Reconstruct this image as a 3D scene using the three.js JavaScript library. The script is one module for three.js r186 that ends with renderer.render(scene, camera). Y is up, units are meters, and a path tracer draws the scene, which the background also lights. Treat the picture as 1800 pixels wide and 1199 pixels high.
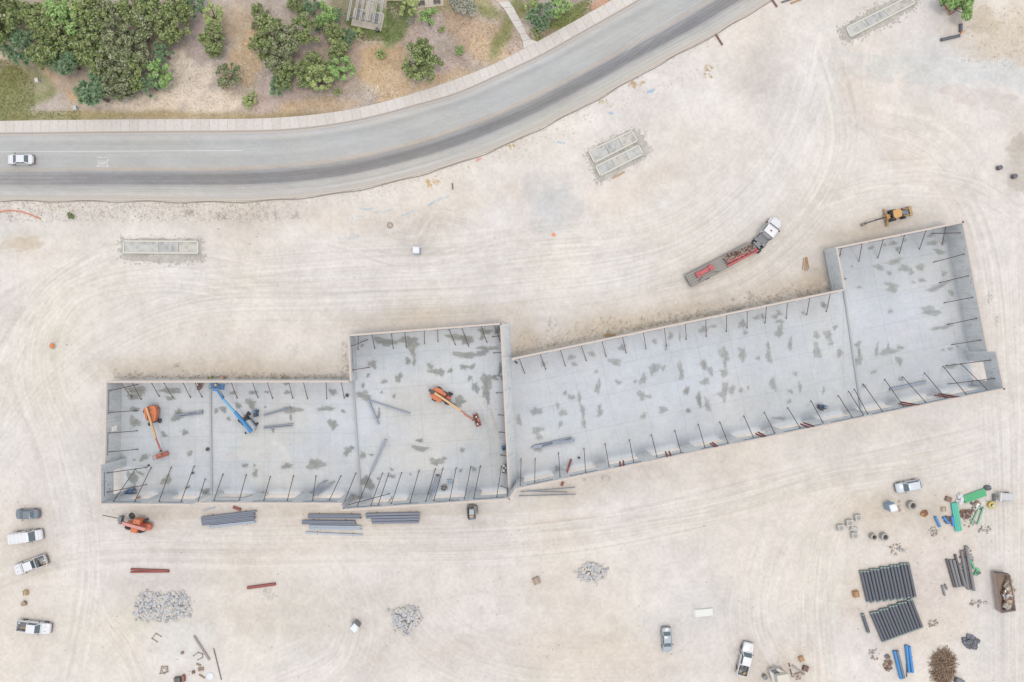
import * as THREE from 'three';
import { mergeGeometries, toCreasedNormals } from 'three/addons/utils/BufferGeometryUtils.js';
import { RoundedBoxGeometry } from 'three/addons/geometries/RoundedBoxGeometry.js';
import { MarchingCubes } from 'three/addons/objects/MarchingCubes.js';

// ---------- camera, sky, sun, exposure ----------
const FOCAL = 1248, HIGH = 131.4;                       // lens in photograph pixels, drone height in metres
const scene = new THREE.Scene();
const camera = new THREE.PerspectiveCamera(2 * Math.atan(599.5 / FOCAL) * 180 / Math.PI, 1800 / 1199, 1, 2000);
camera.position.set(0, HIGH, 0); camera.up.set(0, 0, -1); camera.lookAt(0, 0, 0);
{
  const w = 64, h = 32, d = new Float32Array(w * h * 4);   // overcast sky, brighter overhead
  for (let y = 0; y < h; y++) for (let x = 0; x < w; x++) {
    const el = ((y + 0.5) / h - 0.5) * Math.PI, k = el > 0 ? 0.86 + 0.3 * Math.sin(el) : 0.5, i = (y * w + x) * 4;
    d[i] = k * 0.97; d[i + 1] = k; d[i + 2] = k * 1.05; d[i + 3] = 1;
  }
  const t = new THREE.DataTexture(d, w, h, THREE.RGBAFormat, THREE.FloatType);
  t.mapping = THREE.EquirectangularReflectionMapping; t.magFilter = t.minFilter = THREE.LinearFilter; t.needsUpdate = true;
  scene.background = t; scene.environment = t;
}
const sun = new THREE.DirectionalLight(0xfff2e3, 0.85);
sun.position.set(22, 130, 20); sun.castShadow = true; sun.shadow.radius = 24; sun.shadow.mapSize.set(2048, 2048);
Object.assign(sun.shadow.camera, { left: -120, right: 120, top: 90, bottom: -90, near: 1, far: 300 });
scene.add(sun, sun.target);
const renderer = new THREE.WebGLRenderer({ antialias: true });
renderer.toneMapping = THREE.LinearToneMapping; renderer.toneMappingExposure = 1.3; renderer.shadowMap.enabled = true;
const GAIN = 1.62;                                      // how much brighter a level surface shows than its base colour

// ---------- helpers ----------
const PX = HIGH / FOCAL;                                // metres per photograph pixel on the ground
const P = (px, py, h = 0) => new THREE.Vector3((px - 900) / FOCAL * (HIGH - h), h, (py - 599.5) / FOCAL * (HIGH - h));
const G0 = (px, py, h) => P(px, py, h).setY(0);           // ground spot under a point seen at height h
const V = (x, y, z) => new THREE.Vector3(x, y, z);
function rng(seed) { let s = seed >>> 0; return () => { s = (s + 0x6D2B79F5) | 0; let t = Math.imul(s ^ (s >>> 15), 1 | s); t = (t + Math.imul(t ^ (t >>> 7), 61 | t)) ^ t; return ((t ^ (t >>> 14)) >>> 0) / 4294967296; }; }
const R = rng(7);
const rr = (a, b) => a + (b - a) * R();
const lin = (v) => { v /= 255; return v <= 0.04045 ? v / 12.92 : ((v + 0.055) / 1.055) ** 2.4; };
const base = (r, g, b) => new THREE.Color().setRGB(lin(r) / GAIN, lin(g) / GAIN, lin(b) / GAIN);
const toS = (l) => (l <= 0.0031308 ? l * 12.92 : 1.055 * l ** (1 / 2.4) - 0.055) * 255;
const LUT = new Uint8Array(256).map((_, i) => Math.round(toS(lin(i) / GAIN)));   // seen tone -> base tone
// value noise on a wrapped lattice
function lattice(seed) { const r = rng(seed), a = new Float32Array(65536); for (let i = 0; i < 65536; i++) a[i] = r(); return a; }
const LA = [lattice(1), lattice(2), lattice(3), lattice(4)];
function vn(l, x, y) {
  const xi = Math.floor(x), yi = Math.floor(y); let fx = x - xi, fy = y - yi; fx = fx * fx * (3 - 2 * fx); fy = fy * fy * (3 - 2 * fy);
  const a = LA[l & 3], r0 = (yi & 255) << 8, r1 = ((yi + 1) & 255) << 8, c0 = xi & 255, c1 = (xi + 1) & 255;
  return (a[r0 + c0] * (1 - fx) + a[r0 + c1] * fx) * (1 - fy) + (a[r1 + c0] * (1 - fx) + a[r1 + c1] * fx) * fy;
}
const fbm = (x, y) => vn(0, x, y) * 0.5 + vn(1, x * 2.1, y * 2.1) * 0.3 + vn(2, x * 4.3, y * 4.3) * 0.2;

const taken = {};
const numbered = (n) => { const k = taken[n] = (taken[n] ?? -1) + 1; return k ? n + '_' + String(k).padStart(3, '0') : n; };
function merge(list) {
  const g = list.map((x) => { const y = x.index ? x.toNonIndexed() : x; for (const k of Object.keys(y.attributes)) if (!['position', 'normal', 'uv', 'color'].includes(k)) y.deleteAttribute(k); return y; });
  return g.length === 1 ? g[0] : mergeGeometries(g);
}
function mesh(name, geos, mat, parent) {
  const m = new THREE.Mesh(Array.isArray(geos) ? merge(geos) : geos, mat);
  m.castShadow = m.receiveShadow = true; m.name = parent ? name : numbered(name); (parent || scene).add(m); return m;
}
function tag(o, label, category, group, kind) { if (label) o.userData.label = label; if (category) o.userData.category = category; if (group) o.userData.group = group; if (kind) o.userData.kind = kind; return o; }
function thing(name, label, category, pos, ry = 0, group) {
  const o = new THREE.Group(); o.name = numbered(name); scene.add(o); if (pos) o.position.copy(pos); o.rotation.y = ry; return tag(o, label, category, group);
}
function dup(src, pos, ry, label, group) { const c = src.clone(); c.name = numbered(src.name.replace(/_\d{3}$/, '')); scene.add(c); c.position.copy(pos); c.rotation.y = ry; c.userData = { ...src.userData }; if (label) c.userData.label = label; if (group) c.userData.group = group; return c; }
const head = (dx, dy) => Math.atan2(-dy, dx);           // picture direction -> turn about y for a thing that faces +x
const struct = (name, geo, mat) => { const m = mesh(name, geo, mat); m.userData.kind = 'structure'; return m; };
// geometry helpers
const box = (w, h, d, x = 0, y = 0, z = 0, ry = 0, rx = 0, rz = 0) => { const g = new THREE.BoxGeometry(w, h, d); if (rx) g.rotateX(rx); if (rz) g.rotateZ(rz); if (ry) g.rotateY(ry); return g.translate(x, y, z); };
const rbox = (w, h, d, r, x = 0, y = 0, z = 0, ry = 0) => { const g = new RoundedBoxGeometry(w, h, d, 2, r); if (ry) g.rotateY(ry); return g.translate(x, y, z); };
const cyl = (r0, r1, h, x = 0, y = 0, z = 0, n = 14) => new THREE.CylinderGeometry(r1, r0, h, n).translate(x, y, z);
function rod(a, b, r, n = 7, r2 = r) {                     // round bar between two points
  const d = b.clone().sub(a), g = new THREE.CylinderGeometry(r2, r, d.length(), n);
  g.applyQuaternion(new THREE.Quaternion().setFromUnitVectors(V(0, 1, 0), d.clone().normalize()));
  return g.translate((a.x + b.x) / 2, (a.y + b.y) / 2, (a.z + b.z) / 2);
}
function beam(a, b, w, h, bevel = 0) {                     // rectangular bar, w across, h high
  const d = b.clone().sub(a), L = d.length(), g = bevel ? new RoundedBoxGeometry(L, h, w, 1, bevel) : new THREE.BoxGeometry(L, h, w);
  const yaw = Math.atan2(-d.z, d.x), pitch = Math.asin(d.y / L);
  g.rotateZ(pitch); g.rotateY(yaw); return g.translate((a.x + b.x) / 2, (a.y + b.y) / 2, (a.z + b.z) / 2);
}
function slabGeo(pts, y0, y1, uvf) {                       // upright prism over a ground outline of vectors
  const s = new THREE.Shape(pts.map((p) => new THREE.Vector2(p.x, -p.z)));
  const g = new THREE.ExtrudeGeometry(s, { depth: y1 - y0, bevelEnabled: false }); g.rotateX(-Math.PI / 2); g.translate(0, y0, 0);
  if (uvf) { const p = g.attributes.position, u = g.attributes.uv; for (let i = 0; i < p.count; i++) { const [a, b] = uvf(p.getX(i), p.getZ(i)); u.setXY(i, a, b); } }
  return g;
}
function outline(o, list, h0, h1, bevel = 0) {             // prism whose top outline is given in photograph pixels; local to the thing o
  const pts = list.map(([x, y]) => P(x, y, h1).sub(o.position));
  const s = new THREE.Shape(pts.map((p) => new THREE.Vector2(p.x, -p.z)));
  const g = new THREE.ExtrudeGeometry(s, { depth: h1 - h0 - bevel * 2, bevelEnabled: bevel > 0, bevelSize: bevel, bevelThickness: bevel, bevelOffset: -bevel, bevelSegments: 2, curveSegments: 4 });
  return g.rotateX(-Math.PI / 2).translate(0, h0 + bevel - o.position.y, 0);
}
const at = (o, px, py, h) => P(px, py, h).sub(o.position);
function plate(q, t) {                                     // four-cornered plate with thickness t along its normal
  const n = q[1].clone().sub(q[0]).cross(q[3].clone().sub(q[0])).normalize().multiplyScalar(t), o = q.map((p) => p.clone().add(n)), v = [], put = (a, b, c, d) => { for (const p of [a, b, c, a, c, d]) v.push(p.x, p.y, p.z); };
  put(...o); put(q[3], q[2], q[1], q[0]); for (let i = 0; i < 4; i++) { const j = (i + 1) % 4; put(q[i], q[j], o[j], o[i]); }
  const g = new THREE.BufferGeometry(); g.setAttribute('position', new THREE.Float32BufferAttribute(v, 3)); g.setAttribute('uv', new THREE.Float32BufferAttribute(new Float32Array(v.length / 3 * 2), 2)); g.computeVertexNormals(); return g;
}
function loft(rings, cap = true) {                         // closed rings of equal length joined into a skin
  const v = [], n = rings[0].length, tri = (a, b, c) => { for (const p of [a, b, c]) v.push(p.x, p.y, p.z); };
  for (let i = 0; i + 1 < rings.length; i++) for (let j = 0; j < n; j++) { const k = (j + 1) % n, a = rings[i][j], b = rings[i][k], c = rings[i + 1][k], d = rings[i + 1][j]; tri(a, b, c); tri(a, c, d); }
  if (cap) for (const [r, f] of [[rings[0], 1], [rings[rings.length - 1], 0]]) for (let j = 1; j + 1 < n; j++) f ? tri(r[0], r[j + 1], r[j]) : tri(r[0], r[j], r[j + 1]);
  const g = new THREE.BufferGeometry(); g.setAttribute('position', new THREE.Float32BufferAttribute(v, 3)); g.setAttribute('uv', new THREE.Float32BufferAttribute(new Float32Array(v.length / 3 * 2), 2)); g.computeVertexNormals(); return toCreasedNormals(g, 0.6);
}
// ---------- materials ----------
const dataTex = (w, h, fn, srgb = true, wrap = true) => {
  const d = new Uint8Array(w * h * 4); for (let y = 0; y < h; y++) for (let x = 0; x < w; x++) { const c = fn(x, y), i = (y * w + x) * 4; d[i] = c[0]; d[i + 1] = c[1]; d[i + 2] = c[2]; d[i + 3] = 255; }
  const t = new THREE.DataTexture(d, w, h); if (srgb) t.colorSpace = THREE.SRGBColorSpace; t.magFilter = THREE.LinearFilter; t.minFilter = THREE.LinearMipmapLinearFilter; t.generateMipmaps = true; if (wrap) t.wrapS = t.wrapT = THREE.RepeatWrapping; t.needsUpdate = true; return t;
};
const grime = dataTex(256, 256, (x, y) => { const n = vn(0, x / 32, y / 32) * 0.0 + 0.5 * vn(1, (x % 256) / 16, (y % 256) / 16) + 0.3 * vn(2, x / 5, y / 5) + 0.2 * R(); const k = 226 + 34 * n; return [k, k, k]; });
const M = {};
const mat = (key, rgb, rough = 0.7, metal = 0, extra = {}) => (M[key] ??= new THREE.MeshStandardMaterial({ color: base(...rgb), roughness: rough, metalness: metal, ...extra }));
const dirty = (key, rgb, rough = 0.8, metal = 0) => mat(key, rgb, rough, metal, { map: grime });
const paint = (key, rgb) => (M[key] ??= new THREE.MeshPhysicalMaterial({ color: base(...rgb), roughness: 0.42, clearcoat: 0.6, clearcoatRoughness: 0.15 }));
const rubber = mat('rubber', [74, 74, 76], 0.9), blackMetal = mat('blackMetal', [82, 82, 86], 0.6, 0.2), glass = mat('glass', [96, 112, 120], 0.12, 0.0), greyMetal = dirty('greyMetal', [150, 152, 156], 0.55, 0.2);
const rust = dirty('rust', [142, 106, 97], 0.8, 0.1), oxide = dirty('oxide', [166, 96, 90], 0.75), lampRed = mat('lampRed', [190, 70, 70], 0.3), lampWhite = mat('lampWhite', [225, 225, 222], 0.2), wood = dirty('wood', [196, 158, 116], 0.9), oldWood = dirty('oldWood', [176, 152, 132], 0.95);
// ---------- ground textures, painted in the site's own plan (one texel = one photograph pixel of ground) ----------
const canvas = (w, h) => { const c = document.createElement('canvas'); c.width = w; c.height = h; return c; };
const rgba = (c, a = 1) => `rgba(${c[0]},${c[1]},${c[2]},${a})`;
function spline(pts, n = 60) { const c = new THREE.CatmullRomCurve3(pts.map(([x, y]) => V(x, y, 0)), false, 'centripetal'); return c.getSpacedPoints(n).map((p) => [p.x, p.y]); }
function blob(ctx, x, y, rx, ry, ang, col, a, seed = 1, rough = 0.35) {   // irregular patch
  const r = rng(seed * 977 + 13), ph = [r() * 6, r() * 6, r() * 6, r() * 6], n = 44; ctx.beginPath();
  for (let i = 0; i < n; i++) { const t = i / n * Math.PI * 2, k = 1 + rough * (0.45 * Math.sin(2 * t + ph[0]) + 0.3 * Math.sin(3 * t + ph[1]) + 0.25 * Math.sin(5 * t + ph[2]) + 0.15 * Math.sin(9 * t + ph[3])); const u = Math.cos(t) * rx * k, v = Math.sin(t) * ry * k; ctx.lineTo(x + u * Math.cos(ang) - v * Math.sin(ang), y + u * Math.sin(ang) + v * Math.cos(ang)); }
  ctx.closePath(); ctx.fillStyle = rgba(col, a); ctx.fill();
}
function tracks(ctx, guide, width, n, seed, tones, amax = 0.2, broad = true) {     // bundles of tyre lines along a guide
  const r = rng(seed), g = spline(guide, 90), run = (i0, i1, off, wob) => { c2.beginPath(); for (let i = i0; i <= i1; i++) { const p = g[i], q = g[Math.min(90, i + 1)], m = g[Math.max(0, i - 1)], dx = q[0] - m[0], dy = q[1] - m[1], l = Math.hypot(dx, dy) || 1, o = off + Math.sin(i * .17 + wob) * 3; c2.lineTo(p[0] - dy / l * o, p[1] + dx / l * o); } }, c2 = ctx;
  if (broad) for (let k = 0; k < n / 9; k++) { const i0 = Math.floor(r() * 70), i1 = Math.min(90, i0 + 10 + Math.floor(r() * 40)), off = (r() + r() - 1) * width * 1.2; for (let q = 0; q < 4; q++) { run(i0, i1, off + (r() - .5) * 7, k); ctx.lineWidth = 2 + r() * 6; ctx.strokeStyle = rgba(r() < .6 ? [243, 238, 230] : [204, 194, 183], .05 + r() * .1); ctx.stroke(); } }
  for (let k = 0; k < n; k++) {
    const off = (r() + r() - 1) * width, drift = (r() - 0.5) * width * 0.5, i0 = Math.floor(r() * 60), i1 = Math.min(90, i0 + 12 + Math.floor(r() * 60)), pair = 0 + (r() < 0.5 ? 17 : 0);
    const tone = tones[Math.floor(r() * tones.length)], a = (0.25 + 0.75 * r()) * amax, lw = 0.7 + r() * r() * 4.5;
    for (const o2 of pair ? [0, pair] : [0]) {
      ctx.beginPath();
      for (let i = i0; i <= i1; i++) { const p = g[i], q = g[Math.min(90, i + 1)], m = g[Math.max(0, i - 1)], dx = q[0] - m[0], dy = q[1] - m[1], l = Math.hypot(dx, dy) || 1, o = off + o2 + drift * i / 90 + Math.sin(i * 0.13 + k) * 2; ctx.lineTo(p[0] - dy / l * o, p[1] + dx / l * o); }
      ctx.lineWidth = lw; ctx.strokeStyle = rgba(tone, a); ctx.stroke();
    }
  }
}
function finish(cv, amp, seed, grain = 5, bumpAmp = 60, coarse = 1) {             // layered noise, then seen tones -> base tones; also a relief map
  const w = cv.width, h = cv.height, ctx = cv.getContext('2d'), im = ctx.getImageData(0, 0, w, h), d = im.data, r = rng(seed), b = new Uint8Array(w * h * 4), out = new Uint8Array(w * h * 4);
  for (let y = 0; y < h; y++) for (let x = 0; x < w; x++) {
    const i = (y * w + x) * 4, n1 = vn(0, x / 70 + seed, y / 70) - 0.5, n2 = vn(1, x / 17, y / 17 + seed) - 0.5, n3 = vn(2, x / 4.3, y / 4.3) - 0.5, n4 = r() - 0.5;
    const hue = vn(3, x / 110, y / 110 + seed) - 0.5, k = amp * (1.1 * coarse * n1 + 0.9 * n2 + 1.0 * n3) + grain * n4;
    const o = ((h - 1 - y) * w + x) * 4, lum = (d[i] + d[i + 1] + d[i + 2]) / 3;
    out[o] = LUT[Math.max(0, Math.min(255, Math.round(d[i] + k + hue * amp * 0.25)))]; out[o + 1] = LUT[Math.max(0, Math.min(255, Math.round(d[i + 1] + k)))]; out[o + 2] = LUT[Math.max(0, Math.min(255, Math.round(d[i + 2] + k - hue * amp * 0.6)))]; out[o + 3] = 255;
    const bb = Math.max(0, Math.min(255, 128 + (lum - 215) * 1.2 + bumpAmp * (n3 + n2 * 0.7) + n4 * 40)); b[o] = b[o + 1] = b[o + 2] = bb; b[o + 3] = 255;
  }
  const mk = (a, s) => { const t = new THREE.DataTexture(a, w, h); if (s) t.colorSpace = THREE.SRGBColorSpace; t.magFilter = THREE.LinearFilter; t.minFilter = THREE.LinearFilter; t.wrapS = t.wrapT = THREE.MirroredRepeatWrapping; t.needsUpdate = true; return t; };
  return { map: mk(out, true), bumpMap: mk(b, false) };
}
const GX = -124, GY = -83, GW = 2048, GH = 1365;
let siteTex;
{
  const cv = canvas(GW, GH), c = cv.getContext('2d'); c.fillStyle = 'rgb(227,219,211)'; c.fillRect(0, 0, GW, GH); c.translate(-GX, -GY); c.lineCap = 'round';
  const pale = [226, 222, 215], cream = [230, 221, 212], tan = [214, 200, 184], pink = [226, 213, 204], grey = [211, 209, 206], brown = [203, 185, 164], dark = [186, 176, 164], white = [236, 231, 225];
  c.filter = 'blur(14px)';
  // pale hauling lanes
  const lane = (pts, w, col, a) => { c.beginPath(); for (const p of spline(pts)) c.lineTo(p[0], p[1]); c.lineWidth = w; c.strokeStyle = rgba(col, a); c.stroke(); };
  lane([[-80, 900], [60, 700], [170, 600], [330, 530], [600, 525], [900, 505], [1150, 470], [1330, 340], [1420, 180], [1450, 60]], 62, pale, 0.75);
  lane([[100, 1250], [150, 1000], [130, 800], [90, 620], [160, 480], [320, 470]], 60, pale, 0.5);
  lane([[130, 960], [500, 965], [1000, 930], [1400, 850], [1760, 760]], 46, cream, 0.7);
  lane([[1500, 360], [1640, 300], [1740, 420], [1770, 700], [1790, 1250]], 50, pale, 0.6);
  lane([[1450, 90], [1560, 240], [1690, 380], [1760, 620]], 40, pink, 0.6);
  lane([[-60, 400], [90, 402], [150, 420], [300, 410]], 24, pale, 0.8);
  const soft = [[975, 360, 46, 40, 0, grey, .75], [960, 390, 30, 30, 0, grey, .5], [1660, 95, 95, 30, -.2, grey, .7], [1720, 130, 80, 26, 0, [217, 216, 212], .8], [1380, 190, 45, 60, 0, grey, .45], [1345, 130, 50, 40, .4, [205, 196, 190], .5],
    [1720, 60, 70, 45, .3, tan, .75], [1780, 70, 50, 55, 0, tan, .7], [1790, 270, 26, 60, 0, dark, .55], [1740, 230, 45, 35, 0, cream, .5], [400, 645, 210, 16, 0, tan, .9], [400, 658, 215, 8, 0, brown, .9], [760, 555, 150, 16, -.07, tan, .9], [1000, 600, 90, 26, -.2, tan, .95], [920, 600, 24, 30, 0, brown, .8],
    [1160, 560, 150, 20, -.2, tan, .85], [1340, 530, 130, 26, -.2, tan, .95], [1430, 500, 30, 26, 0, brown, .7], [1500, 415, 60, 12, -.2, brown, .7], [1560, 398, 90, 10, -.18, tan, .8],
    [40, 425, 30, 18, 0, tan, .8], [93, 605, 22, 24, 0, dark, .45], [600, 390, 90, 22, .1, tan, .4], [720, 400, 70, 34, 0, [210, 200, 190], .6], [850, 340, 60, 40, 0, tan, .35], [1110, 330, 70, 26, -.4, tan, .4], [1060, 345, 50, 20, 0, cream, .7],
    [250, 905, 130, 14, 0, tan, .65], [500, 905, 220, 16, 0, tan, .65], [800, 905, 140, 18, -.05, tan, .6], [1050, 850, 140, 14, -.2, tan, .55], [1400, 775, 200, 10, -.2, cream, .6], [1570, 900, 90, 40, 0, tan, .6], [1700, 890, 80, 40, 0, tan, .55], [1620, 1040, 120, 110, 0, tan, .45],
    [560, 1090, 150, 60, 0, [212, 203, 192], .6], [330, 1010, 150, 30, 0, [212, 204, 193], .6], [280, 1080, 70, 30, 0, [214, 206, 188], .6], [700, 1140, 120, 50, 0, [214, 203, 192], .5], [1000, 1150, 200, 45, 0, [216, 202, 190], .5], [1180, 1100, 70, 26, 0, grey, .55], [1250, 1060, 60, 30, 0, grey, .5], [330, 1130, 60, 40, 0, pale, .8], [500, 1160, 90, 40, 0, pale, .5], [200, 1170, 80, 40, 0, pale, .6], [60, 900, 40, 20, 0, tan, .5], [60, 960, 50, 50, 0, tan, .35], [1330, 1160, 60, 60, 0, tan, .45], [1400, 1170, 60, 40, 0, tan, .45],
    [220, 375, 260, 14, 0, [206, 200, 192], .6], [470, 375, 90, 16, 0, [190, 182, 176], .45], [60, 395, 80, 14, 0, [216, 213, 208], .8], [290, 440, 90, 30, 0, cream, .4], [170, 455, 26, 14, 0, [217, 219, 217], .7], [130, 520, 50, 14, -.2, [222, 220, 214], .7], [1175, 365, 22, 10, -.2, [229, 229, 224], .9], [875, 380, 14, 20, -.3, [230, 228, 224], .9], [1010, 235, 60, 40, -.5, white, .6], [1250, 180, 30, 60, .3, white, .55], [880, 300, 60, 30, -.4, white, .5], [1740, 1000, 18, 220, 0, [222, 218, 211], .7]];
  soft.forEach((s, i) => blob(c, s[0], s[1], s[2], s[3], s[4], s[5], s[6], i + 3, 0.5));
  c.filter = 'none';
  // sharper films of spread soil and crusher dust
  const sharp = [[1490, 115, 60, 36, .1, [206, 206, 203], .4, 1], [1600, 120, 60, 26, 0, [213, 212, 209], .5, 2], [1705, 125, 45, 24, .1, [219, 218, 214], .75, 3], [1770, 130, 50, 22, .2, [219, 218, 214], .75, 4], [1690, 165, 34, 16, 0, [218, 205, 196], .7, 5], [1750, 175, 40, 18, 0, [216, 205, 196], .6, 6], [970, 360, 44, 46, 0, [206, 204, 202], .35, 7], [40, 428, 34, 14, -.2, [206, 192, 174], .6, 8], [100, 995, 9, 8, 0, [204, 203, 199], .8, 9], [1730, 40, 30, 20, .4, [203, 190, 170], .6, 10], [1785, 260, 16, 20, 0, [190, 180, 168], .6, 11], [1792, 320, 14, 26, 0, [196, 186, 174], .6, 12], [1470, 1080, 20, 90, 0, [216, 210, 202], .3, 13]];
  for (const s of sharp) blob(c, ...s.slice(0, 7), s[7] + 40, 0.6);
  { const q = rng(2024); for (let k = 0; k < 900; k++) { const x = GX + q() * GW, y = 360 + q() * 920, col = [white, tan, pale, [208, 200, 192], cream][Math.floor(q() * 5)]; blob(c, x > 1250 && q() < .3 ? x : x, x > 1150 && q() < .4 ? q() * 360 : y, 4 + q() * q() * 34, 2 + q() * q() * 14, (q() - .5) * 1.2, col, .06 + q() * .16, k + 500, .9); } }
  const T = [[240, 233, 226], [236, 226, 216], [203, 192, 182], [198, 190, 182], [244, 238, 231]];
  tracks(c, [[-80, 900], [60, 700], [170, 600], [330, 530], [600, 515], [900, 500], [1150, 460], [1330, 340], [1420, 180], [1450, 60]], 48, 190, 11, T);
  tracks(c, [[-60, 560], [30, 500], [120, 470], [300, 490], [600, 470], [950, 450], [1200, 400], [1350, 260], [1400, 130]], 45, 130, 12, T);
  tracks(c, [[100, 1250], [140, 1000], [110, 800], [60, 640], [110, 510], [280, 465], [450, 490]], 50, 170, 13, T);
  tracks(c, [[-40, 800], [10, 620], [80, 520], [200, 440]], 40, 110, 14, T);
  tracks(c, [[-60, 1020], [130, 960], [500, 950], [1000, 935], [1400, 850], [1780, 760]], 40, 230, 15, T);
  tracks(c, [[900, 930], [1250, 890], [1450, 830], [1640, 800], [1820, 740]], 34, 110, 16, T);
  tracks(c, [[1480, 60], [1500, 200], [1640, 260], [1730, 400], [1765, 700], [1780, 1250]], 42, 170, 17, T);
  tracks(c, [[1440, 60], [1480, 250], [1420, 380], [1300, 480], [1150, 520]], 40, 130, 18, T);
  tracks(c, [[1420, 360], [1560, 320], [1700, 330], [1790, 380]], 40, 100, 19, T);
  tracks(c, [[1380, 900], [1340, 1000], [1330, 1100], [1420, 1250]], 55, 130, 20, T);
  tracks(c, [[1520, 850], [1460, 930], [1440, 1040], [1450, 1250]], 40, 120, 21, T);
  tracks(c, [[160, 960], [170, 1050], [230, 1150], [270, 1260]], 20, 60, 22, T, 0.22);
  tracks(c, [[560, 980], [620, 1080], [600, 1160], [480, 1230]], 60, 110, 23, T);
  tracks(c, [[700, 1020], [760, 1120], [900, 1180], [1150, 1190]], 60, 90, 24, T);
  tracks(c, [[150, 880], [260, 930], [480, 940]], 30, 50, 25, T);
  tracks(c, [[560, 430], [720, 470], [900, 430], [1050, 420]], 30, 60, 26, T);
  tracks(c, [[1785, 350], [1795, 700], [1790, 1250]], 14, 60, 27, T);
  tracks(c, [[660, 400], [730, 420], [760, 380], [820, 390]], 25, 60, 28, [[196, 186, 178], [205, 196, 188]], 0.2);
  // rough backfill along the north walls and the verge beside the kerb: clods, dark crumbs, dry weeds
  const r = rng(99), crumbs = (n, fx, cols, s0, s1, a) => { for (let i = 0; i < n; i++) { const [x, y] = fx(r); blob(c, x, y, s0 + r() * s1, s0 + r() * s1 * 0.7, r() * 3, cols[Math.floor(r() * cols.length)], a * (0.4 + 0.6 * r()), i, 0.8); } };
  const D = [[150, 138, 122], [172, 156, 136], [186, 168, 144], [236, 228, 218], [162, 150, 136]];
  crumbs(420, (q) => [200 + q() * 410, 666 - q() * q() * 16], D, 0.6, 2.2, 0.6);
  crumbs(260, (q) => { const x = 905 + q() * 290; return [x, 622 - (x - 905) * 0.2 - q() * q() * 40]; }, D, 0.6, 2.6, 0.5);
  crumbs(420, (q) => { const x = 1060 + q() * 400; return [x, 592 - (x - 1060) * 0.2 - q() * q() * 26]; }, D, 0.6, 2.6, 0.55);
  crumbs(120, (q) => [600 + q() * 20, 600 + q() * 66], D, 0.6, 2, 0.5);
  crumbs(1100, (q) => [-60 + q() * 520, 356 + q() * 34], [[168, 150, 140], [190, 160, 120], [240, 236, 232], [150, 140, 132], [238, 234, 230], [176, 148, 132]], 0.5, 1.7, 0.55);
  crumbs(500, (q) => { const x = 440 + q() * 800, y = 352 - Math.max(0, x - 450) ** 1.42 * 0.0187; return [x, y + 6 + q() * q() * 34]; }, [[176, 150, 120], [200, 178, 150], [238, 232, 226], [160, 148, 136]], 0.5, 1.8, 0.4);
  crumbs(900, (q) => [-100 + q() * 2000, 380 + q() * 860], [[176, 166, 156], [240, 236, 230], [188, 170, 150]], 0.4, 0.9, 0.5);
  crumbs(160, (q) => [1690 + q() * 110, 20 + q() * 90], D, 0.5, 2, 0.35);
  crumbs(160, (q) => [1560 + q() * 180, 850 + q() * 60], D, 0.5, 1.6, 0.4);
  crumbs(240, (q) => [1500 + q() * 220, 930 + q() * 260], D, 0.5, 1.6, 0.35);
  for (const [x, y, rx, ry, col, a] of [[500, 378, 40, 7, [156, 146, 140], .4], [330, 375, 14, 6, [150, 140, 130], .5], [390, 380, 10, 6, [140, 132, 126], .5], [1245, 125, 8, 12, [176, 140, 92], .6], [1120, 148, 16, 6, [186, 150, 104], .6], [1060, 178, 8, 4, [170, 146, 84], .7], [897, 258, 10, 5, [178, 156, 100], .7], [760, 322, 14, 6, [196, 156, 110], .7], [310, 642, 6, 4, [150, 140, 130], .6], [1320, 525, 5, 16, [150, 142, 132], .5], [1290, 545, 22, 4, [140, 132, 120], .5], [1740, 520, 4, 12, [172, 164, 156], .6], [1752, 565, 3, 10, [172, 164, 156], .6], [1065, 838, 8, 7, [176, 170, 166], .6], [1027, 842, 4, 3, [160, 156, 152], .7], [470, 1045, 14, 12, [190, 186, 180], .6], [1575, 890, 9, 10, [160, 138, 126], .6], [1425, 470, 12, 6, [190, 180, 168], .5], [515, 615, 14, 8, [196, 190, 184], .5], [975, 570, 12, 12, [190, 182, 176], .5]]) for (let k = 0; k < 16; k++) blob(c, x + (r() - .5) * rx * 1.8, y + (r() - .5) * ry * 1.8, rx * (0.08 + r() * .25), ry * (0.08 + r() * .25), r() * 3, col, a * .8, k * 7 + x, 0.8);
  // survey spray paint on the soil
  const spray = (pts, col, w = 1.5) => { for (const p of spline(pts, 40)) { if (r() < .3) continue; blob(c, p[0] + (r() - .5) * 2, p[1] + (r() - .5) * 2, w * (0.5 + r()), w * (0.4 + r() * .6), r() * 3, col, .24, p[0] | 0, .7); } };
  const blue = [158, 190, 214]; spray([[595, 420], [622, 418], [632, 415]], blue); spray([[620, 415], [620, 383], [640, 380]], blue); spray([[632, 368], [655, 367]], blue); spray([[660, 374], [690, 369]], blue); spray([[710, 378], [730, 370]], blue); spray([[752, 362], [766, 353], [790, 345]], blue, 2); spray([[1138, 162], [1150, 158]], blue, 2.4); spray([[980, 250], [992, 252]], blue); spray([[1070, 198], [1078, 200]], blue);
  spray([[838, 281], [846, 279]], [226, 168, 152], 2); spray([[839, 283], [842, 279]], [226, 168, 152], 1.6); spray([[972, 412], [974, 413]], [232, 150, 104], 2.4);
  siteTex = finish(cv, 12, 5, 8, 55, .8);
}
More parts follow.
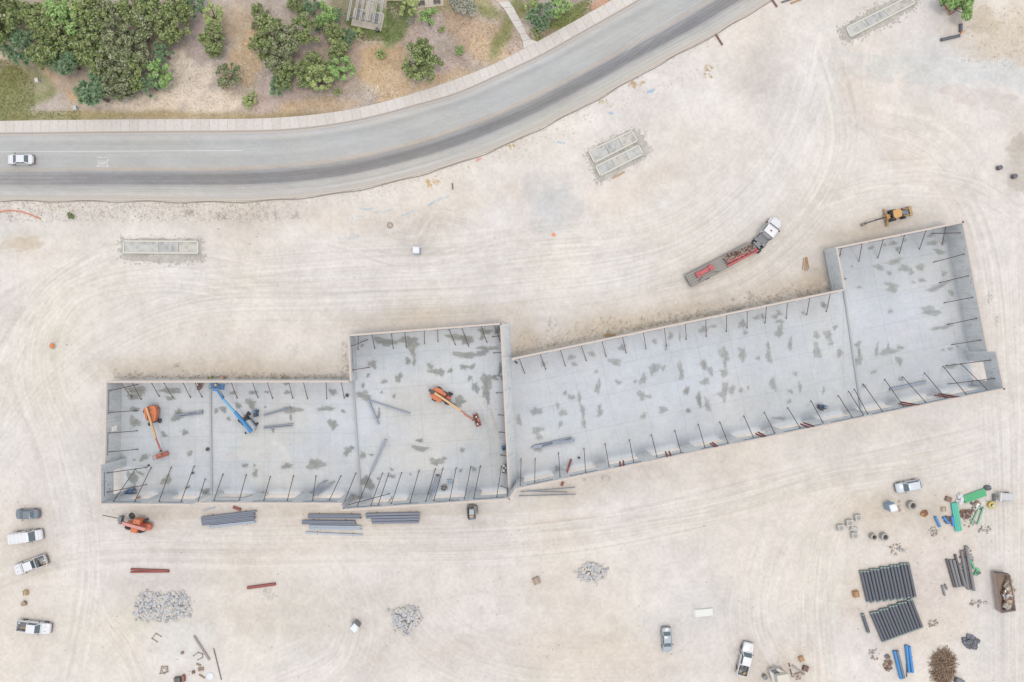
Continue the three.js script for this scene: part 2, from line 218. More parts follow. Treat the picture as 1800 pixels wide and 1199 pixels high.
// ---------- ground sheet with soil heaps ----------
const heaps = [[1720, 62, 34, 26, 0.7], [1768, 40, 30, 30, 0.9], [1790, 95, 30, 22, 0.5], [1795, 270, 22, 30, 0.8], [1798, 330, 18, 26, 0.6], [1650, 1172, 24, 26, 0.12]];
function groundY(x, z) { let y = -0.035 * (0.6 * vn(0, x / 3 + 90, z / 3 + 90) + 0.4 * vn(1, x * 1.3 + 50, z * 1.3 + 50)); for (const [px, py, rx, ry, h] of heaps) { const a = (x / PX + 900 - px) / rx, b = (z / PX + 599.5 - py) / ry, q = a * a + b * b; if (q < 6) y += h * Math.exp(-q * 1.6) * (0.6 + 0.8 * vn(2, x * 1.1 + 30, z * 1.1 + 70)); } return y; }
{
  const x0 = GX - 0, x1 = GX + GW, nx = 400, nz = 268, W = GW * PX, D = GH * PX, g = new THREE.PlaneGeometry(W, D, nx, nz).rotateX(-Math.PI / 2), cx = ((x0 + x1) / 2 - 900) * PX, cz = (GY + GH / 2 - 599.5) * PX; g.translate(cx, 0, cz);
  const p = g.attributes.position; for (let i = 0; i < p.count; i++) p.setY(i, groundY(p.getX(i), p.getZ(i))); g.computeVertexNormals();
  struct('ground', g, new THREE.MeshStandardMaterial({ ...siteTex, bumpScale: 0.055, roughness: 0.97 }));
  const f = new THREE.PlaneGeometry(1600, 1600, 1, 1).rotateX(-Math.PI / 2).translate(0, -0.12, 0); const t = dataTex(256, 256, (x, y) => { const k = (vn(0, x / 16, y / 16) + vn(1, x / 4, y / 4) - 1) * 14; return [LUT[Math.round(222 + k)], LUT[Math.round(213 + k)], LUT[Math.round(203 + k)]]; }); t.repeat.set(60, 60);
  struct('surrounding_terrain', f, new THREE.MeshStandardMaterial({ map: t, roughness: 0.97 }));
}
// ---------- park ground north of the road ----------
const walkS = [[-130, 234.5], [-40, 233.5], [150, 231.5], [300, 230], [400, 229.5], [462, 228.5], [512, 226], [585, 217.5], [650, 205], [725, 185], [800, 163.5], [875, 131], [950, 96], [1025, 54], [1075, 26], [1120, 0], [1180, -36], [1260, -86]];
const walkN = [[-130, 214], [-40, 213.5], [100, 211.5], [225, 210.3], [400, 209.5], [450, 208.8], [487, 207.3], [550, 202], [625, 191], [700, 172.5], [775, 149], [850, 121], [875, 110], [942, 75], [1020, 32], [1083, -4], [1140, -40], [1220, -88]];
const curve = (pts, n) => new THREE.CatmullRomCurve3(pts.map(([x, y]) => P(x, y)), false, 'centripetal').getSpacedPoints(n);
const NS = 220, cN = curve(walkN, NS), cS = curve(walkS, NS);
{
  const sc = 1.6, ox = -124, oy = -83, cv = canvas(2048, 480), c = cv.getContext('2d'); c.scale(sc, sc); c.translate(-ox, -oy); c.fillStyle = 'rgb(193,178,164)'; c.fillRect(ox, oy, 1400, 320);
  const mulch = [192, 174, 164], straw = [206, 178, 144], grass = [146, 148, 98], lush = [112, 132, 80], clay = [216, 176, 138], litter = [236, 219, 198], pinkm = [198, 178, 168];
  c.filter = 'blur(6px)';
  [[20, 170, 70, 55, 0, grass, .95], [-60, 170, 80, 60, 0, grass, .95], [100, 205, 90, 9, 0, [160, 152, 104], .9], [60, 140, 26, 26, .5, [182, 170, 140], .55], [110, 140, 40, 14, .75, clay, .9], [75, 108, 50, 12, .3, [222, 196, 168], .9], [135, 165, 14, 22, -.5, clay, .8], [5, 92, 30, 16, .3, [222, 198, 178], .9], [170, 80, 110, 80, 0, [190, 170, 150], .8], [320, 140, 40, 60, 0, litter, .95], [250, 180, 70, 16, 0, litter, .95], [380, 180, 60, 18, 0, litter, .95], [300, 202, 160, 6, 0, [178, 158, 112], .9], [340, 50, 26, 50, 0, mulch, .9], [410, 40, 40, 40, 0, [202, 182, 160], .8], [430, 110, 30, 50, .1, straw, .9], [480, 170, 60, 24, 0, pinkm, .9], [560, 185, 60, 14, -.1, straw, .8], [520, 90, 60, 60, 0, [188, 168, 156], .6], [620, 110, 16, 60, .2, pinkm, .9], [680, 130, 50, 50, 0, straw, .95], [660, 40, 40, 34, 0, lush, .95], [690, 60, 22, 18, .8, lush, .8], [715, 25, 16, 26, 0, lush, .8], [745, 55, 40, 30, 0, pinkm, .9], [790, 110, 60, 22, -.4, pinkm, .85], [780, 140, 50, 14, -.4, straw, .8], [830, 60, 40, 40, 0, [198, 172, 146], .9], [860, 90, 30, 30, 0, straw, .7], [885, 60, 14, 40, .35, [136, 140, 88], .9], [905, 85, 12, 20, .3, [196, 176, 166], .9], [850, 10, 30, 14, .6, [140, 144, 92], .9], [930, 70, 12, 14, .5, [196, 172, 160], .9], [990, 45, 60, 18, -.5, [140, 144, 86], .95], [910, 15, 16, 20, .4, [140, 142, 92], .9], [1060, 5, 34, 12, -.5, [202, 160, 132], .95], [965, 58, 14, 8, -.4, [200, 176, 160], .9], [600, 5, 30, 20, 0, [150, 142, 112], .8], [800, 5, 50, 16, 0, [164, 154, 116], .8], [500, 205, 120, 5, -.06, [166, 148, 106], .8]].forEach((s, i) => blob(c, s[0], s[1], s[2], s[3], s[4], s[5], s[6], i + 60, 0.5));
  c.filter = 'none';
  const r = rng(31), sp = (n, x0, x1, y0, y1, cols, s, a) => { for (let i = 0; i < n; i++) blob(c, x0 + r() * (x1 - x0), y0 + r() * (y1 - y0), 0.4 + r() * s, 0.3 + r() * s * .6, r() * 3, cols[Math.floor(r() * cols.length)], a, i, .6); };
  sp(2600, 170, 450, 75, 207, [[238, 224, 204], [164, 140, 118], [228, 206, 180], [176, 156, 132]], 1.5, .5);
  sp(2200, 400, 660, 0, 205, [[176, 152, 136], [222, 200, 172], [150, 130, 112], [216, 184, 140]], 1.3, .4);
  sp(2600, 620, 900, 0, 190, [[222, 196, 156], [166, 140, 116], [186, 164, 110], [226, 206, 184]], 1.4, .42);
  sp(900, -120, 130, 90, 212, [[120, 128, 74], [168, 164, 110], [196, 182, 140]], 1.5, .35); sp(500, 840, 1080, 0, 100, [[126, 130, 74], [166, 160, 104]], 1.3, .35); sp(300, 600, 730, 0, 80, [[92, 116, 62], [132, 148, 92]], 1.4, .4);
  sp(160, 640, 700, 150, 200, [[240, 232, 222]], 1.4, .6); sp(120, 420, 480, 60, 140, [[236, 228, 216]], 1.3, .5);
  const tex = finish(cv, 20, 9, 12, 90), top = cN.map((p) => p.clone()); top.push(P(1140, -420), P(-420, -420), P(-420, 214));
  const m = 1 / PX; const g = slabGeo(top, -0.3, 0.03, (x, z) => [((x * m + 900) - ox) * sc / 2048, 1 - ((z * m + 599.5) - oy) * sc / 480]);
  struct('park_ground', g, new THREE.MeshStandardMaterial({ ...tex, bumpScale: 0.08, roughness: 0.98 }));
}
// ---------- road ----------
const roadSpx = [[-130, 348], [0, 348.5], [250, 349.5], [330, 350.5], [450, 349], [560, 340], [640, 327], [720, 308], [800, 284], [870, 258], [940, 226], [1000, 196], [1060, 164], [1130, 124], [1200, 86], [1265, 51], [1330, 11], [1390, -26], [1480, -84]];
const cR = curve(roadSpx, NS);
function ribbon(a, b, y0, y1, uv = (s, t) => [s, t], i0 = 0, i1 = NS) {     // slab between two edge curves
  const v = [], u = [], f = (p, y) => [p.x, y, p.z], put = (P4, U4) => { for (const k of [0, 1, 2, 0, 2, 3]) { v.push(...P4[k]); u.push(...U4[k]); } };
  for (let i = i0; i < i1; i++) {
    const s = i / NS, s2 = (i + 1) / NS;
    put([f(a[i], y1), f(b[i], y1), f(b[i + 1], y1), f(a[i + 1], y1)], [uv(s, 1), uv(s, 0), uv(s2, 0), uv(s2, 1)]);
    put([f(b[i], y1), f(b[i], y0), f(b[i + 1], y0), f(b[i + 1], y1)], [uv(s, 0), uv(s, 0), uv(s2, 0), uv(s2, 0)]);
    put([f(a[i], y0), f(a[i], y1), f(a[i + 1], y1), f(a[i + 1], y0)], [uv(s, 1), uv(s, 1), uv(s2, 1), uv(s2, 1)]);
  }
  const g = new THREE.BufferGeometry(); g.setAttribute('position', new THREE.Float32BufferAttribute(v, 3)); g.setAttribute('uv', new THREE.Float32BufferAttribute(u, 2)); g.computeVertexNormals(); return g;
}
const mix = (a, b, t) => a.map((p, i) => p.clone().lerp(b[i], t));
const kerbIn = mix(cS, cR, 0.018), gutN = mix(cS, cR, 0.05), gutS = mix(cS, cR, 0.965);
{
  const w = 2048, h = 320, cv = canvas(w, h), c = cv.getContext('2d'), r = rng(77); c.fillStyle = 'rgb(188,188,187)'; c.fillRect(0, 0, w, h);
  // v runs 0 at the north gutter to h at the south one; bands are worn and dusty strips of asphalt
  const band = (v0, v1, col, a, n = 220, x0 = 0, x1 = w) => { for (let i = 0; i < n; i++) { const v = h * (v0 + (v1 - v0) * (r() + r()) / 2), x = x0 + r() * (x1 - x0), L = 120 + r() * 700; c.beginPath(); c.moveTo(x, v); c.bezierCurveTo(x + L * .3, v + (r() - .5) * 6, x + L * .7, v + (r() - .5) * 6, Math.min(x1 + 200, x + L), v + (r() - .5) * 5); c.lineWidth = 1 + r() * 9; c.strokeStyle = rgba(col, a * (0.3 + r())); c.stroke(); } };
  band(0.0, 0.1, [206, 203, 199], .12, 200); band(.1, .2, [182, 182, 181], .12, 160); band(.2, .36, [200, 200, 199], .1, 160); band(.3, .5, [188, 188, 187], .08, 120);
  c.filter = 'blur(16px)'; c.fillStyle = 'rgba(160,158,158,.75)'; c.fillRect(-60, h * .6, w + 120, h * .24); c.filter = 'none';
  band(.56, .88, [144, 142, 142], .16, 520); band(.6, .82, [134, 132, 133], .15, 380, 250, 1700); band(.66, .78, [132, 130, 131], .1, 160, 700, 1500); band(.8, .94, [198, 194, 189], .12, 260); band(.9, 1, [212, 206, 199], .16, 260); band(.5, .57, [192, 184, 176], .14, 120);
  band(.1, .9, [176, 176, 175], .06, 200); band(.1, .9, [206, 206, 204], .05, 160); band(.86, 1, [168, 165, 160], .08, 140);
  // worn double centre line
  for (let i = 0; i < 900; i++) { const x = r() * w; c.fillStyle = rgba([204, 178, 152], .09 * r() + .03); c.fillRect(x, h * .548 + (r() < .5 ? 0 : 7), 20 + r() * 50, 3.5); }
  // turning scuffs where trucks leave the road for the site
  for (let k = 0; k < 60; k++) { c.beginPath(); const o = r() * 90, y0 = h * .86 - o * 1.4; c.moveTo(1560 + r() * 60, y0 + 10); c.bezierCurveTo(1660, y0 - 20, 1740, h * .5 - o * .6, 1900 + r() * 100, h * (.56 + r() * .2) - o * .5); c.lineWidth = 1 + r() * 5; c.strokeStyle = rgba(r() < .55 ? [208, 207, 204] : [156, 154, 154], .05 + r() * .1); c.stroke(); }
  for (let k = 0; k < 60; k++) { c.fillStyle = rgba([110, 108, 106], .3); c.fillRect(r() * w, r() * h, 1.5, 1.5); }
  for (let k = 0; k < 9; k++) { const x = r() * 1500, y = h * (.1 + r() * .8); c.beginPath(); c.moveTo(x, y); c.bezierCurveTo(x + 40, y + (r() - .5) * 30, x + 80, y + (r() - .5) * 30, x + 140, y + (r() - .5) * 40); c.lineWidth = 1.2; c.strokeStyle = rgba([140, 138, 137], .4); c.stroke(); }
  const tex = finish(cv, 7, 3, 7, 50);
  struct('road', ribbon(gutN, gutS, -0.25, 0.006), new THREE.MeshStandardMaterial({ ...tex, bumpScale: 0.012, roughness: 0.93 }));
  const conc = dirty('gutterConcrete', [214, 205, 197], 0.92), kerbM = dirty('kerbConcrete', [203, 193, 184], 0.92), ks = dirty('kerbSouth', [220, 211, 200], .92), guv = (s, t) => [s * 60, t];
  struct('gutter', ribbon(kerbIn, gutN, -0.25, 0.012, guv), conc); struct('gutter', ribbon(gutS, cR, -0.25, 0.012, guv), dirty('gutterDust', [214, 206, 197], .93));
  struct('kerb', ribbon(cS, kerbIn, -0.25, 0.16, guv), kerbM);
  const off = (cc, d) => cc.map((p, i) => { const q = cc[Math.min(NS, i + 1)], m = cc[Math.max(0, i - 1)], t = q.clone().sub(m).normalize(); return V(p.x - t.z * d, 0, p.z + t.x * d); });
  struct('kerb', ribbon(cR, off(cR, .3), -0.25, 0.15, guv), ks);
  // painted markings
  const line = mat('roadPaint', [222, 221, 218], 0.8), lp = curve([[-130, 266.5], [150, 265.6], [300, 264.6], [426, 264.2]], NS); const lo = off(lp, 0.12);
  struct('lane_line', ribbon(lp, lo, 0.007, 0.011), line);
  const letters = { O: [[0, 0, 1, .12], [0, .88, 1, 1], [0, .12, .22, .88], [.78, .12, 1, .88]], N: [[0, 0, .22, 1], [.78, 0, 1, 1]], L: [[0, 0, .22, 1], [.22, 0, 1, .12]], Y: [[.4, 0, .62, .5]] };
  const word = []; const cell = (u0, u1, v0, v1, k) => { const X = (u) => P(191 - 19.5 * 1, 0).x * 0 + ((190.5 - 20 * u) - 900) * PX, Z = (q) => ((293.5 - 5.0 * k - 3.6 * q) - 599.5) * PX; word.push(box(Math.abs(X(u1) - X(u0)), 0.004, Math.abs(Z(v1) - Z(v0)), (X(u0) + X(u1)) / 2, 0.0105, (Z(v0) + Z(v1)) / 2)); };
  ['O', 'N', 'L', 'Y'].forEach((ch, k) => letters[ch].forEach(([x0, y0, x1, y1]) => cell(y0, y1, x0, x1, k)));
  const diag = (u0, v0, u1, v1, k) => word.push(beam(P(190.5 - 20 * u0, 293.5 - 5 * k - 3.6 * v0, .0105), P(190.5 - 20 * u1, 293.5 - 5 * k - 3.6 * v1, .0105), 0.09, 0.004));
  diag(1, .11, 0, .89, 1); diag(.5, .5, 1, .05, 3); diag(.5, .5, 1, .95, 3);
  const wd = mesh('road_word_only', word, mat('wordPaint', [224, 224, 221], .8)); wd.userData.kind = 'structure';
  // thin dark tube that follows the back of the kerb
  const tb = new THREE.CatmullRomCurve3(off(cR, .55).filter((_, i) => i % 2 === 0).map((p, i) => V(p.x + .09 * Math.sin(i * 1.7), .06, p.z + .12 * Math.sin(i * .9 + 1))));
  tag(mesh('kerb_tube', new THREE.TubeGeometry(tb, 420, .075, 6), mat('sock', [160, 152, 145], .95)), 'long thin dark tube lying behind the kerb of the road', 'silt sock');
  // footway of separate concrete panels
  const walk = new THREE.Group(); walk.name = 'footway'; walk.userData.kind = 'structure'; scene.add(walk);
  const ms = [0, 1, 2, 3, 4].map((k) => dirty('walk' + k, [[236, 228, 221], [233, 225, 219], [238, 231, 225], [230, 221, 214], [235, 226, 218]][k], .93)), wr = rng(5);
  const fa = curve(walkN, 1000), fb = curve(walkS, 1000), step = 11, J = 0.22;
  const q = (t) => { const k = Math.floor(t), f = t - k; return fa[k].clone().lerp(fa[Math.min(1000, k + 1)], f); }, across = (t) => { const a = q(t), k = Math.min(998, Math.max(1, Math.round(t))), d = fa[k + 1].clone().sub(fa[k - 1]).normalize(); let best = 0, bv = 1e9; for (let j = Math.max(0, k - 80); j <= Math.min(1000, k + 80); j++) { const e = Math.abs(fb[j].clone().sub(a).dot(d)); if (e < bv) { bv = e; best = j; } } const e = fb[best].clone(); return e.addScaledVector(d, -e.clone().sub(a).dot(d)); };
  for (let i = 0; i + step <= 1000; i += step) { mesh('paving_panel', slabGeo([q(i), across(i), across(i + step / 2), across(i + step - J), q(i + step - J), q(i + step / 2)], -.2, .15 + wr() * .012, (x, z) => [x / 3, z / 3]), ms[Math.floor(wr() * 5)], walk); }
  struct('footway_joint_bed', ribbon(cN, mix(cS, cN, .02), -.24, .118, guv), mat('joint', [188, 178, 168], .95));
  // park path
  const path = new THREE.Group(); path.name = 'park_path'; path.userData.kind = 'structure'; scene.add(path);
  const pa = curve([[826, -40], [858, -8], [880, 8], [896, 32], [907, 50], [917, 66], [921, 86]], 12), pb = curve([[850, -46], [885, -6], [899, 8], [910, 28], [921, 48], [928, 66], [945, 74]], 12);
  for (let i = 0; i < 12; i++) mesh('paving_panel', slabGeo([pa[i], pb[i], pb[i + 1].clone().lerp(pb[i], .03), pa[i + 1].clone().lerp(pa[i], .03)], -.2, .125 + .01 * (i % 2), (x, z) => [x / 3, z / 3]), i === 4 ? mat('walkTan', [214, 196, 178], .93) : ms[i % 3], path);
}
// ---------- building shell: slabs, tilt-up wall panels ----------
const shell = thing('building_shell', 'long roofless building shell of grey tilt-up concrete walls stepping along its curve', 'building');
let slabTex;
{
  const sc = 1.26, cv = canvas(2048, 664), c = cv.getContext('2d'); c.scale(sc, sc); c.translate(-160, -380); c.fillStyle = 'rgb(210,212,215)'; c.fillRect(160, 380, 1640, 540);
  const r = rng(404); c.filter = 'blur(12px)';
  [[760, 740, 90, 60, 0, [210, 208, 203], .8], [700, 800, 60, 40, 0, [211, 209, 204], .6], [480, 790, 60, 70, 0, [214, 213, 208], .8], [560, 830, 60, 30, 0, [211, 211, 208], .6], [270, 760, 60, 60, 0, [200, 206, 211], .6], [700, 620, 80, 30, 0, [196, 202, 208], .7], [1100, 680, 150, 60, -.2, [209, 213, 219], .8], [1300, 620, 150, 60, -.2, [206, 211, 218], .8], [1400, 700, 80, 50, -.2, [200, 205, 209], .6], [1560, 460, 80, 40, -.2, [197, 202, 206], .8], [1560, 560, 80, 50, -.2, [210, 213, 219], .8], [1600, 640, 80, 40, -.2, [204, 207, 210], .6], [1490, 600, 20, 120, -.15, [207, 212, 217], .7], [1000, 760, 80, 40, -.2, [211, 213, 215], .7], [860, 800, 40, 60, 0, [202, 202, 200], .7]].forEach((s, i) => blob(c, ...s, i + 200, .5));
  c.filter = 'none';
  // trowel sweeps and sawn joints, turned with each bay
  const bays = [[190, 672, 182, 200, 0], [374, 672, 250, 200, .01], [622, 590, 280, 290, -.07], [905, 640, 570, 230, -.205], [1485, 440, 240, 300, -.2]];
  bays.forEach(([x, y, w, h, a], b) => { c.save(); c.translate(x, y); c.rotate(a); for (let k = 0; k < 420; k++) { const u = r() * w, v = r() * h, L = 10 + r() * 50, hz = r() < .5; c.fillStyle = rgba(r() < .5 ? [222, 224, 226] : [186, 191, 196], .05 + r() * .1); c.fillRect(u, v, hz ? L : 1 + r() * 3, hz ? 1 + r() * 3 : L); }
    for (let k = 0; k < 14; k++) { c.fillStyle = rgba([[218, 217, 214], [196, 201, 206], [212, 216, 222], [202, 202, 199]][Math.floor(r() * 4)], .14 + r() * .2); c.fillRect(r() * w, r() * h, 24 + r() * 60, 20 + r() * 50); }
    c.strokeStyle = 'rgba(158,162,166,.4)'; c.lineWidth = .7; for (let u = 40 + r() * 20; u < w; u += 46 + r() * 20) { c.beginPath(); c.moveTo(u, 0); c.lineTo(u, h); c.stroke(); } for (let v = 36; v < h; v += 48 + r() * 14) { c.beginPath(); c.moveTo(0, v); c.lineTo(w, v); c.stroke(); } c.restore(); });
  tracks(c, [[465, 770], [500, 800], [505, 850], [510, 880]], 14, 40, 51, [[222, 218, 212], [214, 210, 203]], .3); tracks(c, [[480, 790], [440, 800], [400, 790]], 12, 24, 52, [[218, 215, 209]], .25); tracks(c, [[845, 690], [868, 740], [880, 800]], 8, 10, 53, [[150, 152, 152]], .25);
  for (let k = 0; k < 700; k++) { blob(c, 190 + r() * 1560, 400 + r() * 490, .4 + r(), .4 + r(), 0, [160, 162, 162], .35, k, .4); }
  // damp and cured-over stains where they lie: [zoom origin x, y, scale, list of x, y, rx, ry, turn]
  const Z = [
    [160, 640, 4.283, [[350, 195, 85, 22], [600, 200, 90, 18], [325, 245, 60, 18], [600, 258, 45, 12], [335, 340, 40, 15], [655, 385, 38, 45], [330, 435, 35, 40, .5], [710, 515, 28, 16], [550, 530, 20, 20], [745, 672, 20, 18], [405, 700, 35, 16], [385, 722, 18, 10], [327, 720, 10, 8], [315, 855, 32, 55, -.2], [370, 820, 25, 12, .5], [570, 873, 38, 33], [770, 818, 9, 9], [860, 960, 40, 22]]],
    [340, 640, 4.281, [[300, 215, 18, 16], [450, 212, 35, 12], [555, 210, 15, 10], [707, 212, 25, 12], [698, 148, 20, 10], [340, 312, 27, 16], [435, 297, 33, 38], [225, 340, 27, 20], [173, 350, 12, 25], [745, 345, 55, 28], [735, 400, 8, 30], [1050, 208, 35, 18], [1000, 335, 52, 20], [1128, 355, 15, 12], [1050, 452, 38, 32, -.6], [1160, 655, 30, 30], [1195, 628, 14, 15], [388, 762, 20, 18], [467, 822, 17, 30], [460, 762, 8, 10], [705, 765, 40, 18], [918, 752, 52, 45], [543, 322, 8, 8], [265, 412, 12, 12], [1275, 685, 17, 32], [1310, 890, 42, 45], [1340, 682, 17, 8], [600, 495, 12, 20]]],
    [580, 550, 5.212, [[510, 265, 90, 38], [735, 260, 75, 50], [755, 340, 30, 60], [715, 440, 28, 26], [772, 452, 16, 28], [395, 470, 30, 45], [350, 570, 16, 16], [630, 595, 33, 38], [497, 628, 26, 20], [305, 665, 14, 22], [310, 755, 70, 35], [475, 725, 12, 12], [588, 762, 16, 16], [295, 298, 14, 12], [1180, 225, 100, 30], [1250, 250, 45, 50], [1420, 170, 50, 30], [1395, 220, 20, 30], [1535, 165, 30, 25], [1250, 385, 100, 32], [1440, 325, 80, 22], [1400, 365, 40, 30], [1225, 495, 30, 26], [1303, 493, 28, 24], [1562, 515, 22, 45], [920, 490, 25, 28], [935, 535, 45, 16], [1005, 540, 40, 38], [1105, 528, 22, 20], [1280, 598, 22, 22], [1335, 685, 30, 48], [1430, 610, 40, 60], [1430, 700, 40, 60], [1445, 770, 25, 50], [1505, 595, 28, 20], [1578, 595, 20, 18], [1185, 812, 55, 45], [450, 925, 16, 40], [823, 1168, 28, 14]]],
    [580, 740, 5.294, [[835, 182, 30, 14], [840, 255, 60, 30], [990, 380, 50, 38], [1060, 350, 30, 12], [355, 575, 52, 50], [575, 450, 16, 15], [580, 513, 30, 18], [450, 535, 12, 12], [1230, 270, 18, 25], [1218, 460, 16, 12], [1340, 447, 18, 20], [750, 495, 9, 8]]],
    [880, 560, 3.747, [[465, 255, 22, 18], [600, 232, 25, 14], [280, 298, 20, 14], [800, 190, 30, 18], [755, 285, 35, 25], [1012, 150, 18, 14], [1118, 115, 18, 20], [1087, 195, 12, 15], [1177, 120, 8, 25], [640, 450, 20, 38], [775, 420, 18, 16], [885, 413, 12, 14], [937, 400, 24, 30], [1010, 330, 30, 40], [1070, 325, 12, 20], [925, 505, 20, 35], [970, 512, 25, 12, .4], [1180, 320, 18, 35], [1190, 375, 18, 30], [1225, 475, 18, 25], [1305, 530, 18, 40], [465, 517, 20, 20], [422, 490, 12, 14], [518, 520, 10, 45], [540, 610, 16, 40], [548, 690, 12, 35], [375, 572, 10, 25], [235, 610, 32, 28], [243, 732, 32, 24], [252, 778, 25, 18], [250, 850, 38, 20], [392, 695, 12, 28], [410, 620, 22, 25], [655, 620, 20, 20], [650, 580, 10, 18], [940, 640, 18, 20], [1067, 600, 22, 28, -.6], [1235, 605, 12, 15], [1335, 305, 18, 30], [370, 990, 14, 22], [628, 347, 12, 12], [120, 670, 20, 30], [485, 300, 20, 12]]],
    [1180, 480, 3.747, [[210, 372, 30, 20], [272, 352, 22, 10], [465, 335, 20, 30], [487, 393, 14, 12], [560, 292, 22, 15], [600, 285, 18, 14], [705, 262, 18, 14], [680, 287, 30, 12], [713, 318, 25, 15], [635, 475, 10, 25], [638, 547, 20, 40], [710, 385, 28, 35], [780, 468, 16, 35], [345, 530, 30, 40], [352, 590, 14, 30], [345, 658, 30, 20], [215, 605, 18, 28], [255, 645, 14, 40, -.3], [465, 535, 25, 45, -.5], [567, 560, 13, 13], [955, 515, 30, 42], [952, 410, 20, 22], [1030, 410, 30, 30], [1075, 360, 14, 18], [1105, 525, 14, 35], [1050, 465, 16, 15], [1225, 470, 20, 18], [1230, 575, 26, 38], [1232, 520, 8, 25], [350, 775, 22, 52], [397, 770, 18, 32], [320, 800, 18, 16], [668, 730, 16, 55, -.15], [783, 780, 16, 14], [815, 665, 12, 20], [775, 845, 16, 14], [1000, 772, 9, 20], [845, 750, 9, 40], [180, 835, 16, 40], [235, 870, 18, 38, -.3], [97, 775, 18, 22], [108, 905, 11, 16], [710, 955, 38, 12], [455, 770, 18, 12], [503, 755, 6, 14], [220, 715, 25, 25], [1000, 210, 20, 18], [865, 262, 14, 9]]],
    [1430, 370, 5, [[500, 330, 25, 18], [690, 290, 35, 18, -.4], [735, 338, 25, 15], [620, 305, 12, 12], [795, 262, 15, 18], [1020, 222, 28, 14], [1040, 288, 40, 22], [1135, 270, 18, 35], [1100, 365, 45, 22], [570, 500, 38, 25], [700, 450, 80, 18, -.25], [660, 550, 25, 16], [800, 510, 45, 35], [930, 500, 45, 25], [855, 550, 22, 14], [1140, 555, 25, 18], [870, 630, 16, 12], [945, 615, 40, 14], [665, 650, 35, 22], [690, 690, 60, 28], [1080, 675, 90, 25, -.3], [1205, 725, 28, 22], [670, 885, 18, 24], [1020, 885, 85, 35], [395, 675, 25, 8], [335, 490, 10, 10], [85, 830, 25, 18]]],
    [1430, 540, 5, [[1130, 175, 80, 22, -.2], [395, 385, 10, 30], [655, 390, 90, 25], [550, 380, 14, 60], [755, 355, 28, 22], [748, 470, 26, 42], [650, 345, 10, 25], [525, 568, 25, 14, -.4], [1195, 365, 20, 14], [1130, 375, 14, 10], [1258, 347, 10, 8], [1200, 520, 50, 22], [760, 632, 30, 14], [435, 690, 22, 14]]]];
  let sd = 0; const halo = canvas(2048, 664), hc = halo.getContext('2d'); hc.scale(sc, sc); hc.translate(-160, -380);
  for (const [ox, oy, k, list] of Z) for (const [x, y, rx, ry, a = 0] of list) { sd++; blob(hc, ox + x / k, oy + y / k, rx / k * 1.18, ry / k * 1.18, a, [158, 160, 156], (ox > 870 ? .62 : .85) * .3, sd, .6); }
  c.save(); c.setTransform(1, 0, 0, 1, 0, 0); c.filter = 'blur(2px)'; c.drawImage(halo, 0, 0); c.filter = 'none'; c.restore(); sd = 0;
  for (const [ox, oy, k, list] of Z) for (const [x, y, rx, ry, a = 0] of list) {
    sd++; const far = ox > 870 ? .58 : .95, X = ox + x / k, Y = oy + y / k, col = [[146, 148, 142], [154, 154, 146], [142, 145, 142]][sd % 3];
    blob(c, X, Y, rx / k, ry / k, a, col, far * .7, sd, .6); blob(c, X + .5, Y + .8, rx / k * .62, ry / k * .6, a, [128, 130, 126], far * .34, sd + 5, .8);
    for (let q = 0; q < 3; q++) blob(c, X + (r() - .5) * rx / k * 2.6, Y + (r() - .5) * ry / k * 2.6, .5 + r() * 1.4, .5 + r() * 1.2, 0, col, far * .5, sd * 3 + q, .5);
  }
  slabTex = finish(cv, 8, 21, 5, 25);
}
const slabM = new THREE.MeshStandardMaterial({ map: slabTex.map, roughness: .82 }), m1 = 1 / PX;
const suv = (x, z) => [((x * m1 + 900) - 160) * 1.26 / 2048, 1 - ((z * m1 + 599.5) - 380) * 1.26 / 664];
const LO = 5, HI = 8.2;
const wp = { w1: P(185, 670, LO), w2: P(182, 818, LO), w3: P(175, 818, HI), w4: P(175, 888, HI), s1: P(335, 889, HI), s2: P(349, 886.5, HI), s3: P(601, 887, HI), m4: P(599, 898.5, HI), m5: P(896, 879, HI), r1: P(911, 861, HI), r2: P(1767, 685, HI), r3: P(1753, 618, HI), e1: P(1738, 617, LO), e2: P(1694, 388.5, LO), n1: P(1469, 434, LO), n2: P(1483, 508, LO), n3: P(893, 631, LO), mt: P(884, 567.5, LO), m1: P(611, 588, LO), m2: P(615, 670, LO) };
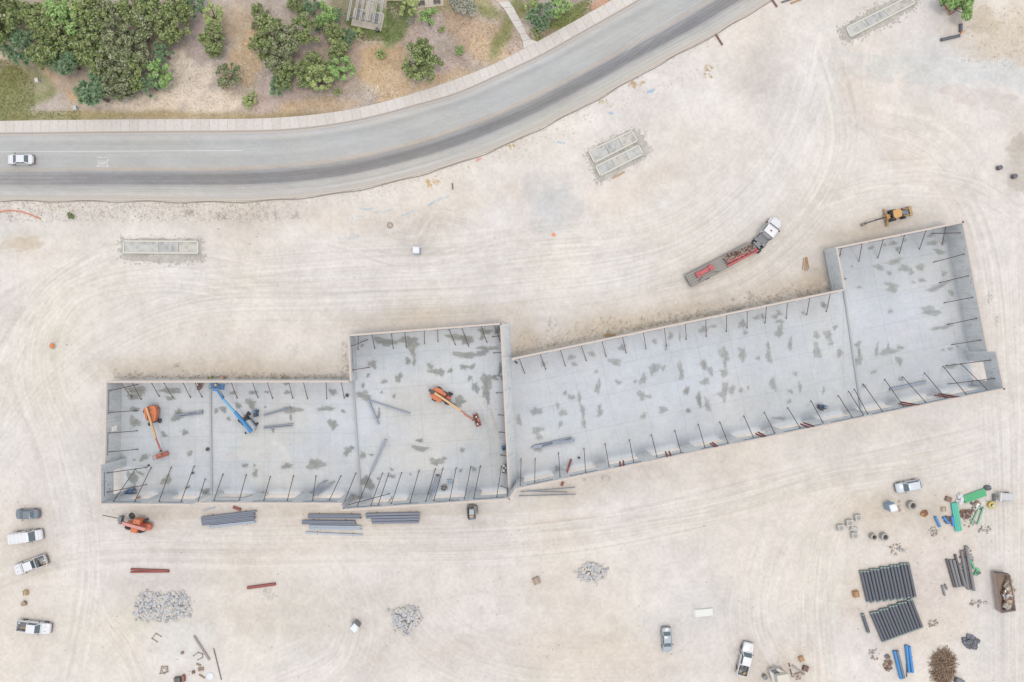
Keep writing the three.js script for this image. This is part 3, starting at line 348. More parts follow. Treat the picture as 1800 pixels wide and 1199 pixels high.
{
  const st1 = [P(371, 672), P(373, 872)], st2 = [P(621, 668), P(635, 874)], st3 = [P(1482, 512), P(1513, 726)], eb = [P(897, 572), P(911, 850)];
  const S = [[[wp.w1, wp.w2, V(wp.w2.x + .6, 0, wp.w3.z), V(wp.w4.x, 0, wp.w4.z), V(wp.s1.x, 0, wp.s1.z), st1[1], st1[0], V(st1[0].x, 0, wp.w1.z)], .10], [[V(st1[0].x, 0, wp.w1.z), st1[1], V(wp.s2.x, 0, wp.s2.z), V(wp.s3.x, 0, wp.s3.z), st2[1], st2[0], V(st2[0].x, 0, wp.m2.z)], .135],
    [[wp.m1, wp.m2, st2[0], st2[1], V(wp.m4.x + 1.5, 0, wp.m4.z), V(wp.m5.x, 0, wp.m5.z), eb[1], eb[0], V(wp.mt.x + 1, 0, wp.mt.z)], .17], [[V(wp.n3.x, 0, wp.n3.z), V(eb[1].x - .6, 0, eb[1].z), V(wp.r1.x, 0, wp.r1.z), P(1520, 737, HI), st3[1], st3[0], V(st3[0].x, 0, st3[0].z - .4)], .205], [[wp.n1, wp.n2, st3[0], st3[1], P(1520, 737, HI), V(wp.r2.x, 0, wp.r2.z), V(wp.r3.x, 0, wp.r3.z), V(wp.e1.x, 0, wp.e1.z), wp.e2], .24]];
  for (const [pts, y] of S) mesh('floor_slab', slabGeo(pts.map((p) => V(p.x, 0, p.z)), -.3, y, suv), slabM, shell);
  const sm = dirty('stepConcrete', [196, 199, 201], .85);
  for (const [a, b, h] of [[st1[0], st1[1], .42], [st2[0], st2[1], .5], [st3[0], st3[1], .45]]) { const k = mesh('slab_step', beam(V(a.x, h / 2, a.z), V(b.x, h / 2, b.z), .3, h), sm, shell); k.userData.label = 'low concrete stem wall between two floor bays'; }
}
const wallTones = [[242, 245, 246], [238, 242, 244], [245, 247, 247], [235, 240, 243]];
const wallTexs = [0, 1, 2].map((s) => dataTex(256, 256, (x, y) => { const k = 232 + 18 * vn(0, x / 40 + s * 9, y / 60) + 12 * vn(1, x / 9, y / 12 + s * 7) - 10 * (vn(2, x / 3 + s * 5, y / 90) > .72 ? 1 : 0) - 6 * R(); return [k, k, k]; }));
const wallMs = wallTones.map((t, i) => mat('wall' + i, t, .88, 0, { map: wallTexs[i % 3] })), capM = dirty('wallCap', [230, 214, 202], .9), ledgerM = mat('ledger', [140, 150, 162], .6, .2), grooveM = mat('groove', [234, 238, 240], .9);
const WALLS = [];
function flip(g) { const q = g.index ? g.toNonIndexed() : g; for (const k of Object.keys(q.attributes)) { const a = q.attributes[k], n = a.itemSize, d = a.array; for (let i = 0; i < d.length; i += 3 * n) for (let j = 0; j < n; j++) { const t = d[i + j]; d[i + j] = d[i + n + j]; d[i + n + j] = t; } } q.computeVertexNormals(); return q; }
// a, b: the outer top edge in world metres, the inside lies to the given side of a -> b
function wall(id, a, b, h, o = {}) {
  const { t = .3, side = 1, panel = 8, open = [], lean = 0, ribs = false, ledger = .72, n: nn } = o, A = V(a.x, 0, a.z), B = V(b.x, 0, b.z), d = B.clone().sub(A), L = d.length(), u = d.clone().normalize(), nrm = V(-u.z * side, 0, u.x * side), n = nn || Math.max(1, Math.round(L / panel));
  WALLS.push({ id, A, u, nrm, t, h, L });
  for (let k = 0; k < n; k++) {
    const s0 = L * k / n + (k ? .02 : 0), s1 = L * (k + 1) / n, sh = new THREE.Shape(); sh.moveTo(s0, 0);
    for (const [f0, f1, ho, y0 = 0] of open) { const p = Math.max(s0, f0 * L), q = Math.min(s1, f1 * L); if (q - p < .3) continue; if (y0 > 0) { const hole = new THREE.Path(); hole.moveTo(p, y0); hole.lineTo(q, y0); hole.lineTo(q, ho); hole.lineTo(p, ho); hole.closePath(); sh.holes.push(hole); continue; } if (p > s0 + .01) sh.lineTo(p, 0); sh.lineTo(p, ho); sh.lineTo(q, ho); if (q < s1 - .01) sh.lineTo(q, 0); else continue; }
    sh.lineTo(s1, 0); sh.lineTo(s1, h); sh.lineTo(s0, h); sh.closePath();
    const place = (g) => { const m = new THREE.Matrix4().makeBasis(u, V(-nrm.x * lean, 1, -nrm.z * lean), nrm); m.setPosition(A.x + nrm.x * lean * h, 0, A.z + nrm.z * lean * h); g.applyMatrix4(m); return side > 0 ? g : flip(g); };
    let g = new THREE.ExtrudeGeometry(sh, { depth: t, bevelEnabled: false }); { const uv = g.attributes.uv; for (let i = 0; i < uv.count; i++) uv.setXY(i, uv.getX(i) / 6, uv.getY(i) / 6); }
    g = place(g); g.computeVertexNormals();
    const w = mesh('wall_panel', g, wallMs[Math.floor(R() * 4)], shell);
    mesh('top_edge', place(box(s1 - s0 - .01, .04, t + .02, (s0 + s1) / 2, h + .021, t / 2)), capM, w);
    if (ledger && s1 - s0 > 3) mesh('ledger_angle', place(box((s1 - s0) * rrS(.55, .85), .14, .1, (s0 + s1) / 2, h * ledger, t + .052)), ledgerM, w);
    if (ribs) { const gs = []; for (const q of [.2, .38, .56, .74, .9]) gs.push(place(box(s1 - s0 - .1, .14, .06, (s0 + s1) / 2, h * q, ribs > 0 ? t + .031 : -.031))); mesh('formliner_rib', gs, grooveM, w); }
  }
}
const rW = rng(66); function rrS(a, b) { return a + (b - a) * rW(); }
const bays = (n, jamb, ho) => Array.from({ length: n }, (_, k) => [(k + jamb) / n, (k + 1 - jamb) / n, ho]);
wall('west', wp.w1, wp.w2, LO, { side: -1, n: 2, open: [[.555, .62, 3.2, 1.6]], ledger: .9 });
wall('westLow', wp.w3, wp.w4, HI, { side: -1, n: 1, open: [[.22, .86, 4.4]], ledger: .9 });
wall('northA', V(wp.w1.x + .3, 0, wp.w1.z), P(613, 669.3, LO), LO, { n: 6 });
wall('southA', V(wp.w4.x + .31, 0, wp.w4.z), wp.s1, HI, { side: -1, n: 2, open: [[.14, .5 - .11, 4.4], [.62, .93, 4.4]], ledger: .87 });
wall('southB', wp.s2, wp.s3, HI, { side: -1, n: 3, open: bays(3, .14, 4.4), ledger: .87 });
wall('midWest', V(wp.m1.x, 0, wp.m1.z), V(wp.m2.x, 0, wp.m2.z), LO, { side: -1, n: 1 });
wall('midNorth', V(wp.m1.x + .31, 0, wp.m1.z), wp.mt, LO, { n: 4, ledger: .8 });
wall('midReturn', P(598.5, 888, HI), wp.m4, HI, { side: -1, n: 1, ledger: 0 });
wall('midSouth', V(wp.m4.x + .31, 0, wp.m4.z), wp.m5, HI, { side: -1, n: 4, open: [[.13, .36, 4.4], [.5, .72, 4.4], [.82, .98, 4.4]], ledger: .87 });
wall('eastMid', V(P(882, 568.5, LO).x, 0, P(882, 568.5, LO).z), V(P(896.5, 860, LO).x, 0, P(896.5, 860, LO).z), LO, { side: 1, n: 5, lean: -.27, ledger: 0, ribs: -1 });
wall('midEnd', wp.m5, V(wp.r1.x - .1, 0, wp.r1.z - .2), HI, { side: -1, n: 1, ledger: 0 });
wall('longNorth', P(899, 630, LO), wp.n2, LO, { n: 8, ledger: .93 });
wall('longSouth', wp.r1, wp.r2, HI, { side: -1, n: 11, open: bays(11, .15, 4.2), ledger: .87 });
wall('rightWest', wp.n1, V(wp.n2.x, 0, wp.n2.z), LO, { side: -1, n: 1, ribs: -1, ledger: 0 });
wall('rightNorth', V(wp.n1.x + .31, 0, wp.n1.z), wp.e2, LO, { n: 4, ledger: .7 });
wall('east', wp.e2, wp.e1, LO, { n: 3, ledger: 0 });
wall('eastLow', wp.r3, wp.r2, HI, { n: 1, open: [[.28, .8, 4.4]], ledger: 0 });
// ---------- pipe braces that prop the panels: [zoom origin, scale, list of wall end x, y, floor end x, y] ----------
const braceSets = [
  ['northA', 'thin rusty pipe brace propping the low north wall of the end bays', [[160, 640, 4.283, [[225, 140, 305, 250], [312, 140, 375, 265], [455, 138, 513, 243], [548, 138, 615, 250], [692, 138, 748, 250], [783, 138, 835, 248]]], [340, 640, 4.281, [[178, 140, 228, 250], [285, 140, 328, 255], [445, 142, 485, 252], [556, 142, 595, 258], [718, 145, 748, 258], [828, 145, 858, 260], [998, 145, 1003, 260], [1112, 145, 1135, 255]]]]],
  ['west', 'dark pipe brace propping the end wall beside the orange lift', [[160, 640, 4.283, [[150, 200, 350, 155], [150, 365, 345, 350], [150, 520, 345, 503], [150, 662, 350, 642]]]]],
  ['westLow', 'dark pipe brace propping the tall end panel with the wide opening', [[160, 640, 4.283, [[103, 820, 415, 778], [100, 965, 415, 908]]]]],
  ['southA', 'long dark pipe brace propping the south wall of the end bay', [[160, 640, 4.283, [[170, 1042, 335, 790], [330, 1043, 452, 780], [512, 1048, 603, 778], [678, 1048, 775, 770], [806, 1018, 858, 868]]]]],
  ['southB', 'long dark pipe brace propping the south wall of the bay with the blue lift', [[340, 640, 4.281, [[155, 1035, 222, 830], [345, 1038, 397, 835], [530, 1040, 578, 848], [707, 1042, 752, 842], [897, 1045, 922, 843], [1022, 1038, 1110, 842], [1140, 1028, 1222, 822]]]]],
  ['midNorth', 'rusty pipe brace propping the north wall of the bay that juts out', [[580, 550, 5.212, [[257, 190, 257, 335], [383, 180, 410, 325], [562, 170, 580, 325], [685, 160, 702, 318], [865, 148, 865, 282], [985, 135, 990, 262], [1090, 135, 1150, 292], [1208, 125, 1270, 305], [1387, 110, 1437, 270], [1505, 100, 1560, 258]]]]],
  ['midWest', 'rusty pipe brace against the short side wall of the jutting bay', [[580, 550, 5.212, [[183, 305, 342, 247], [195, 523, 360, 500]]]]],
  ['eastMid', 'short rusty pipe brace against the ribbed leaning wall', [[580, 550, 5.212, [[1560, 210, 1490, 220], [1575, 362, 1500, 367], [1592, 578, 1505, 578], [1605, 733, 1525, 733], [1622, 940, 1545, 935], [1635, 1098, 1555, 1093]]], [580, 740, 5.294, [[1672, 330, 1590, 317], [1685, 490, 1605, 480], [1695, 640, 1593, 608]]]]],
  ['midSouth', 'long dark pipe brace propping the south wall of the jutting bay', [[580, 740, 5.294, [[255, 795, 378, 487], [382, 788, 490, 485], [450, 782, 548, 487], [570, 775, 667, 483], [745, 762, 830, 460], [892, 752, 982, 445], [965, 745, 1052, 440], [1115, 738, 1175, 437], [1252, 725, 1312, 425], [1338, 720, 1400, 420], [1553, 708, 1595, 425], [1648, 695, 1683, 415]]]]],
  ['midReturn', 'long dark pipe brace crossing others from the corner return panel', [[580, 740, 5.294, [[175, 780, 550, 678]]]]],
  ['longNorth', 'thin rusty pipe brace propping the north wall of the longest bay', [[880, 560, 3.747, [[122, 262, 158, 358], [260, 233, 297, 333], [392, 203, 427, 310], [530, 175, 565, 277], [667, 147, 695, 250], [803, 118, 827, 227], [940, 90, 958, 200], [1078, 62, 1092, 180], [1215, 32, 1223, 138]]], [1180, 480, 3.747, [[227, 305, 230, 418], [363, 272, 363, 387], [499, 243, 499, 362], [627, 225, 618, 328], [764, 193, 758, 300], [912, 163, 892, 275], [1047, 133, 1022, 253]]]]],
  ['longSouth', 'dark pipe brace propping the long south wall of storefront openings', [[880, 560, 3.747, [[130, 1100, 135, 925], [227, 1090, 228, 922], [393, 1055, 382, 885], [562, 1022, 549, 855], [717, 988, 688, 825], [878, 955, 848, 798], [1032, 922, 993, 765], [1190, 890, 1147, 738], [1347, 855, 1302, 698]]], [1180, 480, 3.747, [[375, 1127, 320, 982], [543, 1092, 478, 942], [683, 1062, 612, 917], [850, 1028, 767, 888], [1002, 995, 920, 843], [1192, 955, 1100, 808], [1265, 932, 1168, 780], [1293, 922, 1205, 765]]], [1430, 540, 5, [[608, 928, 437, 677], [795, 888, 625, 635], [988, 848, 783, 612], [1162, 810, 975, 578], [1340, 770, 1138, 520], [1527, 732, 1295, 497]]]]],
  ['rightNorth', 'rusty pipe brace propping the north wall of the far end bay', [[1430, 370, 5, [[243, 322, 222, 437], [425, 287, 398, 447], [612, 247, 565, 417], [797, 207, 755, 377], [985, 170, 930, 340], [1160, 135, 1130, 297]]]]],
  ['east', 'dark pipe brace propping the smooth end wall without openings', [[1430, 370, 5, [[1265, 202, 1040, 202], [1303, 387, 1055, 455], [1340, 578, 1107, 635], [1378, 767, 1148, 812]]], [1430, 540, 5, [[1413, 103, 1180, 152], [1450, 293, 1215, 330]]]]],
  ['eastLow', 'dark pipe brace over the lone end opening', [[1430, 540, 5, [[1547, 467, 1165, 515], [1577, 630, 1185, 675]]]]],
  ['rightWest', 'very short brace stub at the ribbed side wall of the far bay', [[1430, 370, 5, [[210, 403, 238, 388], [250, 605, 285, 600]]]]]];
const pipeM = dirty('bracePipe', [104, 84, 80], .75, .2), pipeM2 = dirty('bracePipeRust', [128, 92, 88], .8, .1), shoeM = mat('shoe', [122, 114, 112], .7, .2);
for (const [wid, label, sets] of braceSets) {
  const W = WALLS.find((w) => w.id === wid), hb = W.h * (W.h > 6 ? .8 : wid === 'eastMid' ? .5 : .8);
  for (const [ox, oy, k, list] of sets) for (const [x0, y0, x1, y1] of list) {
    const top = P(ox + x0 / k, oy + y0 / k, hb), foot = P(ox + x1 / k, oy + y1 / k, .26);
    if (!['rightWest', 'eastMid', 'midReturn'].includes(wid)) { const s = top.clone().sub(W.A).dot(W.nrm); top.addScaledVector(W.nrm, W.t + .06 - s); }
    const o = thing('wall_brace', label, 'brace', foot, 0, 'braces on the ' + label.split(' ').slice(-6).join(' ')), a = V(0, .06, 0), b = top.clone().sub(foot);
    mesh('pipe', rod(a, b, .062, 6), /rusty/.test(label) ? pipeM2 : pipeM, o);
    mesh('floor_shoe', box(.24, .1, .16, 0, -.05, 0, Math.atan2(-b.z, b.x)), shoeM, o);
    mesh('wall_bracket', box(.16, .22, .16, b.x, b.y, b.z, Math.atan2(-W.u.z, W.u.x)), shoeM, o);
  }
}
// ---------- vehicles (face +x) ----------
const tyreG = (r, w) => { const p = [[r * .58, -w / 2], [r * .9, -w / 2], [r, -w * .32], [r, w * .32], [r * .9, w / 2], [r * .58, w / 2]].map(([a, b]) => new THREE.Vector2(a, b)); return new THREE.LatheGeometry(p, 16).rotateX(Math.PI / 2); };
function wheel(parent, x, y, z, r, w, rim = greyMetal, yaw = 0) { const t = mesh('wheel', tyreG(r, w).rotateY(yaw).translate(x, y, z), rubber, parent); mesh('rim', new THREE.CylinderGeometry(r * .6, r * .6, w * .8, 12).rotateX(Math.PI / 2).rotateY(yaw).translate(x, y, z), rim, t); return t; }
function section(x, hw, y0, y1, crown = .03) { const s = [[-.86, 0], [-1, .28], [-1, .72], [-.9, .96], [-.5, 1], [.5, 1], [.9, .96], [1, .72], [1, .28], [.86, 0]]; return s.map(([a, b]) => V(x, y0 + (y1 - y0) * b + (Math.abs(a) <= .5 && b === 1 ? crown : 0), a * hw)); }
function cabin(o, p, pm, { xr0, xr1, xf1, xf0, wb, wt, yb, yr, rear = true, sides = 2, name = 'cabin' }) {     // painted house with glass plates let into it
  const rings = [[xr0, wb, yb], [(xr0 + xr1) / 2, (wb + wt) / 2, (yb + yr) / 2]], b = [V(xr0, yb, -wb), V(xf0, yb, -wb), V(xf0, yb, wb), V(xr0, yb, wb)], t = [V(xr1, yr - .04, -wt), V(xf1, yr - .04, -wt), V(xf1, yr - .04, wt), V(xr1, yr - .04, wt)], t2 = [V(xr1 + .12, yr, -wt + .12), V(xf1 - .12, yr, -wt + .12), V(xf1 - .12, yr, wt - .12), V(xr1 + .12, yr, wt - .12)];
  const c = mesh(name, loft([b, t, t2].map((r) => r.slice().reverse()), true), pm, o);
  const quad = (q, u0, u1, v0, v1) => { const f = (u, v) => q[0].clone().lerp(q[1], u).lerp(q[3].clone().lerp(q[2], u), v); return [f(u0, v0), f(u1, v0), f(u1, v1), f(u0, v1)]; };
  mesh('windscreen', plate(quad([b[2], b[1], t[1], t[2]], .05, .95, .06, .96), .02), glass, c);
  if (rear) mesh('rear_window', plate(quad([b[0], b[3], t[3], t[0]], .08, .92, .1, .94), .02), glass, c);
  for (const [q, s] of [[[b[3], b[2], t[2], t[3]], 1], [[b[1], b[0], t[0], t[1]], -1]]) for (let k = 0; k < sides; k++) { const lo = .1 + k * .84 / sides, hi = .06 + (k + 1) * .84 / sides; mesh('side_window', plate(quad(q, s > 0 ? lo : 1 - hi, s > 0 ? hi : 1 - lo, .15, .88), .02), glass, c); }
  return c;
}
function carParts(o, L, W, pm, lampsX = true) {
  for (const s of [-1, 1]) { mesh('headlight', rbox(.16, .16, .34, .05, L / 2 - .1, .66, s * W * .36), lampWhite, o); mesh('tail_light', rbox(.14, .18, .34, .04, -L / 2 + .09, .8, s * W * .38), lampRed, o); mesh('mirror', rbox(.16, .14, .24, .05, L * .17, 1.0, s * (W / 2 + .12)), blackMetal, o); }
  mesh('bumper', [rbox(.14, .24, W * .9, .06, L / 2 - .02, .42, 0), rbox(.14, .24, W * .9, .06, -L / 2 + .02, .45, 0)], mat('bumper', [120, 120, 124], .6), o);
}
function sedan(label, px, py, dx, dy, pm, L = 4.8, W = 1.85, kind = 'sedan', cat = 'car') {
  const o = thing('parked_car', label, cat, G0(px, py, 1.0), head(dx, dy)), h = L / 2, suv = kind === 'suv', up = suv ? .14 : 0;
  mesh('body', loft([section(-h, W * .36, .45, .82 + up, .02), section(-h + .12, W * .45, .3, .98 + up), section(-h + .7, W * .5, .24, 1.04 + up), section(-.3, W * .5, .22, .98 + up), section(h - 1.35, W * .5, .24, .98 + up), section(h - .55, W * .48, .28, .88 + up), section(h - .12, W * .42, .34, .72 + up), section(h, W * .33, .42, .62 + up, .01)]), pm, o);
  cabin(o, 0, pm, suv ? { xr0: -h + .12, xr1: -h + .55, xf1: .35, xf0: 1.15, wb: W * .46, wt: W * .37, yb: 1.02 + up, yr: 1.68, sides: 3 } : { xr0: -h + .62, xr1: -h + 1.35, xf1: .35, xf0: 1.2, wb: W * .46, wt: W * .36, yb: .98, yr: 1.46 });
  for (const x of [-L * .29, L * .31]) for (const s of [-1, 1]) wheel(o, x, .33, s * (W / 2 - .1), .33, .22);
  carParts(o, L, W, pm); mesh('bonnet_seam', box(.03, .012, W * .8, h - 1.22, .985 + up + .02, 0), blackMetal, o); return o;
}
function van(label, px, py, dx, dy, pm) {
  const L = 5.6, W = 2.0, o = thing('parked_van', label, 'van', G0(px, py, 1.7), head(dx, dy)), h = L / 2;
  mesh('body', loft([section(-h, W * .47, .4, 1.9, .01), section(-h + .1, W * .5, .3, 2.05), section(.6, W * .5, .3, 2.08), section(1.05, W * .49, .3, 2.0), section(1.85, W * .485, .3, 1.28), section(2.35, W * .47, .32, 1.12), section(h - .1, W * .43, .36, .88), section(h, W * .36, .42, .7, .01)]), pm, o);
  const wm = (xa, ya, xb, yb, w0, w1) => plate([V(xa, ya, w0), V(xa, ya, -w0), V(xb, yb, -w1), V(xb, yb, w1)], .03);
  mesh('windscreen', wm(1.83, 1.34, 1.08, 2.03, W * .44, W * .4), glass, o);
  for (const s of [-1, 1]) mesh('side_window', box(.85, .5, .03, .75, 1.5, s * (W / 2 + .005)), glass, o);
  mesh('roof_rib', [-2.2, -1.5, -.8, -.1].map((x) => box(.06, .03, W * .86, x, 2.1, 0)), pm, o); mesh('bonnet_seam', box(.03, .012, W * .74, 2.3, 1.17, 0), blackMetal, o);
  for (const x of [-1.7, 1.75]) for (const s of [-1, 1]) wheel(o, x, .36, s * (W / 2 - .1), .36, .24);
  carParts(o, L, W, pm); return o;
}
function pickup(label, px, py, dx, dy, pm, bedM, load, door = false) {
  const L = 6.2, W = 2.02, o = thing('pickup_truck', label, 'pickup', G0(px, py, 1.1), head(dx, dy)), h = L / 2;
  mesh('body', loft([section(-1.0, W * .49, .45, 1.18, .01), section(-.9, W * .5, .4, 1.2), section(1.4, W * .5, .4, 1.2), section(2.3, W * .49, .42, 1.16), section(h - .15, W * .45, .46, 1.0), section(h, W * .38, .52, .84, .01)]), pm, o);
  cabin(o, 0, pm, { xr0: -.98, xr1: -.8, xf1: .75, xf0: 1.45, wb: W * .455, wt: W * .38, yb: 1.17, yr: 1.9 });
  const bx = -2.05, bl = 2.05;
  const bed = mesh('bed_side', [rbox(bl, .72, .1, .03, bx, .86, W / 2 - .06), rbox(bl, .72, .1, .03, bx, .86, -W / 2 + .06), rbox(.1, .66, W - .2, .03, -1.06, .84, 0)], pm, o); mesh('tailgate', rbox(.09, .6, W - .18, .03, -h + .08, .86, 0), pm, o); mesh('bed_floor', box(bl, .08, W - .2, bx, .6, 0), bedM, o);
  mesh('bonnet_seam', [box(.03, .012, W * .78, 1.62, 1.235, 0), box(.9, .012, .03, 2.1, 1.2, W * .2), box(.9, .012, .03, 2.1, 1.2, -W * .2)], blackMetal, o);
  for (const x of [-1.95, 1.95]) for (const s of [-1, 1]) wheel(o, x, .4, s * (W / 2 - .1), .4, .27);
  carParts(o, L, W, pm);
  if (door) { mesh('open_door', [rbox(.95, .62, .07, .03, .95, .85, -W / 2 - .42, .9), box(.7, .34, .04, .9, 1.35, -W / 2 - .4, .9)], pm, o); }
  for (const [nm, w, hh, d, x, z, m, ry = 0] of load) mesh(nm, rbox(w, hh, d, Math.min(w, hh, d) * .18, x, .64 + hh / 2, z, ry), m, o);
  return o;
}
const white = paint('carWhite', [236, 236, 240]), silver = paint('carSilver', [176, 184, 194]), slate = paint('carSlate', [118, 128, 142]), bedGrey = dirty('bedGrey', [138, 138, 140], .85), junkA = dirty('junkA', [176, 176, 176], .8), junkB = dirty('junkB', [116, 114, 116], .8), junkC = dirty('junkC', [196, 168, 120], .85), blueTool = mat('blueTool', [86, 124, 170], .5);
sedan('white sedan driving along the paved road', 34, 279.5, -1, 0, white, 4.75);
sedan('dark grey hatchback parked beside the white panel van', 46, 904.5, -1, .03, slate, 4.35, 1.8);
van('plain white panel van parked beside the dark grey hatchback', 41.5, 945, 1, -.12, white);
pickup('white pickup truck with black tool boxes and junk filling its bed', 52, 994, -520, 190, white, bedGrey, [['tool_box', .5, .6, 1.7, -1.4, 0, junkB], ['crate', .7, .35, .5, -1.5, .5, junkC, .3], ['scrap_sheet', 1.0, .1, .9, -2.1, .1, junkA, .4], ['bucket', .35, .4, .35, -2.75, .6, junkB], ['bag', .5, .3, .4, -2.5, -.55, junkC, .8], ['jug', .3, .35, .3, -2.7, -.1, lampWhite], ['tool_case', .5, .25, .35, -2.0, .65, blueTool, .2]]);
pickup('white pickup truck with a nearly empty dark bed', 57.5, 1103.5, 1, .11, white, bedGrey, [['white_bucket', .35, .35, .35, -2.7, -.5, lampWhite], ['plank', 1.2, .06, .25, -2.0, .4, junkC]]);
pickup('white pickup truck with its driver door open and cluttered bed', 1311, 1160, .23, -1, white, bedGrey, [['crate', .6, .3, .5, -1.6, .4, junkB, .3], ['bag', .5, .3, .4, -2.3, -.4, junkA, .5], ['spare_part', .4, .3, .6, -2.6, .4, junkC, .9], ['tool_case', .5, .25, .35, -1.9, -.5, rust, .2]], true);
sedan('grey sedan parked alone on bare ground', 1172.7, 1125.7, .05, 1, silver, 4.6, 1.8);
sedan('silver white crossover parked beside the portable toilet and concrete rings', 1598, 855, -1, .2, paint('carPearl', [214, 220, 228]), 4.6, 1.86, 'suv');
// ---------- lorry and its low trailer ----------
{
  const u = V(1357 - 1331, 0, 393 - 427).normalize(), o = thing('truck_tractor', 'white lorry tractor coupled to the low trailer of scrap', 'truck', P(1345, 411, 0), head(1357 - 1331, 393 - 427));
  mesh('frame', [box(7, .25, .9, -.4, .75, 0), box(1.6, .12, 2.2, -1.7, 1.0, 0)], blackMetal, o); mesh('deck_plate', [box(1.5, .08, 1.9, -1.55, 1.1, 0), box(.5, .3, .8, -2.2, 1.15, .8), box(.5, .3, .8, -2.2, 1.15, -.8)], greyMetal, o);
  mesh('bonnet', loft([section(1.2, 1.0, .7, 1.9), section(2.2, .98, .7, 1.75), section(2.9, .85, .75, 1.55), section(3.15, .65, .8, 1.3)]), white, o);
  cabin(o, 0, white, { xr0: -.75, xr1: -.7, xf1: .95, xf0: 1.45, wb: 1.15, wt: 1.05, yb: 1.2, yr: 2.75, rear: false, sides: 1 }); mesh('lower_cab', rbox(2.1, 1, 2.3, .1, .3, 1.15, 0), white, o); mesh('sun_visor', box(.16, .06, 2.1, 1.2, 2.72, 0), blackMetal, o); mesh('roof_badge', box(.3, .02, .35, .2, 2.765, 0), oxide, o); mesh('roof_edge', box(.12, .03, 2.0, -.66, 2.76, 0), blackMetal, o);
  mesh('fifth_wheel', new THREE.CylinderGeometry(.5, .5, .12, 14).translate(-2.9, 1.1, 0), blackMetal, o); for (const s of [-1, 1]) { mesh('mirror', box(.12, .5, .22, 1.3, 1.9, s * 1.4), blackMetal, o); mesh('exhaust_stack', cyl(.09, .09, 2.3, -.95, 1.9, s * 1.0, 8), greyMetal, o); mesh('fender', rbox(1.1, .12, .5, .05, 2.1, 1.15, s * .98), white, o); }
  for (const s of [-1, 1]) { wheel(o, 2.1, .5, s * 1.02, .5, .3); for (const x of [-2.3, -3.4]) wheel(o, x, .5, s * .9, .5, .5); }
  const t = thing('flatbed_trailer', 'long grey flatbed trailer behind the white lorry tractor', 'trailer', P(1268, 464, 0)), q = (zx, zy, h) => at(t, 1150 + zx / 5.993, 350 + zy / 5.993, h);
  const deckM = dirty('deckWood', [172, 166, 160], .9), a0 = q(325, 803, 1.1), a1 = q(392, 922, 1.1), b0 = q(1005, 452, 1.1), b1 = q(1085, 552, 1.1);
  for (let k = 0; k < 5; k++) { const f = (k + .5) / 5, s = a0.clone().lerp(a1, f), e = b0.clone().lerp(b1, f); mesh('deck_plank', beam(s, e, a0.distanceTo(a1) / 5 - .05, .1), deckM, t); }
  mesh('side_rail', [beam(a0, b0, .12, .2), beam(a1, b1, .12, .2), beam(a0, a1, .14, .24)].map((g) => g.translate(0, -.08, 0)), mat('railDark', [116, 112, 110], .8), t); mesh('chassis_beam', [beam(a0.clone().lerp(a1, .33), b0.clone().lerp(b1, .33), .2, .4), beam(a0.clone().lerp(a1, .67), b0.clone().lerp(b1, .67), .2, .4)].map((g) => g.translate(0, -.32, 0)), blackMetal, t);
  mesh('gooseneck', [beam(b0.clone().lerp(b1, .5), q(1115, 462, 1.35), .9, .25), beam(q(1045, 455, 1.5), q(1110, 520, 1.5), .3, .6)], greyMetal, t);
  for (const f of [.06, .14]) for (const s of [.08, .92]) { const c = a0.clone().lerp(b0, f).lerp(a1.clone().lerp(b1, f), s); wheel(t, c.x, .48, c.z, .48, .45, greyMetal, head(26, -12.5)); }
  mesh('stake_rack', [beam(q(470, 870, 1.2), q(505, 820, 1.2), .1, .1), beam(q(540, 845, .9), q(580, 825, .9), .35, .3), beam(q(625, 768, 1.2), q(685, 765, 1.2), .08, .1)], mat('railDark'), t);
  const red = dirty('redPaint', [214, 104, 108], .6), b = thing('loader_attachment', 'small red steel attachment lying on the bare trailer deck', 'attachment', P(1238, 481, 1.15)), w = (zx, zy, h) => at(b, 1150 + zx / 5.993, 350 + zy / 5.993, h);
  mesh('beam', beam(w(455, 800, 1.5), w(605, 720, 1.5), .75, .5, .08), red, b); mesh('end_lug', [rbox(.8, .7, 1.0, .1, w(465, 795, 1.5).x, w(0, 0, 1.5).y, w(465, 795, 1.5).z, .5), rbox(.8, .7, 1.0, .1, w(597, 722, 1.5).x, w(0, 0, 1.5).y, w(597, 722, 1.5).z, .5)], red, b); mesh('socket', [box(.25, .1, .25, w(475, 795, 1.88).x, .73, w(475, 795, 1.88).z), box(.25, .1, .25, w(585, 738, 1.88).x, .73, w(585, 738, 1.88).z)], junkB, b);
  const l = thing('scrap_bundle', 'tangled brown scrap steel heaped on the front of the trailer', 'scrap', P(1300, 445, 1.15)), rs = rng(88), k0 = (zx, zy, h) => at(l, 1150 + zx / 5.993, 350 + zy / 5.993, h), gs = [[], [], []];
  for (let i = 0; i < 260; i++) { const f = rs(), g = rs(), cx = 735 + f * 300 + g * 45, cy = 618 - f * 130 + g * 55, h = 1.25 + .7 * Math.sin(Math.PI * g) * rs(), a = rs() * 6.3, L = .3 + rs() * .9, p = k0(cx, cy, h), d = V(Math.cos(a) * L / 2, (rs() - .5) * .4, Math.sin(a) * L / 2); gs[i % 3].push(rod(p.clone().sub(d), p.clone().add(d), .04 + rs() * .05, 5)); }
  ['rusty_piece', 'dull_piece', 'pale_piece'].forEach((n, i) => tag(mesh(n, gs[i], [dirty('scrapA', [120, 88, 80], .9), dirty('scrapB', [158, 130, 118], .9), dirty('scrapC', [206, 186, 170], .9)][i], l), null, null, null, 'stuff'));
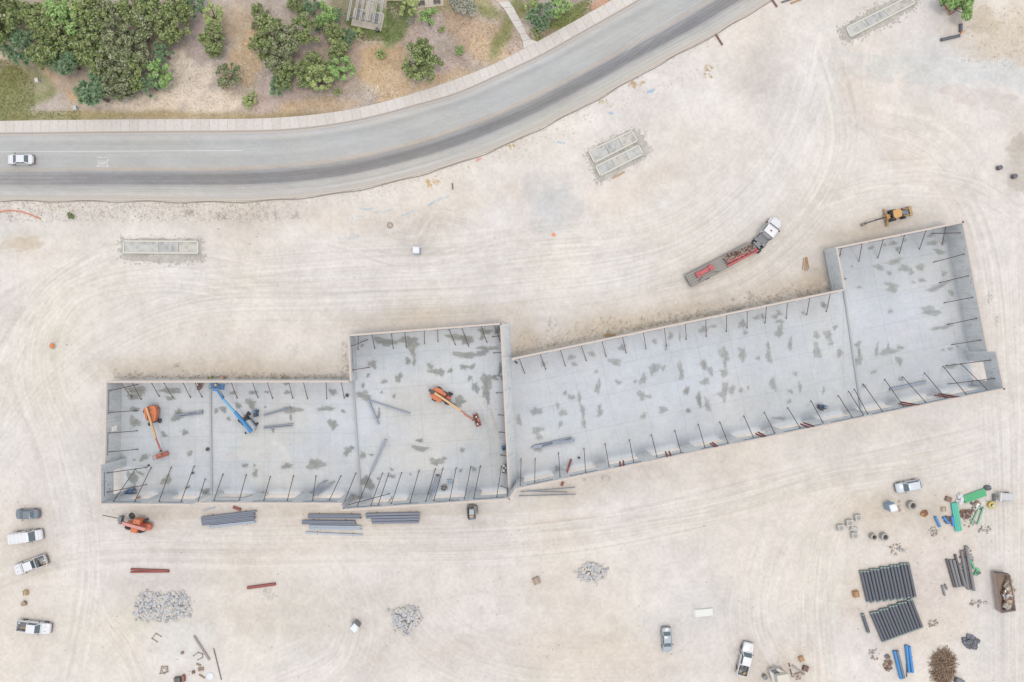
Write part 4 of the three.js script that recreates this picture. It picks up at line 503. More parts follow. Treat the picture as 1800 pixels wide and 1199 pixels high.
  const rr2 = thing('steel_rail', 'pair of red steel channels strapped along the trailer edge', 'channel', P(1304, 453, 1.15)), k1 = (zx, zy, h) => at(rr2, 1150 + zx / 5.993, 350 + zy / 5.993, h);
  mesh('channel', beam(k1(770, 668, 1.5), k1(1075, 522, 1.5), .3, .45), red, rr2); mesh('channel', beam(k1(770, 706, 1.35), k1(1092, 543, 1.35), .34, .3), red, rr2); mesh('gap_plate', beam(k1(772, 688, 1.3), k1(1080, 533, 1.3), .28, .15), dirty('maroon', [120, 74, 74], .8), rr2);
}
// ---------- plant ----------
const lifts = { orange: dirty('plantOrange', [236, 134, 88], .5), tanBoom: dirty('boomTan', [232, 190, 140], .5), dullRed: dirty('dullOrange', [204, 128, 108], .6), blue: dirty('plantBlue', [62, 150, 214], .5), pale: dirty('plantPale', [198, 208, 218], .6), navy: dirty('plantNavy', [96, 140, 186], .6) };
function basket(o, c, ry, w, d, m, fl) {   // c: floor centre in local metres
  const G = new THREE.Group(); const k = mesh('basket', [box(w, .08, d)].map((g) => g.rotateY(ry).translate(c.x, c.y, c.z)), fl, o), rails = [];
  for (const y of [.55, 1.1]) for (const s of [-1, 1]) { rails.push(box(w, .06, .06, 0, y, s * d / 2), box(.06, .06, d, s * w / 2, y, 0)); }
  for (const x of [-1, -.33, .33, 1]) for (const z of [-1, 1]) rails.push(box(.05, 1.1, .05, x * w / 2, .55, z * d / 2));
  rails.push(box(w * .3, .5, .3, 0, .8, -d / 2 + .2)); mesh('rail', rails.map((g) => g.rotateY(ry).translate(c.x, c.y, c.z)), m, k); return k;
}
{ // orange lift with tan boom in the end bay
  const o = thing('boom_lift', 'orange boom lift with tan boom lowered toward the floor of the end bay', 'boom lift', P(264, 728, .1), 0, 'boom lifts in the shell'), q = (x, y, h) => at(o, 230 + x / 9.22, 690 + y / 9.22, h), f = (x, y) => [230 + x / 9.22, 690 + y / 9.22];
  mesh('engine_cover', [outline(o, [f(195, 270), f(245, 235), f(270, 460), f(235, 440)], .9, 2.0, .12), outline(o, [f(280, 220), f(385, 215), f(410, 300), f(400, 400), f(375, 470), f(330, 480)], .9, 2.1, .14)], lifts.orange, o); mesh('turntable', outline(o, [f(215, 270), f(380, 235), f(395, 400), f(300, 470)], .6, 1.3, .1), lifts.orange, o); mesh('chassis', outline(o, [f(230, 260), f(420, 260), f(440, 480), f(300, 500)], .3, .75, .05), blackMetal, o); mesh('vent', [box(.5, .05, .3, q(320, 280, 2.1).x, 2.02, q(320, 280, 2.1).z), box(.4, .05, .2, q(350, 380, 2.1).x, 2.02, q(350, 380, 2.1).z)], lifts.dullRed, o);
  mesh('counter_link', rod(q(275, 240, 2.0), q(300, 420, 2.0), .12), blackMetal, o); mesh('main_boom', beam(q(250, 238, 2.6), q(405, 740, 2.5), .34, .4, .05), lifts.tanBoom, o); mesh('fly_boom', beam(q(405, 740, 2.4), q(480, 930, 1.7), .24, .26), lifts.dullRed, o); mesh('jib_joint', rbox(.35, .35, .35, .06, q(485, 945, 1.5).x, 1.4, q(485, 945, 1.5).z), blackMetal, o);
  basket(o, q(505, 1015, .6), .33, 2.4, .85, lifts.dullRed, lifts.dullRed); for (const [x, y, a] of [[425, 265, 1.5], [470, 462, 1.4], [305, 505, 1.3], [225, 300, 1.5]]) { const c = q(x, y, .55); wheel(o, c.x, .4, c.z, .42, .32, greyMetal, a); }
}
{ // blue lift
  const o = thing('boom_lift', 'blue boom lift reaching up to the top of the north wall', 'boom lift', P(437, 741, .13), 0, 'boom lifts in the shell'), q = (x, y, h) => at(o, 360 + x / 10.9, 660 + y / 10.9, h), f = (x, y) => [360 + x / 10.9, 660 + y / 10.9];
  mesh('engine_cover', [outline(o, [f(790, 860), f(850, 850), f(950, 985), f(945, 1060), f(880, 1080)], .9, 1.9, .1), outline(o, [f(720, 950), f(770, 930), f(860, 1100), f(800, 1110)], .9, 1.8, .1)], lifts.pale, o); mesh('turntable', outline(o, [f(730, 900), f(830, 850), f(930, 1010), f(850, 1110)], .6, 1.2, .08), lifts.pale, o); mesh('chassis', outline(o, [f(650, 880), f(800, 760), f(980, 950), f(820, 1080)], .3, .75, .04), blackMetal, o); mesh('control_box', [rbox(.5, .5, .4, .06, q(790, 770, 1.3).x, 1.1, q(790, 770, 1.3).z, .6), rbox(.4, .4, .4, .06, q(800, 830, 1.3).x, 1.1, q(800, 830, 1.3).z)], blackMetal, o); mesh('fuel_cap', rbox(.3, .3, .3, .08, q(712, 805, 1.4).x, 1.3, q(712, 805, 1.4).z), lifts.tanBoom, o);
  mesh('main_boom', beam(q(880, 1070, 2.3), q(570, 690, 3.4), .52, .55, .06), lifts.blue, o); mesh('mid_boom', beam(q(590, 720, 3.35), q(350, 455, 4.4), .36, .42, .05), mat('paleBlue', [120, 186, 226], .5), o); mesh('boom_end', rbox(.6, .55, .6, .08, q(865, 1060, 2.4).x, 2.25, q(865, 1060, 2.4).z, .8), lifts.blue, o); mesh('jib', beam(q(355, 465, 4.4), q(245, 290, 4.2), .34, .36, .05), lifts.blue, o); mesh('jib_cross', beam(q(150, 280, 4.2), q(250, 295, 4.2), .26, .3), lifts.blue, o); mesh('boom_stripe', beam(q(450, 560, 4.1), q(560, 690, 3.65), .1, .04), lifts.pale, o);
  basket(o, q(255, 205, 3.9), -.12, 2.35, .95, lifts.navy, lifts.navy); for (const [x, y, a] of [[840, 730, -.9], [985, 940, .7], [665, 870, -.9], [800, 1090, .7]]) { const c = q(x, y, .55); wheel(o, c.x, .35, c.z, .4, .32, greyMetal, a); }
}
{ // orange lift carrying two workers
  const o = thing('boom_lift', 'orange boom lift with two workers in its low basket', 'boom lift', P(776, 696, .17), 0, 'boom lifts in the shell'), q = (x, y, h) => at(o, 745 + x / 13.32, 670 + y / 13.32, h), f = (x, y) => [745 + x / 13.32, 670 + y / 13.32];
  mesh('engine_cover', [outline(o, [f(205, 175), f(285, 140), f(400, 190), f(525, 310), f(500, 365), f(250, 240)], .9, 2.0, .14), outline(o, [f(115, 300), f(240, 290), f(430, 440), f(390, 510), f(220, 430)], .9, 1.9, .12)], lifts.orange, o); mesh('turntable', outline(o, [f(160, 260), f(260, 200), f(480, 360), f(420, 470)], .6, 1.4, .08), lifts.orange, o); mesh('chassis', outline(o, [f(150, 280), f(330, 150), f(650, 330), f(560, 560)], .3, .75, .04), blackMetal, o); mesh('front_cover', outline(o, [f(500, 380), f(560, 340), f(640, 380), f(590, 450)], .7, 1.3, .08), dirty('plantRed', [226, 104, 84], .5), o);
  mesh('counter_link', beam(q(120, 200, 2.5), q(260, 290, 2.5), .5, .4), blackMetal, o); mesh('main_boom', beam(q(250, 275, 2.6), q(870, 690, 2.4), .4, .42, .05), lifts.tanBoom, o); mesh('boom_side_strip', beam(q(320, 282, 2.5), q(760, 572, 2.38), .1, .14), blackMetal, o); mesh('fly_boom', beam(q(860, 685, 2.35), q(960, 765, 2.2), .26, .28), lifts.dullRed, o); mesh('jib', beam(q(950, 770, 2.2), q(1140, 895, 1.6), .34, .34, .04), lifts.dullRed, o); mesh('jib_joint', rbox(.4, .4, .4, .06, q(1155, 900, 1.4).x, 1.2, q(1155, 900, 1.4).z), blackMetal, o);  // includes a narrow dark strip along one flank of the main boom
  basket(o, q(1250, 905, .7), -1.25, 2.3, .95, lifts.dullRed, dirty('basketDark', [130, 96, 92], .8)); for (const [x, y, a] of [[630, 290, -.4], [370, 165, -.5], [540, 525, -.3], [240, 440, -.5]]) { const c = q(x, y, .55); wheel(o, c.x, .35, c.z, .45, .34, greyMetal, a); }
}
{ // telehandler
  const o = thing('telehandler', 'orange telehandler with grey fork head outside the end bay', 'telehandler', P(234, 919, 0)), q = (x, y, h) => at(o, 170 + x / 16.36, 890 + y / 16.36, h), f = (x, y) => [170 + x / 16.36, 890 + y / 16.36];
  mesh('cab', outline(o, [f(1060, 370), f(1250, 400), f(1215, 560), f(1020, 490)], .8, 2.4, .12), lifts.orange, o); mesh('chassis', outline(o, [f(880, 430), f(1500, 500), f(1480, 700), f(900, 560)], .5, 1.2, .08), lifts.orange, o); mesh('engine_box', outline(o, [f(975, 610), f(1165, 660), f(1130, 790), f(950, 750)], .6, 1.8, .1), lifts.orange, o); mesh('rear_weight', outline(o, [f(1400, 520), f(1540, 530), f(1530, 690), f(1390, 720)], .6, 1.6, .12), dirty('plantOrange2', [230, 132, 104], .55), o); mesh('radiator', outline(o, [f(1220, 500), f(1400, 520), f(1380, 590), f(1220, 570)], 1.1, 1.6, .05), dirty('plantRed', [226, 104, 84]), o);
  mesh('boom', beam(q(745, 480, 2.0), q(1405, 665, 2.5), .6, .62, .08), dirty('boomPink', [236, 168, 156], .5), o); mesh('fork_carriage', [rbox(.6, 1.0, 1.0, .06, q(690, 360, 1.2).x, 1.1, q(690, 360, 1.2).z, -.25), box(.5, .8, .9, q(680, 440, 1.1).x, .9, q(680, 440, 1.1).z, -.25)], greyMetal, o); mesh('jib_pole', rod(q(170, 258, 1.5), q(640, 350, 1.3), .09), dirty('poleBrown', [138, 126, 112], .8), o); mesh('mirror_post', rod(q(760, 270, 1.8), q(735, 420, 1.2), .07), blackMetal, o); mesh('cab_bolt', [box(.15, .06, .15, q(1105, 455, 2.4).x, 2.42, q(1105, 455, 2.4).z), box(.15, .06, .15, q(1160, 515, 2.4).x, 2.42, q(1160, 515, 2.4).z)], blackMetal, o); mesh('rear_guard', rod(q(1560, 510, 1.3), q(1535, 670, 1.3), .08), blackMetal, o);
  for (const [x, y, a] of [[1005, 280, -1.0], [1390, 410, .4], [900, 610, -.5], [1300, 720, .2]]) { const c = q(x, y, .6); wheel(o, c.x, .6, c.z, .6, .42, greyMetal, a); }
}
{ // backhoe loader
  const o = thing('backhoe_loader', 'yellow backhoe loader with its digging arm stretched beside the far wall', 'backhoe', P(1577, 377, 0)), q = (x, y, h) => at(o, 1480 + x / 11.25, 340 + y / 11.25, h), f = (x, y) => [1480 + x / 11.25, 340 + y / 11.25], yel = dirty('plantYellow', [232, 176, 108], .55), dy = dirty('dullYellow', [206, 172, 126], .65);
  mesh('cab_roof', outline(o, [f(1015, 330), f(1150, 300), f(1200, 350), f(1195, 450), f(1070, 490), f(1030, 455)], 2.55, 2.75, .08), yel, o); mesh('cab', outline(o, [f(1035, 345), f(1150, 325), f(1180, 440), f(1070, 470)], .9, 2.55, .04), glass, o); mesh('chassis', outline(o, [f(930, 370), f(1330, 320), f(1340, 420), f(960, 500)], .5, 1.0, .06), blackMetal, o); mesh('bonnet', outline(o, [f(1190, 335), f(1310, 330), f(1320, 410), f(1205, 420)], .9, 1.6, .08), dirty('steelBlue', [128, 136, 148], .5), o); mesh('loader_bucket', [beam(q(1320, 265, .8), q(1365, 440, .6), .5, .7, .06), beam(q(1345, 250, .5), q(1385, 430, .4), .3, .3)], dy, o); mesh('loader_arm', [beam(q(1200, 310, 1.2), q(1325, 310, .8), .18, .25), beam(q(1215, 440, 1.2), q(1350, 420, .8), .18, .25)], dy, o);
  mesh('stabiliser', beam(q(905, 460, .9), q(825, 310, .35), .32, .35, .04), dy, o); mesh('stabiliser', beam(q(905, 480, .9), q(895, 650, .35), .36, .35, .04), dy, o); mesh('swing_post', rbox(.7, 1.2, .8, .1, q(900, 465, 1).x, .9, q(900, 465, 1).z), yel, o); mesh('boom', beam(q(880, 470, 1.6), q(660, 530, 2.2), .26, .3), blackMetal, o); mesh('dipper', beam(q(680, 525, 2.2), q(480, 590, 1.0), .24, .28), mat('dipper', [112, 106, 104], .7), o); mesh('digging_bucket', [rbox(.7, .5, .5, .08, q(430, 610, .5).x, .35, q(430, 610, .5).z, .4), box(.3, .5, .3, q(470, 590, .7).x, .6, q(470, 590, .7).z)], dirty('bucketGrey', [160, 154, 148], .8), o);
  for (const [x, y, r] of [[985, 350, .75], [990, 530, .75], [1225, 310, .45], [1215, 480, .45]]) { const c = q(x, y, r); wheel(o, c.x, r, c.z, r, .42, greyMetal, .22); }
}
{ // skid steer
  const o = thing('skid_steer', 'small grey tracked skid steer loader facing the south wall', 'skid steer', P(828.5, 900, 0)), q = (x, y, h) => at(o, 805 + x / 23.98, 875 + y / 23.98, h), f = (x, y) => [805 + x / 23.98, 875 + y / 23.98];
  mesh('track', outline(o, [f(390, 420), f(455, 410), f(500, 940), f(450, 950)], 0.02, .6, .1), rubber, o); mesh('track', outline(o, [f(655, 400), f(705, 400), f(745, 900), f(690, 930)], 0.02, .6, .1), rubber, o); mesh('body', outline(o, [f(450, 640), f(690, 620), f(715, 920), f(485, 945)], .4, 1.25, .08), dirty('skidGrey', [140, 146, 156], .6), o); mesh('cab', outline(o, [f(460, 500), f(660, 490), f(685, 720), f(480, 730)], .5, 2.0, .1), dirty('skidCab', [196, 204, 206], .5), o); mesh('rear_cover', outline(o, [f(480, 765), f(645, 740), f(655, 815), f(495, 830)], 1.2, 1.4, .05), lifts.tanBoom, o); mesh('lift_arm', [beam(q(425, 880, 1.4), q(400, 420, .8), .16, .2), beam(q(720, 860, 1.4), q(660, 420, .8), .16, .2)], blackMetal, o); mesh('bucket', [beam(q(400, 370, .5), q(650, 340, .5), .55, .5, .05), beam(q(440, 470, .8), q(640, 450, .8), .12, .3)], dirty('skidBucket', [136, 128, 122], .7), o);
  const d = thing('fork_frame', 'grey steel pallet fork frame standing beside the skid steer', 'fork frame', P(836, 896, 0)), e = (x, y, h) => at(d, 805 + x / 23.98, 875 + y / 23.98, h); mesh('plate', beam(e(715, 320, .5), e(745, 640, .5), .55, .9, .04), greyMetal, d); mesh('tine', [beam(e(800, 310, .3), e(855, 690, .3), .1, .1), beam(e(770, 300, .2), e(780, 620, .2), .1, .1)], blackMetal, d);
}
// ---------- concrete vault pads ----------
const padTex = dataTex(256, 256, (x, y) => { const q = vn(0, x / 22, y / 22) * .5 + vn(1, x / 9, y / 9) * .3 + vn(2, x / 3, y / 3) * .2, k = 206 + 56 * q - (q < .4 ? 8 : 0); return [Math.min(255, k + 3), Math.min(255, k + 2), Math.min(255, k - 1)]; }); padTex.repeat.set(.11, .11);
const gravelTex = dataTex(256, 256, (x, y) => { const k = 190 + 70 * (.35 * vn(0, x / 30, y / 30) + .35 * vn(1, x / 9, y / 9) + .3 * vn(2, x / 3, y / 3)); return [k, k - 1, k - 4]; }); gravelTex.repeat.set(.1, .1);
const padM = [[214, 214, 212], [208, 209, 209], [218, 215, 208]].map((c, i) => mat('pad' + i, c, .92, 0, { map: padTex })), rimM = mat('padGravel', [218, 214, 207], .97, 0, { map: gravelTex });
const lerp2 = (a, b, t) => [a[0] + (b[0] - a[0]) * t, a[1] + (b[1] - a[1]) * t];
function gravelSkirt(o, pts, y, seed) { const r = rng(seed), n = 70, ring = [], per = pts.length; for (let i = 0; i < n; i++) { const t = i / n * per, k = Math.floor(t), q = lerp2(pts[k], pts[(k + 1) % per], t - k); ring.push([q[0] + (r() - .5) * 4.5, q[1] + (r() - .5) * 4.5]); } const m = mesh('gravel_bed', outline(o, ring, -.1, y), rimM, o), gs = []; for (let i = 0; i < 300; i++) { const q = ring[Math.floor(r() * n)], p = at(o, q[0] + (r() - .5) * 14, q[1] + (r() - .5) * 14, 0), g = new THREE.DodecahedronGeometry(.05 + r() * .08, 0); gs.push(g.scale(1, .6, 1).rotateY(r() * 6).translate(p.x, .05, p.z)); } tag(mesh('gravel_stone', gs, dirty('skirtStone', [212, 208, 201], .95), o), null, null, null, 'stuff'); return m; }
function pad(label, rows, skirt, h = .3) {
  const c = skirt.reduce((a, p) => [a[0] + p[0] / skirt.length, a[1] + p[1] / skirt.length], [0, 0]), o = thing('concrete_pad', label, 'concrete pad', P(c[0], c[1], 0)); gravelSkirt(o, skirt, .06, c[0] | 0);
  rows.forEach(([a, b, cc, d, cuts], ri) => { for (const [p, q] of [[a, b], [b, cc], [cc, d], [d, a]]) mesh('raised_rim', beam(at(o, ...p, h / 2), at(o, ...q, h / 2), .26, h + .12), mat('padRim', [222, 219, 209], .9), o); for (let k = 0; k + 1 < cuts.length; k++) { const g = .0025, s = cuts[k] + g, e = cuts[k + 1] - g, p = mesh('slab_panel', outline(o, [lerp2(a, b, s), lerp2(a, b, e), lerp2(d, cc, e), lerp2(d, cc, s)], -.1, h - k * .01, .03), padM[(k + ri) % 3], o); } });
  return o;
}
pad('long single concrete pad of three panels in grey gravel below the straight road', [[[217.7, 424], [348, 424.5], [348, 445], [217.7, 444.5], [0, .47, .74, 1]]], [[212, 419], [353, 420], [354, 440], [353, 458], [300, 461], [214, 456]]);
pad('double row concrete pad of six panels in grey gravel below the road bend', [[[1035, 266], [1110, 231], [1120.5, 247.5], [1045, 286], [0, .36, .68, 1]], [[1047.5, 293], [1122, 256], [1130, 271], [1055, 309], [0, .36, .68, 1]]], [[1031, 268], [1060, 250], [1112, 226], [1132, 240], [1143, 268], [1120, 285], [1056, 320], [1049, 312], [1040, 292]]);
pad('slanted concrete pad of three panels near the fenced tree', [[[1487, 49], [1594, -4], [1609, 5], [1495, 65], [0, .3, .6, 1]]], [[1478, 48], [1540, 12], [1600, -10], [1614, 6], [1560, 42], [1495, 72], [1482, 66]]);
// ---------- long goods ----------
const steelDeck = dirty('deckSteel', [142, 148, 164], .55, .2), joistM = dirty('joistSteel', [168, 176, 190], .6, .2), paleSteel = dirty('paleSteel', [192, 202, 216], .5, .2), blueSteel = dirty('blueSteel', [168, 178, 196], .55, .2);
function deckBundle(label, a, b, w, m, h = .4, y = .15, ribs = 3) {   // a, b: end points in pixels, w: width in pixels
  const o = thing('steel_deck_bundle', label, 'steel bundle', P((a[0] + b[0]) / 2, (a[1] + b[1]) / 2, 0), 0, 'steel bundles outside the south wall'), A = at(o, a[0], a[1], y + h / 2), B = at(o, b[0], b[1], y + h / 2), W = w * PX;
  for (let k = 0; k < ribs; k++) { const off = (k - (ribs - 1) / 2) * W / ribs, d = B.clone().sub(A).normalize(), n = V(-d.z, 0, d.x).multiplyScalar(off); mesh('steel_section', beam(A.clone().add(n), B.clone().add(n).addScaledVector(d, -rr(0, .5)), W / ribs * .86, h - k % 2 * .06), m, o); }
  for (const f of [.2, .8]) { const p = A.clone().lerp(B, f), d = B.clone().sub(A).normalize(), n = V(-d.z, 0, d.x).multiplyScalar(W / 2 + .2); p.y = y / 2; mesh('bearer', beam(p.clone().sub(n), p.clone().add(n), .12, y), wood, o); }
}
deckBundle('slanted dark steel bundle lying nearest the south wall of the blue lift bay', [354, 913], [451, 901.5], 9, steelDeck); deckBundle('slanted dark steel bundle between two parallel slanted ones', [355, 920.5], [451, 910], 7, steelDeck, .36); deckBundle('narrow slanted steel bundle at the outer side of its slanted stack', [368, 926], [450, 917], 5, paleSteel, .3, .15, 2);
deckBundle('short dark steel bundle close to the wall corner of the jutting bay', [541.5, 907.5], [636, 908], 8, steelDeck); deckBundle('dark steel bundle with a stepped end between dark and pale bundles', [531, 918], [626, 919], 7.5, steelDeck); deckBundle('pale silver steel bundle of thin strips', [544, 927], [637, 928], 8, paleSteel, .3, .15, 4); deckBundle('single thin pale steel strip beyond the silver bundle', [537, 936], [641, 941], 3, paleSteel, .2, .1, 1);
for (const [a, b, l] of [[[643, 904.5], [739, 902.5], 'dark square steel section of a stack of four, closest to the wall'], [[643.5, 909.5], [739, 907.5], 'dark square steel section second from the wall in its stack of four'], [[653, 914], [739, 912.3], 'dark square steel section third from the wall in its stack of four'], [[654, 918.6], [739, 917.5], 'dark square steel section of a stack of four, farthest from the wall']]) deckBundle(l, a, b, 4.6, steelDeck, .38, .12, 1);
function joists(label, list, m, w = .16, h = .3, y = .2, group = 'loose steel on the slab', name = 'steel_joist', cat = 'joist') {   // open web joists: two chords and a web
  for (const [x0, y0, x1, y1] of list) { const o = thing(name, label, cat, P((x0 + x1) / 2, (y0 + y1) / 2, y), 0, list.length > 1 ? group : undefined), A = at(o, x0, y0, y), B = at(o, x1, y1, y); for (const k of [0, h]) mesh('chord', beam(A.clone().setY(k + .05), B.clone().setY(k + .05), w, .09), m, o); const n = Math.max(4, Math.round(A.distanceTo(B) / .7)), gs = []; for (let i = 0; i < n; i++) gs.push(rod(A.clone().lerp(B, i / n).setY(.05 + (i % 2) * h), A.clone().lerp(B, (i + 1) / n).setY(.05 + ((i + 1) % 2) * h), .03, 4)); mesh('web', gs, m, o); }
}
joists('grey steel joist in the small bundle right of the orange lift', [[309, 731, 358, 722], [309, 728.5, 357, 724.5], [311, 733, 357, 727]], joistM); joists('slanted grey steel joist beside the small blue machine', [[464, 729, 512, 715], [465, 731, 512, 717.5]], joistM); joists('grey steel joist on the slab south of the slanted pair', [[464, 750.5, 516, 745], [464, 753, 514, 748.5]], joistM);
joists('steel joist of the fan shaped heap by the south wall', [[534, 876, 570, 846], [538, 876, 573, 845], [543, 876, 576, 844], [550, 874, 584, 848], [558, 872, 588, 846]], joistM, .2); joists('long thin bowed joist lying along the south wall', [[380, 877, 430, 875], [428, 875, 464, 866]], joistM);
joists('joist of the blue grey stack near the ribbed wall', [[936, 786, 1006, 770], [934, 787.5, 1008, 772.5], [938, 784, 1004, 769], [944, 786, 1010, 774.5], [940, 783, 1002, 772]], blueSteel, .26, .35, .3);
joists('thin loose steel bar outside the foot of the long south wall', [[915, 864.5, 1011, 857], [928, 863.5, 997, 865.5], [912, 872, 1012, 869]], joistM, .12, .15, .1);
function girder(label, a, b, m, w = .3, h = .35, y = .25, group) { const o = thing('steel_girder', label, 'girder', P((a[0] + b[0]) / 2, (a[1] + b[1]) / 2, y), 0, group), A = at(o, a[0], a[1], a[2] ?? y), B = at(o, b[0], b[1], b[2] ?? y); A.y += h / 2; B.y += h / 2; mesh('web', beam(A, B, .05, h), m, o); mesh('flange', beam(A.clone().setY(A.y + h / 2), B.clone().setY(B.y + h / 2), w, .05), m, o); mesh('flange', beam(A.clone().setY(A.y - h / 2), B.clone().setY(B.y - h / 2), w, .05), m, o); }
girder('grey blue girder of the V pair in the jutting bay, steeper one', [647, 701.6], [666, 745.7], blueSteel, .34); girder('grey blue girder of the V pair in the jutting bay, flatter one', [651, 704], [721, 727], blueSteel, .22); girder('single long grey blue girder near the bay divider', [678, 772], [652, 830], blueSteel, .36); girder('lone blue grey girder on the floor of the far end bay', [1563, 684.5], [1627, 670.5], blueSteel, .45);
girder('lower rust red girder of the parallel pair on bare ground', [230.5, 1000], [297, 1002.5], oxide, .3, .3, 0); girder('upper rust red girder of the parallel pair on bare ground', [230.5, 1005], [298, 1004.3], oxide, .3, .3, 0); girder('single rust red girder lying alone near a grey soil stain', [435, 1033], [485, 1026], oxide, .5, .3, 0); girder('red brown girder leaning near the ribbed wall corner', [995, 835], [1004, 807], oxide, .34, .3); girder('short red brown girder stub outside the long south wall', [987, 854], [990, 847], oxide, .4, .3, 0); girder('flat rusty plate by the slanted steel bundles', [410, 891], [424, 896], oxide, .5, .2, 0); girder('pale steel angle by the slanted bundles', [356, 898], [378, 892], paleSteel, .14, .1, 0);
const reach = (px, py, gap) => { const W = WALLS.find((w) => w.id === 'longSouth'); let h = .3; while (h < 7.6 && P(px, py, h).sub(W.A).setY(0).dot(W.nrm) < W.t + gap) h += .1; return h; };   // height at which a sight line passes just inside the wall
const pairs = [[[1583, 706.6, 1616, 712.4], [1579, 709.5, 1610, 715]], [[1649, 692.4, 1685.6, 698], [1642, 694.6, 1679.6, 700]], [[1412, 743, 1430, 749], [1407, 745, 1421.5, 751.5]], [[1332, 759.4, 1345.5, 767], [1328, 762, 1341.5, 768.6]], [[1252, 777.6, 1261, 785], [1248, 779, 1257, 786]], [[1089.5, 811, 1090.3, 820], [1095.6, 809.5, 1096.2, 819]], [[1169.6, 793.5, 1173, 803], [1175.7, 793, 1179.4, 802]]];
for (const p of pairs) for (const [x0, y0, x1, y1] of p) girder('red oxide steel column leaning in a pair against the long south wall', [x0, y0, reach(x0, y0, .5)], [x1, y1, reach(x1, y1, .3)], oxide, .26, .26, .3, 'paired red columns at the south wall');
{ const o = thing('roof_deck_stack', 'stack of shiny ribbed deck strips beside a brace in the jutting bay', 'deck stack', P(762, 856, .17)); for (let k = 0; k < 6; k++) mesh('deck_strip', beam(at(o, 767 + k * 1.7, 836 + k * .3, .5), at(o, 751 + k * 1.9, 876 + k * .1, .5), .14, .35 - k % 2 * .08), k % 2 ? paleSteel : joistM, o); mesh('end_block', rbox(.6, .5, .4, .08, at(o, 769, 836, .5).x, .25, at(o, 769, 836, .5).z), junkB, o); }
function palletStack(label, px, py, ry, w, d, h, m, top) { const o = thing('pallet_load', label, 'pallet', P(px, py, .17), ry); for (let k = 0; k < 4; k++) mesh('board', box(w, .05, d / 5, 0, .12, (k - 1.5) * d / 4), wood, o); mesh('runner', [box(.1, .1, d, -w / 2 + .05, .05, 0), box(.1, .1, d, w / 2 - .05, .05, 0)], wood, o); const r = rng(px | 0); for (let i = 0; i < 9; i++) mesh('carton', rbox(w / 3 - .04, h * (.6 + .4 * r()), d / 3 - .04, .04, ((i % 3) - 1) * w / 3, .15 + h * .4, (Math.floor(i / 3) - 1) * d / 3), i % 2 ? m : top, o); return o; }
palletStack('pallet of dark grey fittings by the deck strips', 780.5, 857, .5, 1.1, 1.0, .5, junkB, junkA); palletStack('pallet of pale blue wrapped goods beside the grey fittings', 790.6, 846.5, .1, .95, .9, .5, mat('wrapBlue', [176, 200, 218], .4), paleSteel); palletStack('tall pallet of grey and white cartons by the leaning wall', 889, 821.5, 0, 1.0, 1.3, .9, dirty('cartonGrey', [130, 136, 152], .7), lampWhite); palletStack('blue bound bundle of insulation in the corner of the end bay', 231, 863, .5, 1.8, 1.1, .6, dirty('bundleBlue', [92, 130, 176], .6), dirty('bundlePale', [150, 166, 186], .6));
function cart(label, px, py, ry, m, y = .15, s = 1) { const o = thing('scissor_lift', label, 'scissor lift', P(px, py, y), ry); mesh('base', rbox(1.5 * s, .4, .8 * s, .06, 0, .4, 0), m, o); mesh('platform', box(1.5 * s, .08, .8 * s, 0, 1.0, 0), blackMetal, o); mesh('guard_rail', [1.4, 1.9].flatMap((h) => [box(1.5 * s, .05, .05, 0, h, .4 * s), box(1.5 * s, .05, .05, 0, h, -.4 * s), box(.05, .05, .8 * s, .75 * s, h, 0), box(.05, .05, .8 * s, -.75 * s, h, 0)]), m, o); mesh('scissor_arm', [beam(V(-.6, .6, .2), V(.6, .95, .2), .08, .08), beam(V(.6, .6, -.2), V(-.6, .95, -.2), .08, .08)], blackMetal, o); mesh('control_case', rbox(.4 * s, .3, .4 * s, .05, .4 * s, 1.2, 0), dirty('caseBlue', [96, 150, 208], .5), o); for (const x of [-.5, .5]) for (const z of [-.35, .35]) wheel(o, x * s, .2, z * s, .2, .14); return o; }
cart('small blue and black scissor lift by the slanted joists', 452, 726, 1.5, dirty('liftBlue', [86, 116, 158], .5), .14, .8); cart('bright blue scissor lift near the leaning ribbed wall', 888, 785.5, .45, dirty('liftBlue2', [72, 140, 206], .5), .17, .75); cart('dark blue scissor lift with a worker beside it in the longest bay', 1441.5, 714.5, 0, dirty('liftBlue3', [74, 100, 140], .5), .21, .8);
// pipe stubs through the slab and small floor items
for (const [x, y, l, r = .28] of [[365.5, 789.5, 'brown capped drain stub beside the first low stem wall'], [610.5, 695, 'dark round drain stub near the second low stem wall'], [262, 818, 'small dark stub near the brace feet of the end bay', .16], [340, 831, 'small dark stub south in the end bay', .14], [906, 636, 'pair member dark stub at the corner of the longest bay', .12], [908.5, 638, 'dark stub beside another stub in the corner of the longest bay', .12], [1017.5, 804.5, 'dark pipe stub near the leaning red girder', .18]]) { const o = thing('drain_stub', l, 'pipe stub', P(x, y, .12)); mesh('pipe', new THREE.LatheGeometry([[r * .75, 0], [r, 0], [r, .45], [r * .75, .45], [r * .75, .1], [0, .1]].map(([a, b]) => new THREE.Vector2(a, b)), 14), dirty('stub', [150, 136, 132], .8), o); mesh('collar', new THREE.TorusGeometry(r * 1.1, .05, 6, 14).rotateX(Math.PI / 2).translate(0, .08, 0), greyMetal, o); }
{ const o = thing('rope_heap', 'small rust coloured coil heap near the north wall by the blue lift', 'coil', P(352.6, 677, .14)), r = rng(4); for (let k = 0; k < 4; k++) mesh('coil', new THREE.TorusGeometry(.3 + .1 * r(), .07, 6, 14).rotateX(1.57 + (r() - .5) * .5).translate((r() - .5) * .7, .1 + k * .08, (r() - .5) * 1.2), rust, o); }
